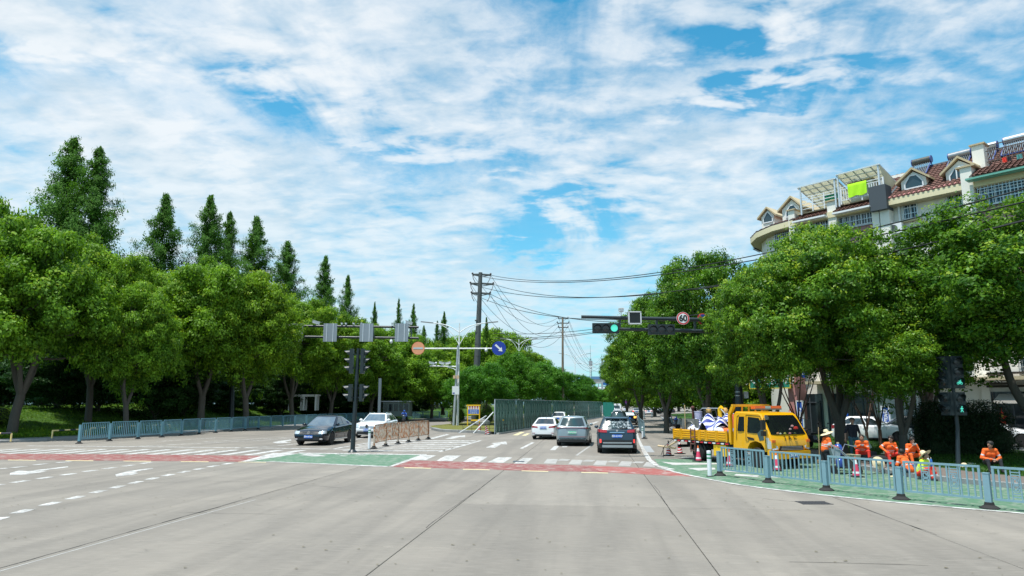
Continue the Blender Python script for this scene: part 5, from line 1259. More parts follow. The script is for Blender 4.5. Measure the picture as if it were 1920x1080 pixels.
def camera(parent, c, rz=0, s=1.0, tilt=-.25):
    mt = Matrix.Rotation(rz, 4, 'Z') @ Matrix.Rotation(tilt, 4, 'Y'); b = MB(); b.box(c, (.46 * s, .16 * s, .17 * s), mat=mt); b.box(Vector(c) + mt @ Vector((.03 * s, 0, .10 * s)), (.56 * s, .20 * s, .02 * s), mat=mt)
    b.cyl(Vector(c) + mt @ Vector((.23 * s, 0, 0)), Vector(c) + mt @ Vector((.27 * s, 0, 0)), .07 * s, n=10); b.tube([Vector(c) - Vector((0, 0, .05 * s)), Vector(c) - Vector((0, 0, .3 * s))], .03 * s, 6); return b.build('camera', WPL, parent, 30)
camera(t, pt(593, 605), R(200), 1.5); camera(t, pt(767, 605.5), R(200), 1.4)
for x in (641, 648.5, 663, 678, 735): camera(t, pt(x, 607), R(90), .8, 0)
def dome(parent, c, s=1.0):
    b = MB(); b.lathe([(.02, .30), (.09, .28), (.12, .16), (.16, .10), (.16, 0), (.13, -.10), (.06, -.15), (0.001, -.16)], 14, c=c); b.build('dome_camera', WPL, parent)
dome(t, pt(733.5, 641), 1.4)
# lamp post and camera pole on the median tip
Y = 72.0; g = Vector((At(858, 780, Y).x, Y, .15)); pt = lambda px, py, dy=0: At(px, py, Y + dy) - g
GAL = M('galvanised', (.42, .46, .50), .4, metal=.4, var=.15); WHT = M('white_enamel', (.75, .77, .78), .4, var=.06)
def lamp_post(g, pt, x, ybase, ytop, span, label, s=1.0, mat=None, group='twin arm street lamps'):
    t = thing('street_lamp', label, 'street lamp', g, 0, group); mat = mat or WHT; top = pt(x, ytop); bz = 0
    b = MB(); b.tube([(top.x * .2, 0, 0), (top.x * .2, 0, .2), tuple(top)], [.17 * s, .13 * s, .06 * s], 12); b.build('pole', mat, t)
    H = top.z
    for sd in (-1, 1):
        b = MB(); W_ = span * sd
        P = [Vector((top.x, 0, H - 1.0 * s)), Vector((top.x + W_ * .25, 0, H - .30 * s)), Vector((top.x + W_ * .55, 0, H - .02 * s)), Vector((top.x + W_ * .8, 0, H + .05 * s))]
        b.tube(smooth(P, 2), .05 * s, 8)
        P2 = [Vector((top.x, 0, H - 2.3 * s)), Vector((top.x + W_ * .18, 0, H - 1.1 * s)), Vector((top.x + W_ * .38, 0, H - .35 * s)), Vector((top.x + W_ * .60, 0, H - .05 * s))]
        b.tube(smooth(P2, 2), .035 * s, 8); b.build('arm', mat, t)
        b = MB(); b.beam((top.x + W_ * .70, 0, H + .03 * s), (top.x + W_ * 1.03, 0, H + .16 * s), .26 * s, .09 * s); b.build('lamp_head', M('lamp_grey', (.25, .25, .26), .5), t, 0)
    return t
b0 = pt(857, 800)
t = lamp_post(g, pt, 861.5, 800, 606, 70 / 17.6, 'white twin arm street lamp on the tip of the median')
gp2 = Vector((At(858, 780, Y).x - .35, Y - .5, .15))
t = thing('camera_pole', 'grey pole with long cross arm and cameras, against the white lamp post', 'pole', gp2)
pt2 = lambda px, py, dy=0: At(px, py, Y - .5 + dy) - gp2
b = MB(); b.tube([(0, 0, 0), tuple(pt2(859, 648))], [.15, .12], 12); b.build('pole', GAL, t)
b = MB(); b.tube([pt2(793, 653.5), pt2(925, 653.5)], .075, 10); b.build('cross_arm', WHT, t)
b = MB(); b.tube([pt2(806, 686), pt2(857, 687.5)], .06, 8); b.tube([pt2(838, 688), pt2(850, 691), pt2(857, 696)], .04, 8); b.build('camera_arm', WHT, t)
for x, a in ((810, 200), (817.5, 90), (828.5, 190), (840, -15)): camera(t, pt2(x, 681), R(a), 1.15 if a != 90 else .7)
dome(t, pt2(911.5, 657), 1.3)
b = MB(); c = pt2(854.5, 732); b.box(c, (.72, .3, .85)); b.build('cabinet', WPL, t, 0); b = MB(); b.box(c + Vector((-.2, -.156, -.28)), (.2, .01, .12)); b.build('blue_sticker', SBL, t, 0)
b = MB(); b.box(pt2(852, 707, -.1), (.25, .25, .32)); b.box(pt2(858.5, 707, -.1), (.25, .25, .32)); b.build('horn_speaker', M('beige_box', (.60, .42, .26), .6), t, 0)
p = gp2 + pt2(784, 653, -.15); t = thing('no_entry_sign', 'round faded orange sign with pale bar at the left end of the cross arm', 'sign', p)
disc('sign_plate', t, (0, 0, 0), 12 / 17.7, [(1, M('faded_red', (.72, .20, .11), .6), 0), (.95, M('faded_orange', (.78, .36, .20), .6, var=.06), 0)]); b = MB(); b.box((0, -.035, 0), (.98, .01, .17)); b.build('pale_bar', M('pale_blue', (.45, .60, .66), .6), t, 0)
p = gp2 + pt2(935.5, 653, -.15); t = thing('arrow_sign', 'round blue sign with white arrow pointing down right on the cross arm', 'sign', p)
disc('sign_plate', t, (0, 0, 0), 13 / 17.7, [(1, SBL, 0)]); b = MB(); b.extr([(-.44, -.03, .30), (-.30, -.03, .44), (.16, -.03, .0), (.28, -.03, .12), (.36, -.03, -.34), (-.08, -.03, -.26), (.04, -.03, -.13)], (0, -.01, 0)); b.build('arrow', SWH, t, 0)
# ---------------------------------------------------------------- power poles and wires
SGp = M('power_pole_steel', (.075, .085, .085), .6, var=.2, scale=1); WIRE = M('black_cable', (.01, .012, .012), .6)
Y1 = 80.0; g1 = Vector((At(890, 790, Y1).x, Y1, .1)); q1 = lambda px, py, dy=0: At(px, py, Y1 + dy)
t = thing('power_pole', 'tall tapered steel power pole with three crossarms beside the median lamp', 'power pole', g1)
b = MB(); b.tube([Vector((0, 0, 0)), q1(896, 640) - g1, q1(901, 511) - g1], [.44, .34, .23], 14); b.build('shaft', SGp, t)
for k in (0, 1, 2, 3, 4):
    b = MB(); b.lathe([(.39 - .018 * k, 0), (.39 - .018 * k, .12)], 14, c=(q1(895.3, 690 - 22 * k) - g1)); b.build('joint_ring', SGp, t)
ends1 = []
for (xl, xr, y) in ((886, 920, 515), (882, 925, 532), (884, 919, 550)):
    b = MB(); a = q1(xl, y) - g1; c = q1(xr, y + 1) - g1; m = (a + c) / 2; b.beam(a, m + Vector((0, 0, .05)), .16, .22); b.beam(m + Vector((0, 0, .05)), c, .16, .22); b.beam(a, m - Vector((0, 0, .25)), .08, .08); b.beam(c, m - Vector((0, 0, .25)), .08, .08)
    b.build('crossarm', SGp, t, 0)
    for e, s_ in ((a, -1), (c, 1)):
        b = MB(); b.lathe([(.10, 0), (.14, .04), (.08, .08), (.14, .12), (.08, .17), (.05, .22)], 10, c=e + Vector((0, 0, .05))); b.tube([e, e + Vector((-.1 * s_, -.2, -.5)), e + Vector((-.35 * s_, -.3, -1.0))], .04, 6); b.build('insulator', M('insulator_brown', (.06, .05, .05), .4), t)
        ends1.append(e + g1)
Y2 = 108.0; g2 = Vector((At(1055, 770, Y2).x, Y2, .1)); q2 = lambda px, py, dy=0: At(px, py, Y2 + dy)
t = thing('power_pole', 'thinner brown power pole with three short crossarms farther along the median', 'power pole', g2)
b = MB(); b.tube([Vector((0, 0, 0)), q2(1055, 596) - g2], [.24, .14], 10); b.build('shaft', M('weathered_pole', (.22, .17, .12), .8), t); ends2 = []
for (xl, xr, y) in ((1047, 1065, 597.5), (1045, 1066.5, 606), (1047, 1065, 614)):
    b = MB(); a = q2(xl, y) - g2; c = q2(xr, y) - g2; b.beam(a, c, .12, .14); b.build('crossarm', SGp, t, 0)
    for e in (a, c):
        b = MB(); b.lathe([(.06, 0), (.09, .1), (.05, .22), (.07, .3)], 8, c=e); b.build('insulator', M('insulator_brown'), t); ends2.append(e + g2 + Vector((0, 0, .2)))
def wire(a, b_, sag, r, label, group='overhead power wires', n=28):
    a, b_ = Vector(a), Vector(b_); P = []
    for i in range(n + 1): f = i / n; p = a.lerp(b_, f); p.z -= 4 * sag * f * (1 - f); P.append(p - a)
    m = MB(); m.tube(P, r, 6, False); o = m.build('power_wire', WIRE, None, 60); o.location = a; tag(o, label, 'wire', group); return o
nm = ['top left', 'top right', 'middle left', 'middle right', 'lower left', 'lower right']
for k in range(6): wire(ends1[k], ends2[k], 3.0 + .35 * k, .022, 'sagging wire from the %s crossarm end of the steel pole to the thinner pole' % nm[k])
for k in range(6): wire(ends2[k], Vector((ends2[k].x + 13, ends2[k].y + 48, ends2[k].z - 3.0)), 4.2, .02, 'thin wire running from the %s insulator of the thinner pole to the distance' % nm[k])
E = lambda px, py, Y: At(px, py, Y)
Yr = 27.0
for k, (y, sag, src, lb) in enumerate([(268, .9, ends1[1], 'uppermost wire rising to the upper right over the apartment front'), (306, 1.5, ends1[0], 'second wire to the upper right, crossing the barred windows'), (306, 1.2, ends1[3] , 'third wire to the right, passing over the forked tree top'), (368, 2.3, ends1[3], 'fourth double wire to the right edge over the forked tree'), (420, 3.4, ends1[5], 'lowest double wire to the right edge through the tree crowns'), (425, 3.6, ends1[4], 'lowest far wire parallel to the lowest double wire')]):
    if k == 2: continue
    wire(src, At(2150, [290, 322, 0, 352, 418, 412][k], 20), [2.0, 2.0, 0, 2.4, 3.2, 3.1][k], .028, lb, n=60)
wire(ends1[2], At(2150, 356, 20), 2.45, .028, 'thin twin of the fourth wire crossing the sky to the right', n=60)
for k, (y0, y1) in enumerate(((625, 612), (633, 616), (637, 618))): wire(At(925, y0, 130), At(1180, y1 - 6, 130), .8, .05, 'bundled low cable %s of the three crossing the sky behind the hanging lights' % ('topmost', 'middle', 'lowest')[k], 'bundled low cables')
# distant lamps
for i, (x, yb, yt, Y, sp, lb) in enumerate([(973, 760, 636, 120, 3.2, 'grey single curve lamp above the median trees'), (1078, 762, 664, 150, 3.4, 'twin arm lamp right of the thin power pole'), (1106.5, 762, 682, 190, 3.4, 'farthest twin arm lamp under the radio mast')]):
    g = Vector((At(x, 740, Y).x, Y, .1)); lamp_post(g, lambda px, py: At(px, py, Y) - g, x, 0, yt, sp, lb)
# notice board, low chain fence, rock, hoarding
Y = 71.0; g = Vector((At(888, 790, Y).x, Y, .15)); pt = lambda px, py, dy=0: At(px, py, Y + dy) - g
YEL = M('safety_yellow', (.80, .48, .01), .45, var=.06)
t = thing('notice_board', 'yellow framed board with red prohibition symbols above a blue panel on the median', 'sign', g)
a, c = pt(877, 760), pt(899, 777)
b = MB(); w = c.x - a.x
for x in (a.x, c.x): b.box((x, 0, a.z / 2), (.11, .09, a.z))
b.box(((a.x + c.x) / 2, -.002, a.z), (w + .22, .12, .14)); b.box(((a.x + c.x) / 2, -.002, c.z), (w, .1, .1)); b.build('frame', YEL, t, 0)
mz = (a.z + c.z) / 2
b = MB(); b.box(((a.x + c.x) / 2, -.03, mz + .25), (w - .12, .04, .42)); b.build('white_panel', SWH, t, 0)
b = MB(); b.box(((a.x + c.x) / 2, -.03, mz - .22), (w - .12, .04, .50)); b.build('blue_panel', M('board_blue', (.02, .13, .62), .4, var=.2, scale=20), t, 0)
for k in range(4):
    x = a.x + w * (.18 + .215 * k); b = MB(); b.lathe([(.085, 0), (.085, .01), (.055, .01), (.055, 0)], 16, mat=Matrix.Rotation(pi / 2, 4, 'X'), c=(x, -.055, mz + .30)); b.beam((x - .05, -.06, mz + .35), (x + .05, -.06, mz + .25), .02, .01, up=(0, 1, 0)); b.box((x, -.055, mz + .12), (.16, .01, .05)); b.build('prohibition_symbol', RED, t)
for k, l in enumerate(('警示标志', '注意安全')): txt(t, l, .2, SWH, ((a.x + c.x) / 2, -.056, mz - .12 - .2 * k), (pi / 2, 0, 0))
isl = thing('median_island', None, None); tag(isl, kind='structure')
IP = [G(*p) for p in [(812, 806), (826, 809.5), (860, 811), (900, 812.5), (926, 814.5)]]
IB = [Vector((17.5, 131, 0)), Vector((12, 135, 0)), Vector((2, 110, 0)), Vector((-4.2, 90, 0)), G(806, 802)]
kerb([Vector((p.x, p.y, 0)) for p in IP], isl, h=.22, w=.35, name='kerb_stone')
b = MB(); allp = [(p.x, p.y) for p in IP] + [(p.x, p.y) for p in IB]; b.add([(x, y, .20) for x, y in allp], [tuple(range(len(allp)))]); o = b.build('grass', grass_mat('island_grass', (.14, .15, .03), (.26, .26, .08), 2.0), isl, 0)
if o.data.polygons[0].normal.z < 0: o.data.flip_normals()
ch = thing('low_chain_fence', 'low black bar fence with yellow ends along the median tip', 'fence', G(868, 808, .2))
b = MB(); L = 3.6
for k in range(6): b.box((k * L / 5, .1 * k, .25), (.03, .03, .5))
b.beam((0, 0, .5), (L, .5, .5), .03, .03); b.beam((0, 0, .2), (L, .5, .2), .03, .03); b.build('bars', RUB, ch, 0)
for k in (1, 4): 
    b = MB(); b.box((k * L / 5 + .2, .1 * k, .86), (.55, .06, .12)); b.build('yellow_sleeve', YEL, ch, 0)
b = MB(); b.beam((-.3, 0, .86), (L * .8, .4, .86), .03, .03); b.build('top_bar', RUB, ch, 0)
b = MB(); b.ball((0, 0, .3), .8, 9, sc=(1, .7, .6)); o = b.build('rock', M('grey_rock', (.28, .28, .27), .9, bump=.6), None, 20); o.location = At(905, 800, 72) * 1; o.location.z = .15; tag(o, 'pale grey rock lying below the clipped bushes on the median', 'rock')
# green hoarding: ribbed panels
HG = bpy.data.materials.new('green_hoarding'); HG.use_nodes = True; N = NT(HG.node_tree); HG.node_tree.nodes.clear()
tcw = N.n('ShaderNodeTexCoord').outputs['Object']; mpw = N.n('ShaderNodeMapping', {'Vector': tcw, 'Scale': (5.0, 5.0, .55)}).outputs[0]
nn = N.noise(mpw, 1.6, 5, .65, .6); cw = N.mix(N.ramp(nn, [(.46, 0), (.62, 1)]), (.012, .09, .07), (.26, .48, .45))  # pale teal streaks put reflections into the sheet colour
cw = N.mix(N.ramp(N.noise(tcw, 1.2, 6, .7), [(.55, 0), (.8, .5)]), cw, (.13, .15, .08))
pw = N.n('ShaderNodeBsdfPrincipled', {'Base Color': cw, 'Roughness': .22, 'Specular IOR Level': .7, 'Normal': N.n('ShaderNodeBump', {'Height': nn, 'Strength': 1.0, 'Distance': .2}).outputs[0]}); N.n('ShaderNodeOutputMaterial', {'Surface': pw.outputs[0]})
h0, h1 = G(928, 814.5), G(1128, 782.4); hd_ = (h1 - h0); hl_ = hd_.length; a_ = atan2(hd_.y, hd_.x)
t = thing('site_hoarding', 'long dark green ribbed metal hoarding running away beside the three car lanes', 'hoarding', h0, a_)
pn = max(20, int(hl_ / 1.0)); pw_ = hl_ / pn; b = MB(); rows = []; nrb = 14
for q in range(nrb + 1): x = pw_ * q / nrb; o_ = .035 * (1 if (q % 4) in (1, 2) else 0); rows.append([(x, -o_, .05), (x, -o_ - .012 * sin(q * 1.7), 1.3), (x, -o_, 2.72)])
b.grid(rows); b.grid([[(x, y + .02, z) for x, y, z in r] for r in rows]); pm2 = b.mesh('hoarding_panel', HG, 40)
for k in range(pn): 
    part('hoarding_panel', pm2, t, None, (pw_ * k, .03 * sin(k * 2.3), 0), (R(.8 * sin(k * 1.9)), 0, R(1.2 * sin(k * 3.1))))
b = MB(); b.beam((0, .02, 2.74), (hl_, .02, 2.74), .06, .06); b.beam((0, .02, 2.72), (0, .02, 0), .07, .07); b.build('edge_rail', GAL, t, 0)
b = MB()
for k in range(2): b.beam((-1.9 + .1 * k, 1.2 + 1.2 * k, .15), (-.1 + .02 * k, .1 + .6 * k, 1.75 - .3 * k), .06, .06)
b.build('prop', WHT, t, 0)
b = MB(); b.box((hl_ / 2, -.22, .06), (hl_, .2, .12)); b.build('concrete_footing', M('footing_concrete', (.42, .42, .40), .85, var=.2, scale=1), t, 0)
h2 = h1 + Vector((2.6, 12, 0)); t = thing('site_hoarding', 'bright green end panel of the hoarding by the far crossroads', 'hoarding', h1 + Vector((.3, 0, 0)), R(20))
for k in range(3): b = MB(); b.box((.35 + .75 * k, 0, 1.35), (.73, .05, 2.6)); b.build('panel', M('mesh_green', (.02, .26, .20), .6), t, 0)
# park furniture: striped hoops, white frames, lamp column, kiosk
BAR = 'yellow and black striped hoop barriers along the park path'
def hoop(px0, py0, px1, py1, label, z=.14, h=.50):
    a, c = G(px0, py0, z), G(px1, py1, z); d = c - a; L = d.length; t = thing('hoop_barrier', label, 'barrier', a, atan2(d.y, d.x), BAR)
    n = max(3, int(L / .45)); r = .05
    for k in range(n):
        b = MB(); b.tube([(L * k / n, 0, h), (L * (k + 1) / n, 0, h)], r, 8); b.build('stripe_sleeve', M('pale_yellow', (.78, .60, .25), .5) if k % 2 == 0 else M('navy_black', (.015, .02, .04), .5), t)
    b = MB(); b.tube([(0, 0, 0), (0, 0, h - .1), (.03, 0, h)], r * 1.02, 8); b.tube([(L, 0, 0), (L, 0, h)], r * 1.02, 8); b.build('leg', M('pale_yellow'), t)
hoop(-60, 829, 20, 828, 'hoop barrier at the very left edge of the kerb'); hoop(97, 822, 160, 818, 'hoop barrier between the grass clump and the blue guardrail start')
for k, (x0, y0, x1, y1) in enumerate(((168, 816, 205, 814), (222, 812, 262, 810), (285, 809, 318, 807), (380, 801, 410, 799), (455, 796, 480, 794))): hoop(x0, y0, x1, y1, 'hoop barrier behind the blue guardrail, %s from the left' % ('first', 'second', 'third', 'fourth', 'fifth')[k])
for k, (px, lb) in enumerate(((556, 'left white frame pavilion glimpsed between trunks in the park'), (583, 'right white frame pavilion glimpsed between trunks in the park'))):
    Y = 84; a = At(px - 14, 765, Y); c = At(px + 9, 742, Y); t = thing('white_pavilion', lb, 'pavilion', (a.x, Y, a.z - .3), .15, 'white post frames in the park'); w = c.x - a.x; h = c.z - a.z + .3
    b = MB()
    for x in (0, w):
        for y in (0, 2.2): b.box((x, y, h / 2), (.22, .18, h))
    b.build('post', WHT, t, 0)
    b = MB()
    for j in range(6): b.box((w / 2, j * .44, h + .08), (w + .6, .12, .16))
    b.box((w / 2, -.12, h + .02), (w + .5, .1, .25)); b.build('roof_slats', WHT, t, 0)
Y = 88; p = At(711, 770, Y); tp = At(711, 710, Y); t = thing('grey_post', 'plain grey square post standing among the park trees', 'post', (p.x, Y, p.z - .5)); b = MB(); b.box((0, 0, (tp.z - p.z + .5) / 2), (.32, .32, tp.z - p.z + .5)); b.box((0, 0, tp.z - p.z + .52), (.36, .36, .05)); b.build('shaft', GAL, t, 0)
Y = 92; p = At(718, 771, Y); c = At(767, 757, Y); t = thing('park_hut', 'low grey green hut with flat roof behind the scooter rider', 'hut', (p.x, Y, 1.0)); w = c.x - p.x
b = MB(); b.box((w / 2, 1.5, .7), (w, 3, 1.9)); b.build('wall', M('hut_grey', (.14, .19, .18), .8, var=.15), t, 0); b = MB(); b.box((w / 2, 1.5, 1.71), (w + .5, 3.5, .12)); b.build('roof', GAL, t, 0)
b = MB()
for k in range(5): b.box((w * (k + .5) / 5, -.02, .9), (.5, .05, .9))
b.build('window', DG, t, 0)
# far crossroads furniture
Y = 185; g = Vector((At(1129, 770, Y).x, Y, 0)); pt = lambda px, py: At(px, py, Y) - g
t = thing('blue_sign_gantry', 'grey post with blue direction sign and side arms above the far crossroads', 'sign', g); b = MB(); b.tube([(0, 0, 0), pt(1129, 672)], [.35, .25], 10); b.tube([pt(1122, 700) + Vector((0, 0, -6)), pt(1122, 720)], .15, 6); b.build('post', GAL, t)
b = MB(); b.tube([pt(1122, 728), pt(1145, 728)], .22, 8); b.tube([pt(1129, 741), pt(1143, 741)], .2, 8); b.build('arm', WHT, t); b = MB(); b.box(pt(1141, 719.5), (3.6, .15, .7)); b.build('sign_panel', M('dir_blue', (.02, .15, .5), .5), t, 0)
Y = 120; g = Vector((At(1174.5, 770, Y).x, Y, 0)); pt = lambda px, py: At(px, py, Y) - g
t = thing('far_sign_pole', 'pale pole with round sign and purple disc by the far crossroads', 'sign', g); b = MB(); b.tube([(0, 0, 0), pt(1174.5, 742)], .14, 8); b.tube([pt(1174.5, 742.5), pt(1163, 741.5)], .07, 6); b.build('pole', GAL, t)
disc('round_sign', t, pt(1161, 741.5), .25, [(1, M('faded_orange'), 0), (.7, SWH, 0)]); disc('purple_disc', t, pt(1174, 753.5) + Vector((0, -.2, 0)), .2, [(1, M('purple', (.25, .02, .35), .5), 0)]); b = MB(); b.box(pt(1174, 758.8) + Vector((0, -.2, 0)), (.42, .04, .42)); b.build('blue_panel', SBL, t, 0)
Y = 118; g = Vector((At(1180, 770, Y).x, Y, 0)); t = thing('yellow_board', 'small yellow framed board with blue panel beyond the far cars', 'sign', g); b = MB(); 
for x in (-.25, .25): b.box((x, 0, .55), (.06, .05, 1.1))
b.build('frame', YEL, t, 0); b = MB(); b.box((0, -.03, .95), (.5, .04, .4)); b.build('panel', SWH, t, 0); b = MB(); b.box((0, -.06, .95), (.3, .02, .2)); b.build('blue_panel', SBL, t, 0)
Y = 400; g = At(1112, 712, Y); g.z = 0; t = thing('overpass', 'far pale elevated bridge with blue rail above the tree tops in the middle', 'bridge', g)
b = MB(); b.box((3, 0, At(1112, 714, Y).z), (26, 8, 3.0)); b.build('deck', M('bridge_concrete', (.45, .44, .42), .8), t, 0); b = MB(); b.box((3, -4.2, At(1112, 709, Y).z), (26, .3, 1.6)); b.build('blue_railing', M('bridge_blue', (.10, .22, .40), .6), t, 0)
b = MB()
for x in (-8, 3, 12): b.box((x, 0, 6), (1.2, 3, 12))
b.build('pier', M('bridge_concrete'), t, 0)
Y = 420; g = At(1108, 712, Y); g.z = 0; tz = At(1108, 672, Y).z; t = thing('radio_mast', 'slim lattice radio mast far behind the overpass', 'mast', g); b = MB()
for sx in (-.7, .7):
    for sy in (-.7, .7): b.tube([(sx * 1.4, sy * 1.4, 0), (sx * .4, sy * .4, tz)], .12, 4)
for k in range(22): z = tz * k / 22; w = 1.0 - .7 * k / 22; b.beam((-w, 0, z), (w, 0, z + tz / 22), .1, .1); b.beam((w, 0, z), (-w, 0, z + tz / 22), .1, .1)
b.build('lattice', SGp, t, 0); b = MB(); b.tube([(0, 0, tz), (0, 0, tz + 8)], .1, 4); b.build('antenna', SGp, t)
b = MB(); b.box((0, 0, tz - 3), (2.0, 2.0, 3)); b.build('panel_antennas', M('mast_grey', (.3, .33, .36), .6), t, 0)
# ---------------------------------------------------------------- vehicles
def paint(name, col, rough=.32, coat=1.0, metal=.0): return M(name, col, rough, metal, var=.04, scale=1.5, coat=coat)
CGLASS = M('car_glass', (.012, .018, .022), .04, var=.3, scale=1.2, spec=.9, coat=.6); TYRE = M('tyre_rubber', (.014, .014, .015), .8, var=.3); RIM = M('alloy_rim', (.42, .41, .38), .3, metal=.7)
BLKP = M('black_plastic', (.012, .013, .014), .55); CHROME = M('chrome', (.62, .64, .66), .12, metal=.9); TAIL = M('tail_lamp', (.30, .012, .02), .15, coat=.8); HEADL = M('head_lamp', (.55, .60, .65), .1, metal=.4, coat=1)
PLB = M('plate_blue', (.015, .14, .62), .4); PLG = M('plate_green', (.10, .55, .32), .4); PTX = M('plate_white', (.8, .82, .85), .5); UNDER = M('underbody', (.006, .006, .007), .9)
INDI = M('lit_indicator', (1.0, .45, .08), .4, emit=1.2); BRK = M('lit_brake_lamp', (.95, .06, .05), .4, emit=.8)
WSG = M('windscreen_glass', (.30, .36, .40), .06, metal=.75, var=.5, scale=1.6)
def lerp(a, b, t): return a + (b - a) * t
def interp(P, x):
    if x <= P[0][0]: return P[0][1]
    for (a, b), (c, d) in zip(P[:-1], P[1:]):
        if x <= c: t = (x - a) / (c - a); t = t * t * (3 - 2 * t) * .5 + t * .5; return lerp(b, d, t)
    return P[-1][1]
WC = {}
def wheel(parent, x, y, r, w, rimm=None):
    k = (round(r, 3), round(w, 3)); 
    if k not in WC:
        mt = Matrix.Rotation(pi / 2, 4, 'X'); b = MB(); b.lathe([(r * .64, -w / 2), (r * .94, -w / 2), (r, -w * .36), (r, w * .36), (r * .94, w / 2), (r * .64, w / 2)], 28, mat=mt); ty = b.mesh('tyre', TYRE, 40)
        b = MB(); b.lathe([(r * .66, -w * .46), (r * .62, -w * .30), (r * .60, w * .3), (r * .66, w * .46)], 24, mat=mt)
        for s in (-1, 1):
            b.lathe([(.001, s * w * .40), (r * .12, s * w * .40), (r * .12, s * w * .2)], 12, mat=mt)
            for q in range(10):
                a = 2 * pi * q / 10; b.beam((r * .1 * cos(a), s * w * .37, r * .1 * sin(a)), (r * .63 * cos(a), s * w * .41, r * .63 * sin(a)), r * .11, .03, up=(0, 1, 0))
        ri = b.mesh('rim', rimm or RIM, 40)
        b = MB(); b.lathe([(.001, -w * .22), (r * .6, -w * .22), (r * .6, w * .22), (.001, w * .22)], 20, mat=mt); br = b.mesh('brake_disc', UNDER, 40); WC[k] = (ty, ri, br)
    ty, ri, br = WC[k]; t = part('wheel', ty, parent, None, (x, y, r)); part('rim', ri, t); part('brake_disc', br, t)
def car(label, cat, loc, heading, scale=1.0, L=4.6, W=1.8, H=1.47, belt=None, gh=None, col=None, r=.33, wb=2.65, plate='b', front='plain', rear='sedan', name='car', group=None, clear=.20, rails=False, tailcol=None, light=True, ptext='苏A·57263', detail=2, wheelx=None, mirror=None, shade=None):
    """x forward. belt: profile (fraction -1..1 rear..front, z). gh: (rear base, rear roof, front roof, front base) as fractions"""
    t = thing(name, label, cat, loc, heading, group); h = L / 2; t.scale = (scale,) * 3
    belt = belt or [(-1, .70), (-.985, .92), (-.93, 1.0), (-.6, 1.02), (-.2, .98), (.38, .93), (.45, .95), (.8, .80), (.93, .72), (.985, .62), (1, .52)]
    gh = gh or (-.80, -.42, .10, .46)
    wxs = wheelx or (h - (L - wb) * .46 - wb + (0), h - (L - wb) * .46); ra = r * 1.16
    def hw(x): u = abs(x / h); return W / 2 * (1 - .05 * u ** 3 - .15 * max(0, (u - .80) / .2) ** 2.6)
    xs = sorted(set([-h + L * i / 46 for i in range(47)] + [wx + ra * s for wx in wxs for s in (-1, -.97, -.85, -.6, -.3, 0, .3, .6, .85, .97, 1)] + [-h + .03, h - .03, -h + .08, h - .08]))
    rows = []
    for x in xs:
        w = hw(x); zt = interp(belt, x / h); u = abs(x / h); zb = clear + .10 * max(0, (u - .86) / .14) ** 1.5
        if x > 0: zb += .02
        za = 0
        for wx in wxs:
            d = abs(x - wx)
            if d < ra: za = max(za, r + sqrt(max(0, ra * ra - d * d)) - .02)
        e = 1 - .10 * max(0, (u - .97) / .03)
        P = [(0, zb), (w * .80 * e, zb), (w * .95, zb + .04), (w * .985, zb + .15), (w * 1.0, lerp(zb, zt, .42)), (w * 1.0, lerp(zb, zt, .62)), (w * .975, zt - .14), (w * .965, zt - .07), (w * .90, zt - .02), (w * .72, zt + .012), (w * .4, zt + .03), (0, zt + .038)]
        if za: P = [(0, max(zb, za)), (w * .80, max(zb, za))] + [(y, max(z, za + .012 * i)) if z < zt - .1 else (y, z) for i, (y, z) in enumerate(P[2:])]
        rows.append([(x, y, z) for y, z in P] + [(x, -y, z) for y, z in reversed(P[1:-1])])
    b = MB(); b.grid(rows, close=True); n = len(rows[0]); o = len(b.v)
    b.f.append(tuple(range(n - 1, -1, -1))); b.m.append(0); b.f.append(tuple(range(len(b.v) - n, len(b.v)))); b.m.append(0)
    body = b.build('body', col, t, 32)
    b = MB(); b.box((0, 0, clear + .22), (L * .93, W * .78, .42)); b.box((0, 0, clear + .05), (L * .8, W * .7, .12)); b.build('underbody', UNDER, t, 0)
    # greenhouse
    xr0, xr1, xf1, xf0 = [q * h for q in gh]; wb0 = W / 2 * .90; wt = W / 2 * .655; zr = H - .05
    def ring(s): 
        zb0 = interp(belt, xr0 / h) if True else 0
        return (lerp(xr0, xr1, s ** .92), lerp(xf0, xf1, s ** .95), lerp(wb0, wt, s ** 1.15))
    def zf(s, x): zb_ = interp(belt, x / h) - .03; return lerp(zb_, zr, s)
    def gp(s, side, q, off=0.0):
        r_, f_, w = ring(s)
        if side == 'f': y = q * w * .95; x = f_ - .14 * q * q; return Vector((x + off, y, zf(s, x) + off * .6))
        if side == 'r': y = q * w * .95; x = r_ + .10 * q * q; return Vector((x - off, y, zf(s, x) + off * .3))
        x = lerp(f_ - .16, r_ + .12, q); y = w * (1 - .02 * (2 * q - 1) ** 2); sg = 1 if side == 'l' else -1
        return Vector((x, sg * (y + off), zf(s, x) + off * .3))
    rows = []
    for s in [0, .2, .4, .6, .8, .93, 1.0]:
        R_ = [gp(s, 'f', q) for q in (-1, -.7, -.35, 0, .35, .7, 1)] + [gp(s, 'l', q) for q in (0, .12, .25, .4, .55, .7, .85, 1)] + [gp(s, 'r', q) for q in (1, .7, .35, 0, -.35, -.7, -1)] + [gp(s, 'rt', q) for q in (1, .85, .7, .55, .4, .25, .12, 0)]
        rows.append(R_)
    top = rows[-1]; cx = (xr1 + xf1) / 2
    for k, dz in ((.93, .022), (.80, .038), (.45, .052), (.1, .056)): rows.append([Vector((cx + (p.x - cx) * k, p.y * k, zr + dz)) for p in top])
    b = MB(); b.grid(rows, close=True); b.f.append(tuple(range(len(b.v) - len(top), len(b.v)))); b.m.append(0); b.build('roof', col, t, 50)
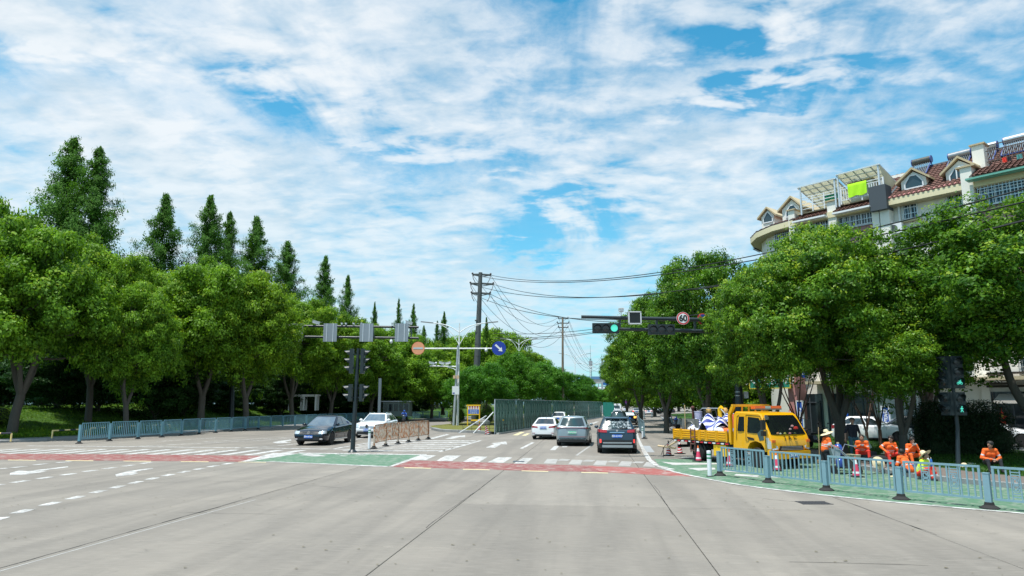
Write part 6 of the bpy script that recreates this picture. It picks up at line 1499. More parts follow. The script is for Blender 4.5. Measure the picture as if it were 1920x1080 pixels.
    def panel(nm, side, s0, s1, q0, q1, mat, off=.008, n=6, par=None, s1b=None, q0t=None, q1t=None):
        b = MB(); rows = []
        for i in range(5):
            s = lerp(s0, s1, i / 4); a = lerp(q0, q0 if q0t is None else q0t, i / 4); c = lerp(q1, q1 if q1t is None else q1t, i / 4)
            rows.append([gp(s, side, lerp(a, c, j / n), off) for j in range(n + 1)])
        b.grid(rows); return b.build(nm, mat, par or t, 60)
    panel('windscreen', 'f', .06, .95, -.93, .93, WSG)
    rg_ = panel('rear_window', 'r', .12 if rear == 'sedan' else .14, .90, -.88, .88, shade or CGLASS)
    sq = [(.07, .47), (.50, .90)] if rear == 'sedan' else [(.05, .36), (.39, .70), (.73, .95)]
    for sd in ('l', 'rt'):
        for q0, q1 in sq: panel('side_window', sd, .12, .86, q0, q1, CGLASS, q0t=lerp(q0, .5, .04), q1t=lerp(q1, .5, .10))
    for wx in wxs:
        for sg in (-1, 1): wheel(t, wx, sg * (W / 2 - .125), r, .215)
    # ends
    def sx(y, end, z): # surface x at half width y, leaning with height
        lo, hi = 0, h
        for _ in range(18):
            m_ = (lo + hi) / 2
            if hw(m_) * .985 > abs(y): lo = m_
            else: hi = m_
        x = lo
        for _ in range(60):
            zt = interp(belt, (x if end > 0 else -x) / h)
            if zt + .03 < z: x -= .01
            else: break
        return end * x
    def strip(nm, y0, y1, z0, z1, end, mat, off=.012, n=8, par=None, z0b=None, z1b=None, both=True, thick=.03):
        outs = []
        for sg in ((1, -1) if both else (1,)):
            b = MB(); ra_, rb_ = [], []
            for i in range(n + 1):
                f = i / n; y = lerp(y0, y1, f); a = lerp(z0, z0 if z0b is None else z0b, f); c = lerp(z1, z1 if z1b is None else z1b, f)
                xx = sx(y, end, c); ra_.append([Vector((xx - end * thick, sg * y, a)), Vector((sx(y, end, a) + end * off, sg * y, a)), Vector((xx + end * off, sg * y, c)), Vector((xx - end * thick, sg * y, c))])
            b.grid(ra_, close=True); outs.append(b.build(nm, mat, par or t, 30))
        return outs
    w2 = W / 2
    if front == 'vw':
        strip('headlight', w2 * .56, w2 * .93, .60, .72, 1, HEADL, z1b=.76); strip('grille', -w2 * .54, w2 * .54, .60, .70, 1, BLKP, both=False, n=12); strip('chrome_strip', -w2 * .8, w2 * .8, .575, .59, 1, CHROME, .02, both=False, n=14)
        strip('lower_grille', -w2 * .62, w2 * .62, .27, .42, 1, BLKP, both=False, n=12); strip('fog_lamp', w2 * .64, w2 * .80, .30, .38, 1, CHROME)
        b = MB(); mt = Matrix.Rotation(pi / 2, 4, 'Y'); b.lathe([(.075, 0), (.075, .02), (.06, .02), (.06, 0)], 20, c=(h - .0, 0, .66), mat=mt)
        for (y0, z0, y1, z1) in ((-.04, .045, -.0, -.01), (0, -.01, .04, .045), (-.05, .01, -.02, -.05), (-.02, -.05, 0, -.0), (0, 0, .02, -.05), (.02, -.05, .05, .01)): b.beam((h + .015, y0, .66 + z0), (h + .015, y1, .66 + z1), .012, .01)
        b.build('badge', CHROME, t)
    elif front == 'star':
        strip('headlight', w2 * .58, w2 * .92, .66, .84, 1, HEADL, z1b=.90); strip('grille', -w2 * .52, w2 * .52, .60, .84, 1, BLKP, both=False, n=12)
        for z in (.65, .72, .79): strip('grille_bar', -w2 * .5, w2 * .5, z, z + .025, 1, CHROME, .022, both=False, n=12)
        b = MB(); mt = Matrix.Rotation(pi / 2, 4, 'Y'); x = sx(0, 1, .72) + .03; b.lathe([(.10, 0), (.10, .02), (.085, .02), (.085, 0)], 20, c=(x, 0, .73), mat=mt)
        for a in (90, 210, 330): b.beam((x + .012, 0, .73), (x + .012, .09 * cos(R(a)), .73 + .09 * sin(R(a))), .022, .015)
        b.build('badge', CHROME, t); strip('lower_grille', -w2 * .7, w2 * .7, .24, .40, 1, BLKP, both=False, n=12); strip('skid_plate', -w2 * .6, w2 * .6, .20, .24, 1, CHROME, .02, both=False)
    elif light:
        strip('headlight', w2 * .60, w2 * .94, .62, .76, 1, HEADL, z1b=.82); strip('grille', -w2 * .5, w2 * .5, .5, .66, 1, BLKP, both=False); strip('lower_grille', -w2 * .6, w2 * .6, .25, .38, 1, BLKP, both=False)
    tl = tailcol or TAIL; zp = .78
    if rear == 'sedan':
        strip('tail_light', w2 * .42, w2 * .96, .78, .87, -1, tl, z0b=.80, z1b=.96); strip('rear_bumper_insert', -w2 * .66, w2 * .66, .24, .36, -1, BLKP, both=False, n=12); strip('reflector', w2 * .62, w2 * .84, .42, .45, -1, tl); strip('boot_gap', -w2 * .5, w2 * .5, .955, .97, -1, BLKP, .004, both=False); zp = .80
        b = MB(); b.box((xr1 - .02, 0, H + .05), (.16, .03, .05)); b.build('roof_antenna', BLKP, t)
    elif rear == 'ev':
        strip('tail_light_bar', -w2 * .92, w2 * .92, .985, 1.01, -1, M('thin_tail_bar', (.28, .05, .06), .2), .02, both=False, n=16); strip('tail_light', w2 * .80, w2 * .95, .95, 1.01, -1, tl); strip('bumper_line', -w2 * .88, w2 * .88, .50, .525, -1, M('thin_tail_bar'), .02, both=False, n=16)
        strip('rear_bumper_insert', -w2 * .94, w2 * .94, .25, .38, -1, BLKP, both=False, n=16); strip('tailgate_crease', -w2 * .35, w2 * .35, .88, .90, -1, BLKP, .006, both=False); zp = .74
    elif rear == 'suv':
        strip('tail_light', w2 * .50, w2 * .97, .96, 1.07, -1, tl, z0b=.98, z1b=1.12); strip('chrome_bar', -w2 * .36, w2 * .36, .945, .985, -1, CHROME, .03, both=False); strip('skid_frame', -w2 * .70, w2 * .70, .47, .53, -1, M('silver_trim', (.34, .38, .40), .35, metal=.4), .035, both=False, n=12)
        strip('skid_plate', -w2 * .74, w2 * .74, .29, .40, -1, M('silver_trim'), .03, both=False, n=12); strip('bumper_cladding', -w2 * .94, w2 * .94, .25, .62, -1, BLKP, .012, both=False, n=16); strip('skid_bar', -w2 * .52, w2 * .52, .40, .47, -1, BLKP, .028, both=False); strip('fog_reflector', w2 * .78, w2 * .86, .50, .66, -1, BRK, .03)
        b = MB(); x = sx(0, -1, 1.02); b.lathe([(.05, 0), (.05, .02)], 14, c=(x - .03, 0, 1.05), mat=Matrix.Rotation(-pi / 2, 4, 'Y')); b.build('badge', CHROME, t); zp = .80
        b = MB(); b.tube([gp(.13, 'r', -.1, .03), gp(.15, 'r', -.5, .03), gp(.22, 'r', -.62, .03)], .014, 6); b.build('rear_wiper', BLKP, t)
        b = MB(); rows = [[gp(1, 'r', q) + Vector((.12, 0, .055)) for q in (-.9, 0, .9)], [gp(1, 'r', q) + Vector((-.16, 0, .0)) for q in (-.9, 0, .9)], [gp(1, 'r', q) + Vector((-.16, 0, -.03)) for q in (-.9, 0, .9)]]; b.grid(rows); b.build('roof_spoiler', col, t)
    else: strip('tail_light', w2 * .62, w2 * .95, .78, 1.0, -1, tl); strip('rear_bumper_insert', -w2 * .8, w2 * .8, .25, .42, -1, BLKP, both=False)
    for end, show in ((1, True), (-1, True)):
        z = .46 if end > 0 and front != 'star' else (.50 if end > 0 else zp); x = sx(0, end, z) + end * .035
        if end > 0 and front == 'vw': z = .45
        b = MB(); b.box((x, 0, z), (.02, .44, .14)); pl = b.build('number_plate', PLG if plate == 'g' and end < 0 else PLB, t, 0)
        if detail > 1: txt(pl, ptext, .105, PTX, (x + end * .014, 0, z), (pi / 2, 0, end * pi / 2), .95, .002)
    b = MB(); mm = mirror or col
    for sg in (-1, 1):
        p = gp(.10, 'l' if sg > 0 else 'rt', .03) + Vector((-.02, sg * .13, .07)); b = MB(); b.ball(p, .1, 10, sc=(.75, 1.15, .8)); b.beam(p - Vector((0, sg * .1, .04)), p - Vector((0, sg * .18, .06)), .05, .04); b.build('mirror', mm, t)
    if rails:
        for sg in ('l', 'rt'):
            P = [gp(1, sg, q) + Vector((0, 0, .075)) for q in (.06, .3, .6, .92)]; P = [gp(1, sg, .02) + Vector((0, 0, .02))] + P + [gp(1, sg, .97) + Vector((0, 0, .02))]
            b = MB(); b.tube(smooth([Vector((p.x, p.y * .94, p.z)) for p in P], 1), .022, 6); b.build('roof_rail', CHROME, t)
    if detail > 1:
        for sg in (-1, 1):   # door gaps, handles, sills
            b = MB()
            for x in (xf0 - L * .055, (xf0 + xr0) / 2 - .02, xr0 + L * .12 if rear == 'sedan' else xr0 + L * .17):
                b.beam((x, sg * (hw(x) * 1.0 + .002), clear + .15), (x, sg * (hw(x) * .982 + .002), interp(belt, x / h) - .07), .008, .008)
            b.build('door_gap', UNDER, t, 0)
            for x in ((xf0 + xr0) / 2 + .18, (xf0 + xr0) / 2 - .95): b = MB(); b.box((x, sg * (hw(x) * .99 + .012), interp(belt, x / h) - .19), (.19, .03, .03)); b.build('door_handle', col, t)
            b = MB(); b.beam((wxs[0] + ra, sg * W / 2 * .985, clear + .07), (wxs[1] - ra, sg * W / 2 * .985, clear + .07), .03, .06); b.build('sill_trim', CHROME if front == 'vw' else BLKP, t, 0)
    return t, gp
HB = [(-1, .52), (-.992, .80), (-.975, .98), (-.94, 1.06), (-.5, 1.06), (0, 1.0), (.38, 1.0), (.46, 1.02), (.8, .93), (.93, .84), (.985, .70), (1, .55)]  # tall body belt
BLACKP = paint('black_paint', (.004, .007, .013), .12, coat=.4); WHITEP = paint('white_paint', (.74, .76, .78), .3); GREYP = paint('blue_grey_paint', (.21, .27, .30), .34, metal=.25); NAVY = paint('dark_blue_paint', (.006, .028, .050), .3, coat=.6); SILV = paint('silver_paint', (.45, .46, .46), .3, metal=.4)
def hd(px_from, deg): return deg
# heading angle: angle of +x(front) from world X
FAR = R(90 - 11.5)          # driving away along the road
c0 = G(579, 835.5); car('glossy black sedan facing the camera beside the signal pole', 'car', (c0.x + .30, c0.y + 2.45, 0), R(-90 - 6), L=4.70, W=1.82, H=1.47, col=paint('navy_black_paint', (.004, .009, .02), .1, coat=.5), front='vw', scale=1.14, plate='b', gh=(-.86, -.40, .04, .47), ptext='浙A·87263')
c0 = G(687, 821.5); car('white crossover with starred grille facing the camera behind the rusty guardrail', 'car', (c0.x + .28, c0.y + 2.4, 0), R(-90 - 6), L=4.45, W=1.82, H=1.52, belt=HB, gh=(-.90, -.62, .08, .42), col=WHITEP, front='star', scale=1.13, rear='hatch', r=.35, ptext='浙A·26888', rails=True)
c0 = G(1016, 824.5); car('white sedan seen from behind in the left lane, nearest the green hoarding', 'car', (c0.x + .55, c0.y + 2.3, 0), FAR, L=4.62, W=1.80, H=1.46, col=WHITEP, ptext='浙A·3QH26')
c0 = G(1038, 798); car('white sedan half hidden behind the grey crossover and the nearer white sedan', 'car', (c0.x + .9, c0.y + 2.3, 0), FAR, L=4.6, W=1.80, H=1.5, col=paint('warm_white_paint', (.70, .71, .70), .3), detail=1)
c0 = G(1073, 837); car('blue grey electric crossover with green number plate seen from behind in the middle lane', 'car', (c0.x + .35, c0.y + 2.3, 0), R(90 - 8.5), L=4.45, W=1.86, H=1.62, belt=HB, gh=(-.985, -.78, .12, .5), col=GREYP, scale=1.045, rear='ev', plate='g', r=.35, ptext='浙A·F25063', clear=.19)
DAPPLEG = M('reflection_dappled_glass', (.02, .03, .035), .05, var=.3, wear=.50, wearcol=(.42, .47, .50), wscale=9, spec=.9)  # pale sky reflections mottled into the glass colour through the wear mask
c0 = G(1157, 851); car('dark blue crossover with red lamps and silver roof rails in the right lane', 'car', (c0.x + .3, c0.y + 2.25, 0), R(90 - 7.0), L=4.45, W=1.87, H=1.66, belt=[(a, b_ + .03) for a, b_ in HB], gh=(-.97, -.78, .12, .48), col=NAVY, scale=1.055, rear='suv', r=.36, ptext='浙A·01W27', rails=True, clear=.24, shade=DAPPLEG)
FG_ = 'cars on the road ahead'
c0 = G(1157, 803); car('black crossover just beyond the dark blue one', 'car', (c0.x + .6, c0.y + 2.2, 0), FAR, L=4.5, W=1.84, H=1.6, belt=HB, gh=(-.97, -.78, .12, .48), col=BLACKP, rear='hatch', group=FG_, detail=1, rails=True)
c0 = G(1172, 797); car('black car with a glowing amber indicator beyond the dark blue crossover', 'car', (c0.x + .9, c0.y + 2.2, 0), FAR, L=4.6, W=1.82, H=1.5, belt=HB, gh=(-.97, -.7, .12, .48), col=BLACKP, rear='hatch', group=FG_, tailcol=INDI, detail=1, shade=M('bright_glass', (.5, .55, .58), .1))
c0 = G(1160, 788); car('silver roofed car tucked between the white van and the black crossover', 'car', (c0.x + .2, c0.y + 2, 0), FAR, L=4.6, W=1.8, H=1.5, col=SILV, group=FG_, detail=1)
c0 = G(1148, 777); car('small white car left of the white van', 'car', c0, FAR, L=4.5, W=1.8, H=1.5, col=WHITEP, group=FG_, detail=1)
c0 = G(1193, 778.5); car('silver car with lit brake lamp in the gap right of the far sign pole', 'car', c0, R(82), L=4.4, W=1.78, H=1.55, belt=HB, gh=(-.96, -.7, .12, .5), col=SILV, rear='hatch', group=FG_, tailcol=BRK, detail=1)
c0 = G(1216.5, 777.5); car('white sedan with small red lamps waiting at the far crossroads', 'car', c0, R(80), L=4.6, W=1.8, H=1.46, col=WHITEP, group=FG_, tailcol=BRK, detail=1)
c0 = G(1228, 775); car('white car seen side on crossing at the far junction', 'car', c0, R(200), L=4.6, W=1.8, H=1.46, col=WHITEP, group=FG_, detail=1)
c0 = G(1247, 775.5); car('black car seen side on at the right end of the far junction', 'car', c0, R(175), L=4.8, W=1.85, H=1.6, belt=HB, gh=(-.97, -.7, .12, .48), col=BLACKP, rear='hatch', group=FG_, detail=1)
c0 = G(1172, 772); car('small white car right of the white van', 'car', c0, FAR, L=4.4, W=1.75, H=1.5, col=WHITEP, group=FG_, detail=1)
# van
c0 = G(1157.5, 777) + Vector((.5, 3, 0)); t = thing('white_van', 'tall white van seen from behind at the end of the car queue', 'van', c0, FAR, FG_)
b = MB(); b.extr([(-2.7, -1, .35), (-2.7, -1, 1.2), (-2.62, -1, 2.42), (1.7, -1, 2.45), (2.35, -1, 1.35), (2.9, -1, 1.1), (2.95, -1, .35)], (0, 2, 0)); b.build('body', WHITEP, t, 30)
b = MB(); b.add([(-2.72, -.72, 1.35), (-2.72, .72, 1.35), (-2.65, .66, 2.0), (-2.65, -.66, 2.0)], [(0, 1, 2, 3)]); b.build('rear_window', CGLASS, t, 0)
for s in (-1, 1): b = MB(); b.box((-2.72, s * .9, 1.1), (.05, .13, .4)); b.build('tail_light', TAIL, t, 0); [wheel(t, x, s * .85, .34, .22) for x in (-1.75, 1.85)]
b = MB(); b.box((-2.73, 0, .45), (.1, 1.9, .2)); b.build('bumper', BLKP, t, 0); b = MB(); b.box((-2.75, 0, .75), (.02, .44, .14)); b.build('number_plate', PLB, t, 0)
# parked cars on the service road
PK = 'cars parked by the shops'
c0 = G(1668, 836); car('white crossover parked behind the black shirted man, facing right', 'car', (c0.x - .4, c0.y + 1, .15), R(-32), L=4.3, W=1.78, H=1.52, belt=HB, gh=(-.95, -.62, .1, .48), col=WHITEP, rear='hatch', group=PK)
c0 = G(1880, 842); car('white sedan parked by the dark shop at far right, partly behind a dark bush', 'car', (c0.x, c0.y + .8, .15), R(-38), L=4.6, W=1.8, H=1.5, col=WHITEP, group=PK)
c0 = G(1720, 836); car('black car parked with its tail to the white shutters', 'car', (c0.x + 1.2, c0.y + 3.6, .15), R(150), L=4.6, W=1.8, H=1.5, col=BLACKP, group=PK, detail=1)
for i, (px, Y, c_, lb) in enumerate(((362, 125, WHITEP, 'white car glimpsed beyond the dark trunks in the middle of the left park'), (386, 128, SILV, 'silver car glimpsed right of a white one beyond the left park'), (540, 118, paint('dark_red_paint', (.10, .01, .01)), 'dark car glimpsed behind the left white frame pavilion'), (575, 120, WHITEP, 'white car glimpsed behind the right white frame pavilion'))):
    p = At(px, 765, Y); car(lb, 'car', (p.x, Y, 1.3), R(10 + 30 * i), col=c_, group='cars glimpsed through the park', detail=1)
# dark bush before parked sedan and two wheelers under the trees
bush('dark_bush', G(1872, 856, .15), (.8, .8, .75), DARKLEAF, 'dark low bush in front of the parked white sedan at far right', .08, 260, 14)
def scooter(label, loc, rz, col, group=None, mirrors=True):
    t = thing('scooter', label, 'scooter', loc, rz, group); cm = M('scooter_' + label[:10], col, .35, coat=.5)
    for x in (-.62, .62):
        mt = Matrix.Rotation(pi / 2, 4, 'X'); b = MB(); b.lathe([(.14, -.05), (.21, -.05), (.23, 0), (.21, .05), (.14, .05)], 18, c=(x, 0, .23), mat=mt); w = b.build('wheel', TYRE, t); b = MB(); b.lathe([(.001, -.03), (.14, -.04), (.14, .04), (.001, .03)], 14, c=(x, 0, .23), mat=mt); b.build('rim', RIM, w)
    b = MB(); b.extr([(-.85, -.14, .50), (-.55, -.16, .30), (-.1, -.16, .26), (.32, -.15, .26), (.42, -.14, .80), (.34, -.13, .82), (.2, -.15, .36), (-.15, -.15, .40), (-.22, -.14, .62), (-.85, -.12, .66)], (0, .28, 0)); b.build('body', cm, t, 30)
    b = MB(); b.box((-.5, 0, .70), (.68, .27, .10)); b.build('seat', BLKP, t); b = MB(); b.extr([(.36, -.13, .45), (.62, -.11, .50), (.56, -.12, .86), (.38, -.14, 1.0)], (0, .26, 0)); b.build('front_shield', cm, t, 30)
    b = MB(); b.tube([(.62, 0, .25), (.42, 0, 1.0)], .03, 6); b.tube([(.38, -.32, 1.04), (.44, 0, 1.0), (.38, .32, 1.04)], .016, 6); b.build('handlebar', BLKP, t)
    b = MB(); b.ball((.5, 0, .88), .08, 10); b.build('headlight', HEADL, t)
    for s in (-1, 1): b = MB(); b.tube([(.40, s * .25, 1.03), (.38, s * .3, 1.2)], .008, 5); b.ball((.38, s * .31, 1.23), .055, 8, sc=(.3, 1, .7)); b.build('mirror', BLKP, t)
    return t
SCG_ = 'scooters parked under the trees'
for i, (px, py, rz, c_, lb) in enumerate([(1262, 803, 200, (.02, .03, .05), 'dark scooter parked nearest the kerb beyond the striped cones'), (1268, 801, 170, (.05, .10, .12), 'teal scooter second in the row under the right trees'), (1276, 800, 190, (.02, .05, .25), 'blue scooter third in the row under the right trees'), (1284, 806, 185, (.5, .52, .55), 'pale scooter last in the row, just behind the truck tailboard')]):
    g = G(px, py, .15); scooter(lb, g, R(rz), c_, SCG_)
for i, (px, c_, lb) in enumerate([(1516, (.55, .45, .42), 'pale pink scooter right of the truck cab'), (1527, (.40, .10, .14), 'dark pink scooter beside the green white barrel'), (1562, (.02, .03, .03), 'black scooter between the tree trunks')]):
    g = G(px, 846, .15); scooter(lb, (g.x, g.y + 1.5, .2), R(250 + 20 * i), c_, 'scooters parked on the verge')
g = G(1531, 845, .15); t = thing('wrapped_barrel', 'green and white wrapped cylinder standing behind the scooters at the tree', 'barrel', (g.x, g.y + 2.2, .2)); b = MB(); b.lathe([(.22, 0), (.24, .3), (.24, .75)], 14); b.build('lower_band', M('barrel_green', (.03, .20, .12), .6), t); b = MB(); b.lathe([(.24, .75), (.22, 1.0), (.12, 1.25), (.03, 1.35)], 14); b.build('upper_wrap', M('wrap_white', (.45, .48, .45), .7), t)

# ---------------------------------------------------------------- yellow works truck
TY = M('truck_yellow', (.72, .36, .004), .32, var=.06, scale=2, coat=.4, wear=.66, wearcol=(.42, .23, .04), wscale=3.5); CH = M('chassis_black', (.012, .013, .015), .7)
tr = G(1318, 861); tf = G(1412, 880); axis = (tf - tr); ang = R(-66)
TLOC = G(1437, 877) 
t = thing('works_truck', 'yellow double cab flatbed works truck with orange beacon bar, loaded with road tools', 'truck', (TLOC.x + .50, TLOC.y + .3, 0), ang)
TRK = t; TM = Matrix.Translation(t.location) @ Matrix.Rotation(ang, 4, 'Z')
# local: x forward (0 at front axle), y left, near side is y<0
WB, TW = 3.45, 1.92
def P3(l): return [Vector(p) for p in l]
yb = TW / 2
cab = [(.72, .62), (.80, .78), (.80, 1.02), (.70, 1.26), (.28, 1.98), (.12, 2.06), (-1.10, 2.10), (-1.22, 2.02), (-1.24, .62), (-.46, .62), (-.44, .74), (-.30, .92), (0, 1.0), (.30, .92), (.44, .74), (.46, .62)]
b = MB(); rows = []
for (y, k) in ((-yb, .97), (-yb + .03, 1.0), (-yb * .5, 1.012), (0, 1.016), (yb * .5, 1.012), (yb - .03, 1.0), (yb, .97)):
    rows.append([Vector((x * (k if x > 0 else 1) + (0), y * (1 - .09 * max(0, (z - 1.2)) / .9), z - (.05 if abs(y) == yb and z > 1.9 else 0))) for x, z in cab])
b.grid(rows, close=True); n = len(cab); b.f.append(tuple(range(n))); b.m.append(0); b.f.append(tuple(range(6 * n, 7 * n))); b.m.append(0)
b.build('cab', TY, t, 25)
ysd = lambda z: -(yb * (1 - .09 * max(0, (z - 1.2)) / .9)) - .006
def side_poly(nm, pts, mat, off=0.0, both=True, par=None):
    for s in ((1, -1) if both else (1,)):
        b = MB(); b.add([(x, s * (ysd(z) - off), z) for x, z in pts], [tuple(range(len(pts)))]); b.add([(x, s * (ysd(z) - off + .02), z) for x, z in pts], [tuple(range(len(pts)))]); o = b.build(nm, mat, par or t, 0)
side_poly('door_window', [(.44, 1.05), (.38, 1.52), (.16, 1.86), (-.42, 1.90), (-.44, 1.30), (.10, 1.28), (.20, 1.02)], CGLASS)
side_poly('rear_side_window', [(-.62, 1.34), (-.62, 1.90), (-.92, 1.90), (-.98, 1.34)], CGLASS)
for pts in ([(-.52, .98), (-.52, 1.96)], [(.50, .96), (.46, 1.5), (.20, 1.94), (-.52, 1.97)], [(-1.05, .98), (-1.02, 1.9), (-.9, 1.96)], [(-.52, .98), (-.36, .98)]):
    for s in (1, -1): b = MB(); b.tube([(x, s * (ysd(z)), z) for x, z in pts], .008, 4, False); b.build('door_gap', UNDER, t)
side_poly('air_vent', [(-.46, 1.14), (-.10, 1.10), (-.04, 1.02), (-.38, 1.04)], BLKP, .006)
# windscreen
b = MB(); rows = []
for f in (0, .25, .5, .75, 1): 
    x = lerp(.715, .27, f); z = lerp(1.26, 1.97, f); w = (yb - .09) * (1 - .09 * (z - 1.2) / .9); rows.append([Vector((x * (1.012 - .045 * (q ** 4)) + .022, q * w, z)) for q in (-1, -.75, -.4, 0, .4, .75, 1)])
b.grid(rows); b.build('windscreen', M('truck_glass', (.006, .008, .009), .05, spec=.6), t)
ds = MB()
for k, (y, z, c_) in enumerate(((-.5, 1.33, 0), (-.2, 1.30, 1), (.2, 1.32, 0), (.5, 1.31, 2), (.35, 1.34, 1))): pass
for k, (y, z, r_, c_) in enumerate([(-.55, 1.30, .05, (.5, .25, .12)), (-.42, 1.29, .04, (.65, .6, .45)), (-.2, 1.29, .05, (.45, .4, .08)), (.05, 1.29, .05, (.5, .2, .2)), (.3, 1.29, .04, (.1, .15, .05)), (.48, 1.47, .09, (.5, .03, .02)), (.36, 1.55, .06, (.55, .3, .3)), (.18, 1.44, .05, (.5, .35, .35))]):
    x = lerp(.735, .29, (z - 1.26) / .71) + .015; b = MB(); b.ball((x, y, z), r_, 8, sc=(.12, 1.4, .9)); b.build('windscreen_item', M('item_%d' % k, c_, .7), t)
# front details
fx = lambda y, z: .80 * (1.016 - .03 * (y / yb) ** 4)
for s in (-1, 1):
    b = MB(); b.extr([(.73, s * .66, .98), (.70, s * .95, 1.12), (.55, s * .975, 1.15), (.60, s * .975, .74), (.80, s * .92, .70), (.825, s * .68, .74)], (.02, 0, 0)); b.add([(.6, s * (yb + .008), 1.12), (.78, s * (yb + .0), 1.0), (.79, s * (yb + .0), .74), (.62, s * (yb + .008), .74)], [(0, 1, 2, 3)]); hl_ = b.build('headlight', HEADL, t, 0)
    b = MB(); b.box((.80, s * .86, 1.02), (.06, .16, .09)); b.build('indicator', ORT, hl_, 0)
b = MB(); b.box((.80, 0, .76), (.07, 1.16, .16)); b.build('grille', BLKP, t, 0)
for z in (.71, .76, .81): b = MB(); b.box((.838, 0, z), (.02, 1.1 - (z - .7), .018)); b.build('grille_bar', M('silver_trim'), t, 0)
b = MB(); b.extr([(.60, -yb - .03, .34), (.60, -yb - .03, .66), (.90, -yb + .1, .66), (.94, -.5, .66), (.94, .5, .66), (.90, yb - .1, .66), (.60, yb + .03, .66), (.60, yb + .03, .34)][1:7], (0, 0, -.28)); b.build('bumper', TY, t, 30)
b = MB(); b.box((.95, 0, .50), (.02, .44, .15)); pl = b.build('number_plate', PLB, t, 0); txt(pl, '浙A·8R152', .105, PTX, (.962, 0, .50), (pi / 2, 0, pi / 2), .95, .002)
txt(t, 'J  A  C', .22, M('letter_black', (.01, .01, .01), .4), (.806, 0, 1.13), (R(67), 0, pi / 2), 1.0, .002, depth=.006)
b = MB(); b.tube([(.755, -.3, 1.27), (.62, -.62, 1.40)], .012, 5); b.tube([(.755, .35, 1.27), (.66, .0, 1.36)], .012, 5); b.build('wiper', BLKP, t)
for s in (-1, 1):
    b = MB(); b.tube([(.42, s * .9, 1.86), (.62, s * 1.12, 1.80), (.60, s * 1.13, 1.30), (.48, s * .95, 1.22)], .014, 6); b.box((.60, s * 1.13, 1.62), (.10, .18, .36)); b.box((.60, s * 1.13, 1.30), (.10, .17, .18)); b.build('mirror', BLKP, t)
b = MB(); mt = Matrix.Rotation(R(70), 4, 'Y'); b.lathe([(.001, 0), (.10, .01), (.10, .03)], 14, c=(.42, -.78, 1.88), mat=mt); b.build('round_mirror', CHROME, t)
# beacon bar and rack
b = MB(); b.box((-.35, 0, 2.19), (.26, 1.34, .05)); b.build('beacon_base', M('beacon_mount', (.12, .12, .12)), t, 0)
for s in (-1, 1): b = MB(); b.box((-.35, s * .42, 2.26), (.24, .52, .12)); o = b.build('beacon_lens', M('beacon_orange', (.75, .13, .01), .2, coat=1, var=.1), t, 0)
b = MB(); b.box((-.35, 0, 2.26), (.2, .28, .10)); b.build('beacon_speaker', CHROME, t, 0)
bx0, bx1 = -1.42, -5.05
for s in (-1, 1):
    b = MB(); b.beam((bx0, s * .90, .80), (bx0, s * .90, 1.95), .12, .13); b.beam((bx0, s * .90, 1.95), (bx0 + .22, s * .90, 2.30), .12, .13); b.build('rack_post', TY, t, 0)
b = MB(); b.beam((bx0 + .22, -.96, 2.33), (bx0 + .22, .96, 2.33), .10, .10); b.build('rack_top_rail', TY, t, 0)
for y in (-.45, -.1, .25, .6): b = MB(); b.beam((bx0 + .12, y, 1.0), (bx0 + .22, y, 2.28), .05, .05); b.build('rack_bar', TY, t, 0)
# bed: floor, three side boards with pressed ribs per side
b = MB(); b.box(((bx0 + bx1) / 2, 0, .82), (bx0 - bx1, 1.98, .10)); b.build('bed_floor', CH, t, 0)
zt, zb_ = 1.30, .88
def board(xa, xb_, y, sgn):
    b = MB(); b.box(((xa + xb_) / 2, y, (zt + zb_) / 2), (xb_ - xa, .03, zt - zb_)); o = b.build('side_board', TY, t, 0)
    n = 4
    for k in range(n):
        z = zb_ + .05 + (zt - zb_ - .06) * (k + .5) / n; b = MB(); yy = y + sgn * .016
        b.extr([(xa + .08, yy, z - .035), (xa + .08, yy + sgn * .028, z - .012), (xa + .08, yy + sgn * .028, z + .018), (xa + .08, yy, z + .035)], (xb_ - xa - .16, 0, 0)); b.build('pressed_rib', TY, o, 0)
    for x in (xa + .03, xb_ - .03): b = MB(); b.box((x, y + sgn * .02, (zt + zb_) / 2), (.055, .05, zt - zb_ + .03)); b.build('board_edge', TY, o, 0)
    return o
Lb = bx0 - bx1
for s in (-1, 1):
    cuts = [bx1 + .02, bx1 + Lb * .16, bx1 + Lb * .36, bx1 + Lb * .50, bx1 + Lb * .62, bx1 + Lb * .80, bx0 - .10]
    for a, c in zip(cuts[:-1], cuts[1:]): board(a + .01, c - .01, s * .98, s)
b = MB(); b.box((bx1, 0, (zt + zb_) / 2), (.04, 1.92, zt - zb_)); b.build('tailboard', TY, t, 0)
for k in range(14):
    x = bx1 + .15 + (Lb - .3) * k / 13; b = MB(); b.box((x, -1.0, .80), (.17, .02, .05)); b.build('reflector_tape', RED if k % 2 else REFW, t, 0)
b = MB(); b.box((-2.4, .3, .62), (5.0, .12, .2)); b.box((-2.4, -.3, .62), (5.0, .12, .2)); b.box((-4.9, 0, .55), (.1, 1.7, .12)); b.build('chassis', CH, t, 0)
b = MB(); b.box((-2.05, -.80, .52), (.75, .32, .44)); b.build('yellow_tool_box', YEL, t, 0)
b = MB(); b.box((-1.35, -.7, .55), (.4, .4, .4)); b.build('fuel_tank', CH, t, 0)
b = MB(); b.cyl((-3.05, -.82, .62), (-3.0, -.5, .62), .12, n=12); b.build('air_cylinder', CH, t)
for (x, ys) in ((0, (-.83, .83)), (-WB, (-.84, -.60, .60, .84))):
    for y in ys: wheel(t, x, y, .375, .21 if x else .22, CH)
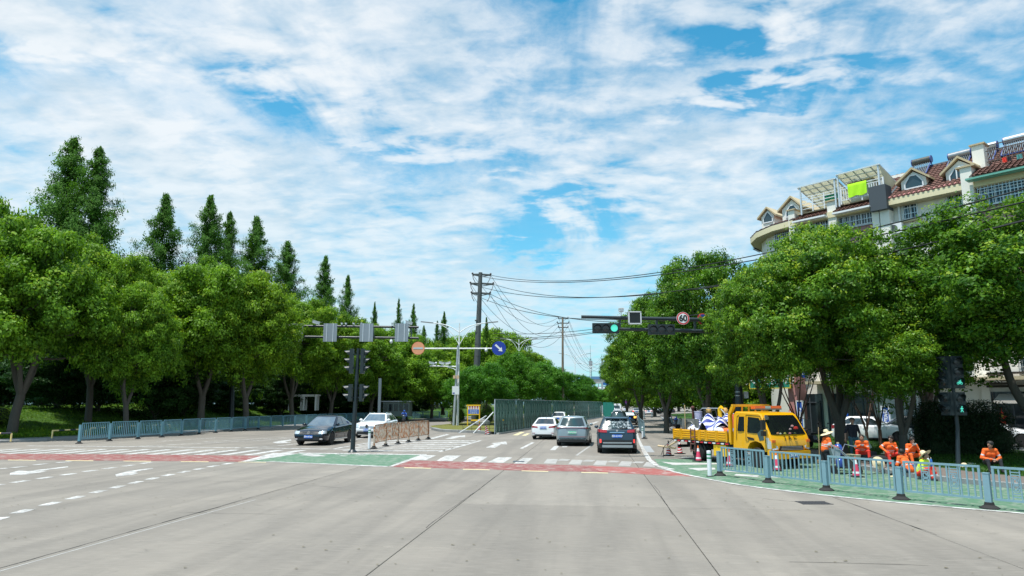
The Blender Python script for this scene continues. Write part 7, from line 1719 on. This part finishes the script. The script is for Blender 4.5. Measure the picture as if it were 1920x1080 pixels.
for s in (-1, 1): b = MB(); b.lathe([(.47, 0), (.47, .12)], 18, c=(-WB, s * .78, .42), mat=Matrix.Rotation(pi / 2, 4, 'X')) if False else b.extr([(-WB + .5 * cos(a), s * .72, .44 + .47 * sin(a)) for a in [pi * k / 8 for k in range(9)]] + [(-WB + .48 * cos(a), s * .72, .44 + .45 * sin(a)) for a in [pi * k / 8 for k in range(8, -1, -1)]], (0, s * .25, 0)); b.build('mudguard', CH, t, 30)
# load (things of their own)
def TP(x, y, z): return TM @ Vector((x, y, z))
def loose(name, mb, mat, x, y, z, label, cat, rz=0, smooth=40, group=None):
    o = mb.build(name, mat, None, smooth); o.location = TP(x, y, z); o.rotation_euler = (0, 0, ang + rz); return tag(o, label, cat, group)
Z0 = .875
b = MB(); b.lathe([(.0, 0), (.42, .0), (.46, .06), (.48, 1.0), (.44, 1.08), (.12, 1.12), (.10, 1.2), (.0, 1.2)], 24); loose('red_tank', b, M('tank_red', (.52, .075, .045), .5, var=.1), -2.05, .2, Z0, 'red plastic water tank standing just behind the truck cab', 'tank')
BK_ = 'white plastic buckets on the truck'; bw = M('bucket_white', (.60, .62, .66), .5, var=.06)
def bucket(x, y, z, lb, col=None, r=.15, h=.36, grp=BK_):
    t_ = thing('bucket', lb, 'bucket', TP(x, y, z), 0, grp); b = MB(); b.lathe([(r * .85, 0), (r, h), (r * 1.05, h), (r * 1.05, h + .03), (r * .9, h + .03), (r * .8, .05)], 18); b.build('shell', col or bw, t_); b = MB(); b.tube([(r * cos(a), 0, h + .02 + r * .9 * -sin(a) * .6) for a in [pi * k / 8 for k in range(9)]], .006, 5); b.build('handle', CHROME, t_)
bucket(-2.55, -.45, Z0 + .02, 'white bucket low in front of the red tank on the truck', r=.19, h=.55); bucket(-4.35, -.1, 1.68, 'lilac white bucket on top of the load near the truck tail', M('bucket_lilac', (.48, .47, .62), .5), r=.18, h=.36)
b = MB(); rows = []
for j in range(12): rows.append([(-.9 + 1.8 * i / 16, -.5 + 1.0 * j / 11, .40 * sin(pi * j / 11) + .16 * sin(i * .9 + j * .3) + .25 * (1 - abs(i - 8) / 8)) for i in range(17)])
b.grid(rows)
STR = bpy.data.materials.new('striped_tarp'); STR.use_nodes = True; N = NT(STR.node_tree); STR.node_tree.nodes.clear(); co = N.n('ShaderNodeTexCoord').outputs['Object']
wv = N.n('ShaderNodeTexWave', {'Vector': N.n('ShaderNodeMapping', {'Vector': co, 'Rotation': (0, 0, R(25))}).outputs[0], 'Scale': 1.7, 'Distortion': 1.2, 'Detail': 1.0}, bands_direction='X').outputs[0]
pp = N.n('ShaderNodeBsdfPrincipled', {'Base Color': N.mix(N.ramp(wv, [(.42, 0), (.50, 1)]), (.66, .68, .72), (.012, .035, .26)), 'Roughness': .6}); N.n('ShaderNodeOutputMaterial', {'Surface': pp.outputs[0]})
loose('striped_tarp', b, STR, -3.25, -.35, 1.22, 'blue and white striped tarpaulin crumpled over the load', 'tarpaulin')
b = MB(); rows = []
for j in range(9): rows.append([(-.5 + 1.0 * i / 12, -.4 + .8 * j / 8, .22 * sin(pi * j / 8) + .07 * sin(i * 1.3 + j)) for i in range(13)])
b.grid(rows); loose('striped_tarp', b, STR, -2.65, .25, 1.72, 'smaller piece of striped tarpaulin thrown over the machine by the red tank', 'tarpaulin')
b = MB(); b.box((0, 0, .40), (1.1, .06, .80)); 
for k in range(10): a = 2 * pi * k / 10; b.tube([(.30 * cos(a), -.05, .4 + .30 * sin(a)), (.30 * cos(a + .63), -.05, .4 + .30 * sin(a + .63))], .02, 5)
b.tube([(-.5, -.06, 0), (-.2, -.06, .75)], .02, 6); b.tube([(.5, -.06, 0), (.3, -.06, .8)], .02, 6)
loose('grey_machine_guard', b, M('worn_steel', (.16, .17, .165), .6, metal=.3, var=.4, scale=8, wear=.55, wearcol=(.28, .27, .22)), -4.15, -.72, .95, 'scratched grey steel guard plate leaning in the truck bed near the tail', 'machine')
b = MB(); b.box((0, 0, .35), (1.2, .7, .6)); b.box((.1, 0, .75), (.7, .5, .25)); b.cyl((-.5, -.3, .5), (-.5, .3, .5), .26, n=16); b.tube([(-.6, 0, .7), (-.7, 0, 1.2), (.1, 0, 1.25), (.2, 0, .8)], .025, 6); loose('road_marking_machine', b, M('machine_dark', (.045, .05, .05), .6, metal=.3, var=.4, scale=6), -3.7, .25, Z0, 'dark road marking machine standing in the middle of the truck bed', 'machine')
for i, (x, y, lb) in enumerate(((-3.95, .15, 'left amber lamp on a post above the load'), (-3.0, .25, 'right amber lamp on a post above the load'))):
    t_ = thing('warning_lamp', lb, 'lamp', TP(x, y, 1.5), 0, 'amber lamps above the truck load'); b = MB(); b.tube([(0, 0, 0), (0, 0, .48)], .035, 8); b.lathe([(.10, .35), (.10, .47), (.07, .5)], 12); b.build('stand', BLKP, t_); b = MB(); b.lathe([(.09, .50), (.12, .54), (.12, .64), (.08, .72), (.001, .74)], 14); b.build('lamp_cap', M('amber_cap', (.62, .38, .12), .3), t_)
b = MB(); b.tube([(-.9, 0, 0), (-.9, 0, .72), (-.7, 0, .85), (.5, 0, .85), (.75, 0, .65), (.75, 0, 0)], .022, 6); b.tube([(-.9, 0, .45), (.75, 0, .45)], .018, 6); loose('steel_frame', b, GAL, -3.5, 0, 1.35, 'bent galvanised tube frame standing over the load between the amber lamps', 'frame')
b = MB(); b.tube([(0, 0, 0), (0, 0, .48), (.12, 0, .55)], .09, 10); loose('yellow_bottle', b, YEL, -3.1, .05, 1.7, 'small yellow bottle hanging by the right amber lamp', 'bottle')
b = MB(); b.cyl((0, 0, 0), (0, 0, .8), .045, n=8); b.ball((0, 0, .82), .09, 8); loose('brown_post_tool', b, M('rust_brown', (.09, .03, .025), .8), -4.72, -.1, 1.4, 'dark red brown post tool upright at the truck tail', 'tool')
b = MB(); b.tube([(0, 0, 0), (.02, 0, 1.25)], .016, 6); b.box((.02, 0, 1.3), (.05, .02, .1)); loose('long_broom', b, M('wood_handle', (.48, .34, .18), .7), -4.35, -.85, 1.0, 'thin wooden handle standing in front of the grey guard plate', 'tool')
for i, (x, y, r_, c_, lb) in enumerate([(-3.95, -.78, .17, (.62, .62, .64), 'white sack showing above the side board near the truck tail'), (-2.75, -.75, .16, (.62, .64, .70), 'left white sack above the side board behind the cab'), (-2.3, -.75, .17, (.60, .64, .68), 'right white sack above the side board behind the cab'), (-2.05, -.55, .16, (.72, .14, .03), 'orange cloth bundle below the red tank'), (-1.72, -.55, .16, (.02, .14, .42), 'blue sack squeezed behind the rack post')]):
    b = MB(); b.ball((0, 0, r_ * .8), r_, 10, sc=(1.7, 1, .9)); o = loose('sack', b, M('sack_%d' % i, c_, .85, bump=.5), x, y, 1.15, lb, 'sack', group='sacks on the truck')
# ladder hooked on the side and drawbar with hose at the tail
t_ = thing('rusty_ladder', 'short rusty brown ladder hooked over the near side of the truck bed', 'ladder', TP(-3.62, -1.06, .35), ang); lm = M('ladder_rust', (.16, .075, .065), .8, var=.3)
for x in (-.14, .14): b = MB(); b.beam((x, 0, 0), (x, .03, 1.02), .035, .03); b.build('stile', lm, t_, 0)
for k in range(4): b = MB(); b.beam((-.14, .0, .08 + .28 * k), (.14, 0, .08 + .28 * k), .03, .035); b.build('rung', lm, t_, 0)
t_ = thing('tool_drawbar', 'pale wooden T bar with cable hanging from the truck tail to the ground', 'tool', TP(-5.1, -.8, 0), ang)
b = MB(); b.tube([(.15, 0, .78), (-.55, -.1, .46)], .04, 8); b.tube([(-.9, -.35, .50), (-.2, .1, .42)], .045, 8); b.build('wooden_bar', M('wood_pale', (.55, .42, .26), .7), t_); b = MB(); b.tube([(0, 0, .95), (-.6, -.2, .5), (-.75, -.3, .1)], .012, 5); b.tube([(-.7, -.2, .46), (-.7, -.22, .0)], .018, 5); b.build('cable', BLKP, t_)
# ---------------------------------------------------------------- people
SKIN = M('skin', (.34, .19, .13), .55, var=.08); HAIR = M('black_hair', (.012, .010, .009), .6); ORJ = M('orange_jacket', (.80, .13, .015), .8, var=.12, scale=6, bump=.15); RDT = M('red_trousers', (.62, .035, .02), .8, var=.15, scale=6)
REFL = M('silver_band', (.55, .57, .60), .4); DRK = M('dark_trousers', (.018, .02, .026), .85); TEE = M('black_tshirt', (.008, .010, .018), .85); JEAN = M('teal_jeans', (.03, .09, .12), .85, var=.2); SHOE = M('dark_shoe', (.02, .02, .022), .7); NAVJ = M('navy_trousers', (.02, .05, .10), .8)
HIV = M('hi_vis_yellow', (.60, .80, .03), .7); STRAW = M('straw', (.66, .56, .36), .85, var=.1, scale=20, bump=.4); BLUEC = M('blue_jacket', (.02, .11, .50), .6); EYE = M('eye_dark', (.01, .008, .008), .3); LIP = M('lip', (.25, .08, .07), .5)
def V(*a): return Vector(a)
def person(label, loc, rz, J, top, bottom, sleeve=None, shoes=SHOE, band=True, puff=.018, hat=None, hair=True, group=None, look=0.0, nod=0.0, stripe=None, helmet=None, fist=.5, name='person'):
    """J: dict of joints, figure faces -y"""
    t = thing(name, label, 'person', loc, rz, group); t.scale = (.93,) * 3 if group else (1, 1, 1); j = {k: Vector(v) for k, v in J.items()}
    mats = [top, bottom, SKIN, REFL, shoes, sleeve or top, EYE, stripe or bottom]; B = []
    def bone(a, b, ra, rb, m, bands=()): B.append((j[a] if isinstance(a, str) else a, j[b] if isinstance(b, str) else b, ra, rb, m, bands))
    p = puff; ch, pe, nk, hd_ = j['chest'], j['pelvis'], j['neck'], j['head']
    bd = ((.42, .50), (.62, .70)) if band else ()
    for s in (-.055, .055): bone(pe + V(s, 0, 0), ch + V(s * 1.3, 0, -.02), .10 + p, .105 + p, 0, bd)
    bone('shL', 'shR', .062 + p, .062 + p, 0); bone(ch, nk - V(0, 0, .03), .10 + p, .06, 0); bone('hipL', 'hipR', .10 + p * .5, .10 + p * .5, 1)
    bone(nk - V(0, 0, .06), hd_ - V(0, 0, .05), .052, .05, 2)
    Rm = Matrix.Rotation(look, 3, 'Z') @ Matrix.Rotation(-nod, 3, 'X')
    hf = lambda x, y, z: hd_ + Rm @ V(x, y, z)
    B.append((hf(0, .005, -.03), hf(0, .015, .045), .078, .088, 2, ())); B.append((hf(0, -.035, -.075), hf(0, -.02, 0), .045, .06, 2, ())); B.append((hf(0, -.085, .0), hf(0, -.103, -.025), .011, .015, 2, ()))
    for s in (-1, 1): B.append((hf(s * .082, .01, .015), hf(s * .082, .015, -.02), .016, .012, 2, ())); B.append((hf(s * .03, -.083, .012), hf(s * .03, -.084, .012), .0145, .0145, 6, ()))
    for s in 'LR':
        ab = ((.55, .72),) if band else ()
        bone('sh' + s, 'el' + s, .053 + p, .043 + p * .8, 0, ab); bone('el' + s, 'ha' + s, .040 + p * .6, .028 + p * .2, 5)
        bone('hip' + s, 'kn' + s, .088 + p * .4, .062 + p * .4, 1, ()); bone('kn' + s, 'an' + s, .056 + p * .4, .042 + p * .4, 1 if not stripe else 1, ((.65, .80),) if band and bottom in (RDT,) else ())
        bone('an' + s, 'to' + s, .044, .036, 4)
        d = (j['ha' + s] - j['el' + s]).normalized(); B.append((j['ha' + s], j['ha' + s] + d * .075, .030, .034, 2, ()))
    mb = MB()
    for a, b, ra, rb, m, _ in B:
        d = b - a; L = max(d.length, 1e-4); u = d / L
        pts = [a - u * ra * .98, a - u * ra * .7, a - u * ra * .3, a, b, b + u * rb * .3, b + u * rb * .7, b + u * rb * .98]; rs = [ra * .2, ra * .72, ra * .95, ra, rb, rb * .95, rb * .72, rb * .2]
        mb.tube(pts, rs, 12)
    me = mb.mesh('body', mats, 0); ob = bpy.data.objects.new('body', me); COL.objects.link(ob)
    md = ob.modifiers.new('r', 'REMESH'); md.mode = 'VOXEL'; md.voxel_size = .0125; sm = ob.modifiers.new('s', 'SMOOTH'); sm.factor = .5; sm.iterations = 3
    dg = bpy.context.evaluated_depsgraph_get(); me2 = bpy.data.meshes.new_from_object(ob.evaluated_get(dg)); bpy.data.objects.remove(ob)
    n = len(me2.polygons); cen = np.empty(n * 3); me2.polygons.foreach_get('center', cen); cen = cen.reshape(n, 3); best = np.full(n, 9.); mi = np.zeros(n, dtype=np.int32)
    for a, b, ra, rb, m, bands in B:
        a_, b_ = np.array(a), np.array(b); d = b_ - a_; q = np.clip(((cen - a_) @ d) / max(d @ d, 1e-9), 0, 1); dist = np.linalg.norm(cen - (a_ + q[:, None] * d), axis=1) - (ra + (rb - ra) * q)
        k = dist < best; mm = np.full(n, m, dtype=np.int32)
        for (q0, q1) in bands: mm[(q > q0) & (q < q1)] = 3
        best = np.where(k, dist, best); mi = np.where(k, mm, mi)
    me2.materials.clear(); [me2.materials.append(m) for m in mats]
    # fingers are grown into the same mesh
    fb = MB(); fb.mi = 2
    for s in 'LR':
        d = (j['ha' + s] - j['el' + s]).normalized(); sd = d.cross(V(0, 0, 1)); sd = sd.normalized() if sd.length > .1 else V(1, 0, 0); dn = d.cross(sd).normalized(); dn = dn if dn.z < 0 else -dn
        o = j['ha' + s] + d * .088
        for k, L in enumerate((.068, .078, .072, .056)):
            q = o + sd * (.0175 * (k - 1.5)); m1 = q + d * L * .5 + dn * L * .12 * fist * 2; e = m1 + (d * (1 - fist) + dn * fist).normalized() * L * .5
            fb.tube([q - d * .02, q, m1, e], [.0095, .0095, .009, .007], 6)
        q = j['ha' + s] + d * .03 + sd * .026 * (1 if s == 'L' else -1); e = q + (d * .7 + sd * .7 * (1 if s == 'L' else -1) + dn * .3).normalized() * .03; fb.tube([q, e, e + (d + dn * .5).normalized() * .028], [.0115, .010, .008], 6)
    bm = bmesh.new(); bm.from_mesh(me2)
    for f, m in zip(bm.faces, mi): f.material_index = int(m)
    vs = [bm.verts.new(v) for v in fb.v]
    for f in fb.f:
        try: bm.faces.new([vs[i] for i in f]).material_index = 2
        except ValueError: pass
    bmesh.ops.recalc_face_normals(bm, faces=bm.faces); bm.to_mesh(me2); bm.free(); me2.polygons.foreach_set('use_smooth', [True] * len(me2.polygons)); me2.name = 'body'
    part('body', me2, t)
    m4 = Matrix.Translation(hd_) @ Rm.to_4x4()
    if hair and not helmet:
        b = MB(); b.lathe([(.093, -.02), (.101, .02), (.100, .06), (.084, .10), (.05, .122), (.001, .128)], 18, mat=Matrix.Translation((0, .022, .01))); 
        b.v = [tuple(m4 @ Vector((v[0], v[1], v[2] + (.035 if v[1] < -.05 and v[2] < .05 else 0)))) for v in b.v]; b.build('hair', HAIR, t, 60)
    b = MB(); b.tube([(-.022, -.088, -.052), (0, -.094, -.053), (.022, -.088, -.052)], .006, 6); b.v = [tuple(m4 @ Vector(v)) for v in b.v]; b.build('mouth', LIP, t)
    if hat or helmet:
        b = MB()
        if hat: b.lathe([(.24, .035), (.245, .03), (.16, .055), (.105, .075), (.098, .10), (.085, .16), (.05, .195), (.001, .205)], 26); b.lathe([(.24, .030), (.16, .048), (.10, .068)], 26)
        else: b.lathe([(.115, -.02), (.125, .03), (.12, .09), (.08, .14), (.001, .16)], 20)
        b.v = [tuple(m4 @ Vector(v)) for v in b.v]; b.build('straw_hat' if hat else 'helmet', STRAW if hat else BLUEC, t, 50)
    return t
def standing(h=1.70, lean=0.0, elb=((-.30, .05, 0), (.30, .05, 0)), hands=((-.30, -.05, 0), (.30, -.05, 0))):
    k = h / 1.70; y = -lean
    J = dict(pelvis=V(0, 0, .92 * k), chest=V(0, y * .7, 1.25 * k), neck=V(0, y, 1.43 * k), head=V(0, y * 1.1 - .01, 1.575 * k), shL=V(-.175 * k, y * .9, 1.36 * k), shR=V(.175 * k, y * .9, 1.36 * k),
             hipL=V(-.09, 0, .88 * k), hipR=V(.09, 0, .88 * k), knL=V(-.10, -.04, .48 * k), knR=V(.11, -.01, .48 * k), anL=V(-.11, .02, .09), anR=V(.12, .05, .09), toL=V(-.13, -.12, .045), toR=V(.15, -.09, .045),
             elL=V(-.25, y + .05, 1.09 * k), elR=V(.25, y + .05, 1.09 * k), haL=V(-.25, y - .06, .88 * k), haR=V(.25, y - .06, .88 * k)); return J
def sitting(seat=.36, lean=.12, spread=.22, foot=.45, kneez=None):
    z = seat; kz = kneez or z + .16; y = -lean
    return dict(pelvis=V(0, .05, z + .10), chest=V(0, y * .7, z + .40), neck=V(0, y, z + .57), head=V(0, y * 1.25 - .02, z + .70), shL=V(-.175, y, z + .50), shR=V(.175, y, z + .50), hipL=V(-.09, .03, z + .09), hipR=V(.09, .03, z + .09),
                knL=V(-spread, -.36, kz), knR=V(spread, -.36, kz), anL=V(-spread, -foot, .09), anR=V(spread, -foot, .09), toL=V(-spread - .03, -foot - .14, .045), toR=V(spread + .03, -foot - .14, .045),
                elL=V(-.25, y - .08, z + .24), elR=V(.25, y - .08, z + .24), haL=V(-.18, -.30, z + .22), haR=V(.18, -.30, z + .22))
WG = 'road workers in orange resting by the kerb'
J = standing(1.52, .10); J.update(elL=V(-.24, -.12, .98), elR=V(.24, -.12, .98), haL=V(-.16, -.38, .93), haR=V(.16, -.38, .93))
person('standing worker in orange jacket, dark trousers and pointed straw hat, holding a cart handle', G(1550, 884), R(88), J, ORJ, DRK, hat=True, group=WG, nod=.35, puff=.035)
J = standing(1.70, .02); J.update(elL=V(-.27, .04, 1.08), haL=V(-.30, -.04, .86), elR=V(.27, .06, 1.08), haR=V(.30, -.02, .86))
person('man standing in a black T-shirt and teal jeans among the slim trees', G(1603, 863, .15), R(-12), J, TEE, JEAN, sleeve=SKIN, band=False, puff=.006, look=-.4, nod=.3, fist=.3)
J = sitting(.34, .16); J.update(haL=V(-.06, -.30, .72), haR=V(.05, -.31, .70), elL=V(-.25, -.12, .62), elR=V(.22, -.18, .60))
person('worker in red trousers sitting beside the black shirted man, holding a white bowl', G(1619, 868, .15), R(-25), J, ORJ, RDT, group=WG, nod=.5)
b3 = thing('bowl', 'white bowl held by the worker nearest the black shirted man', 'bowl', G(1619, 868, .15), R(-25), 'white food bowls'); 
def bowl(par, c, r=.075):
    b = MB(); b.lathe([(r * .5, 0), (r * .85, .03), (r, .065), (r * .94, .065), (r * .8, .035), (.001, .012)], 18, c=c); b.build('shell', WHT, par)
bowl(b3, (-.0, -.37, .71)); b3.scale = (.93,) * 3
J = sitting(.34, .05, .26); J.update(elL=V(-.36, -.02, .72), haL=V(-.26, -.34, .50), elR=V(.24, -.10, .60), haR=V(.02, -.22, .74)); J['head'] += V(.03, 0, 0)
person('worker sitting with elbow out and head turned aside, in orange jacket and red trousers', G(1671, 873, .15), R(0), J, ORJ, RDT, group=WG, look=-1.0)
J = sitting(.30, .16, .20); J.update(elL=V(-.26, -.22, .56), haL=V(-.08, -.30, .78), elR=V(.26, -.22, .56), haR=V(.08, -.30, .78))
person('worker sitting and lifting a white bowl to the mouth, facing the road', G(1708, 874, .15), R(5), J, ORJ, ORJ, group=WG, nod=-.1)
b3 = thing('bowl', 'white bowl raised to the mouth of the worker behind the back-turned one', 'bowl', G(1708, 874, .15), R(5), 'white food bowls'); bowl(b3, (0, -.34, .83), .085); b3.scale = (.93,) * 3
J = sitting(.16, .18, .15, .46, .44); J.update(elR=V(.26, -.2, .42), haR=V(.14, -.38, .40), elL=V(-.27, -.18, .42), haL=V(-.22, -.38, .36))
person('worker with back to the road, crouched low in orange and blue trousers', G(1696, 893) + V(0, -.25, 0), R(200), J, ORJ, NAVJ, group=WG, nod=.6)
b3 = G(1696, 893)
J = sitting(.12, .16, .16, .46, .40); J.update(elR=V(.24, -.2, .36), haR=V(.12, -.36, .34), elL=V(-.25, -.18, .36), haL=V(-.12, -.36, .32))
person('worker in yellow green vest under a wide straw hat, sitting low behind the fretwork', G(1727, 899), R(35), J, HIV, RDT, sleeve=ORJ, hat=True, group=WG, nod=.75)
J = sitting(.28, .14, .20); J.update(elL=V(-.30, -.16, .52), haL=V(-.05, -.38, .48), elR=V(.30, -.16, .52), haR=V(.05, -.38, .46))
person('lone worker in orange jacket sitting with folded hands right of the pedestrian signal', G(1857, 886, .15), R(-10), J, ORJ, DRK, group=WG, look=-1.1)
# scooter rider on the left road
g = G(757, 792.5); sc_ = scooter('dark scooter ridden towards the camera on the left road', (g.x, g.y, 0), R(-86), (.02, .03, .04))
J = sitting(.74, .10, .17, .30, .82); J.update(elL=V(-.30, -.22, 1.08), haL=V(-.30, -.62, 1.04), elR=V(.30, -.22, 1.08), haR=V(.30, -.62, 1.04)); 
for s in 'LR': J['an' + s].z = .38; J['to' + s].z = .33; J['an' + s].y = -.42; J['to' + s].y = -.56
J = {k: v + V(0, .38, 0) for k, v in J.items()}
person('scooter rider in blue jacket and blue helmet on the left road', (g.x, g.y, 0), R(4), J, BLUEC, NAVJ, band=False, helmet=True, hair=False)
b = MB(); b.box((0, 0, 0), (.42, .36, .38)); o = b.build('delivery_bag', BLUEC, None, 0); o.location = (g.x + .05, g.y + .75, .98); tag(o, 'blue bag on the back of the ridden scooter', 'bag')
# ---------------------------------------------------------------- workers' things
def straw_hat(loc, lb, rx=0, ry=0, rz=0):
    t = thing('straw_hat', lb, 'hat', loc, rz, 'straw hats lying about'); t.rotation_euler = (rx, ry, rz); b = MB(); b.lathe([(.22, 0), (.14, .02), (.10, .03), (.09, .10), (.05, .13), (.001, .135)], 24); b.build('crown_and_brim', STRAW, t); b = MB(); b.lathe([(.101, .028), (.099, .045)], 24); b.build('hat_band', M('hat_band', (.35, .24, .12), .8), t)
straw_hat(G(1682, 894) + V(0, 0, .01), 'straw hat lying on the green lane below the resting workers'); straw_hat(G(1648, 880, .15) + V(0, 0, .22), 'pale straw hat propped upright at the kerb edge', R(75)); straw_hat(G(1665, 866, .15) + V(0, .1, .30), 'small brown hat on the bags behind the worker with elbow out')
straw_hat(G(1803, 876, .15) + V(.1, .0, .02), 'straw hat on the verge beside the signal pole foot')
# road marking cart
g = G(1583, 888); t = thing('marking_cart', 'four wheeled line marking cart with tube handles and a grey hopper', 'cart', (g.x, g.y, 0), R(-12))
b = MB(); b.box((.05, 0, .22), (.95, .5, .06)); b.box((.25, 0, .40), (.42, .40, .30)); b.build('deck', M('cart_black', (.03, .03, .03), .7, var=.4), t, 0)
for x in (-.38, .42):
    for y in (-.24, .24): b = MB(); b.lathe([(.001, -.03), (.12, -.03), (.12, .03), (.001, .03)], 16, c=(x, y, .12), mat=Matrix.Rotation(pi / 2, 4, 'X')); b.build('wheel', TYRE, t)
b = MB()
for y in (-.2, .2): b.tube(smooth([V(.42, y, .25), V(.0, y, .72), V(-.35, y, .98), V(-.55, y, .97)], 1), .016, 6); b.tube([V(-.38, y, .25), V(-.3, y, .95)], .014, 6)
b.tube([V(-.35, -.2, .98), V(-.35, .2, .98)], .014, 6); b.build('handle_frame', M('cart_tube', (.42, .46, .48), .35, metal=.6), t)
b = MB(); b.extr([(-.42, -.18, .86), (-.1, -.18, .80), (-.15, -.18, .45), (-.32, -.18, .45)], (0, .36, 0)); b.build('grey_hopper', M('hopper_grey', (.24, .30, .33), .5), t, 0)
b = MB(); b.tube([(.0, 0, .80), (.1, .05, 1.0), (.42, .1, .92)], .015, 6); b.box((.44, .1, .93), (.1, .05, .05)); b.build('lever', CHROME, t)
def jug(loc, lb, col, r=.15, h=.40, name='water_jug', cat='jug', grp=None, neck=True):
    t = thing(name, lb, cat, loc, 0, grp); b = MB(); b.lathe([(r * .9, 0), (r, .03), (r, h * .7), (r * .7, h * .9), (r * .28, h)], 18); b.build('body', M('jug_' + lb[:12], col, .25, coat=.4), t); b = MB(); b.lathe([(r * .3, h), (r * .3, h + .05), (.001, h + .05)], 12); b.build('cap', STRAW if neck else WHT, t)
jug(G(1580, 884) + V(.02, .25, .56), 'blue water jug with pale cap on the marking cart', (.015, .07, .34)); jug(G(1578, 890) + V(0, .05, .25), 'second dark blue jug low on the marking cart', (.015, .05, .25), .13, .3)
jug(G(1739, 876, .15), 'clear white bottle with pink cap on the verge edge', (.55, .58, .62), .10, .36, 'bottle', 'bottle', 'bottles on the verge'); jug(G(1747, 876, .15), 'small blue bottle right of the white one', (.02, .12, .42), .045, .30, 'bottle', 'bottle', 'bottles on the verge')
for i, (px, py, c_, lb) in enumerate([(1595, 870, (.40, .38, .28), 'left paint stained bucket behind the marking cart'), (1606, 871, (.42, .40, .26), 'right paint stained bucket behind the pink cone')]):
    t = thing('bucket', lb, 'bucket', G(px, py, .15), 0, 'stained buckets on the kerb'); b = MB(); b.lathe([(.14, 0), (.17, .34), (.18, .36), (.15, .35), (.12, .05)], 18); b.build('shell', M('stained_bucket', (.42, .40, .28), .7, wear=.55, wearcol=(.08, .06, .05), wscale=12), t); b = MB(); b.tube([(.17 * cos(a), 0, .34 - .14 * sin(a)) for a in [pi * k / 8 for k in range(9)]], .006, 5); b.build('handle', CHROME, t)
b = MB(); b.ball((0, 0, .13), .22, 10, sc=(1.3, .8, .75)); o = b.build('work_bag', M('brown_bag', (.12, .07, .05), .85, bump=.5)); o.location = G(1590, 876, .15); tag(o, 'brown bag between the marking cart and the buckets', 'bag')
b = MB(); b.ball((0, 0, .15), .28, 10, sc=(1.7, .8, .65)); o = b.build('work_bag', M('black_bag', (.015, .016, .018), .85, bump=.5)); o.location = G(1650, 870, .15); tag(o, 'black bag lying left of the worker with elbow out', 'bag')
b = MB(); b.box((0, 0, .25), (.48, .26, .50)); b.box((0, 0, .51), (.50, .28, .04)); o = b.build('cool_box', M('box_greenish', (.42, .52, .44), .6)); o.location = G(1632, 862, .15) + V(0, .3, .36); o.rotation_euler = (0, R(-32), .3); tag(o, 'pale green box lid tilted behind the seated worker with the bowl', 'box')
b = MB(); b.box((0, 0, .18), (.55, .32, .36)); o = b.build('dark_case', M('case_dark', (.02, .03, .035), .6)); o.location = G(1637, 865, .15) + V(0, .35, .0); tag(o, 'dark case supporting the tilted pale green box', 'case')
b = MB(); b.box((0, 0, .015), (.34, .24, .03)); b.box((0, 0, .06), (.3, .2, .07)); o = b.build('food_tray', M('tray_blue', (.18, .22, .40), .6)); o.location = G(1712, 893) + V(0, 0, .30); o.rotation_euler = (0, 0, .5); tag(o, 'blue grey food box in the lap between the crouched worker and the straw hat', 'box')
b = MB(); b.tube([(0, 0, 0), (.05, 0, 1.35)], .016, 6); b.box((0, 0, .05), (.10, .24, .12)); o = b.build('broom', M('broom_wood', (.42, .30, .16), .7)); o.location = G(1537, 868, .15); tag(o, 'upright broom with pale wooden handle left of the standing worker', 'broom')
b = MB(); P = smooth([V(0, 0, .02), V(.4, -.3, .02), V(.9, -.2, .3), V(1.0, .1, .35)], 2); b.tube(P, .012, 6); o = b.build('cable', M('dark_cable', (.03, .03, .03), .6)); o.location = G(1612, 889); tag(o, 'loose dark cable trailing from the cart to the kerb', 'cable')
b = MB(); b.ball((0, 0, .05), .05, 8, sc=(1.6, 1, .8)); o = b.build('green_wrapper', M('wrap_green', (.02, .42, .18), .5)); o.location = G(1690, 897); tag(o, 'small green wrapper on the lane beside the lying straw hat', 'wrapper')
b = MB(); b.lathe([(.05, 0), (.07, .02), (.13, .035), (.13, .05), (.05, .04)], 16); o = b.build('pale_dish', WHT); o.location = G(1823, 872, .15) + V(0, 0, .02); tag(o, 'pale dish on the verge left of the lone seated worker', 'dish')
# fallen leaves and litter on the road
b = MB(); r2 = random.Random(5)
for k in range(260):
    q = G(r2.uniform(0, 1920), 860 + 220 * r2.random() ** 1.5 if k % 3 else r2.uniform(905, 960)); a = r2.random() * 6.28; s = r2.uniform(.015, .04); z = .014
    if kdist(q.x, q.y) > 0: continue
    b.add([(q.x + s * cos(a + t_), q.y + s * .6 * sin(a + t_), z + .004 * (i % 2)) for i, t_ in enumerate((0, 1.57, 3.14, 4.71))], [(0, 1, 2, 3)])
o = b.build('fallen_leaves', M('dry_leaf', (.10, .085, .035), .8, var=.5, scale=3, world=True), None, 0); tag(o, 'scattered dry leaves and grit on the concrete', 'leaf litter', kind='stuff')
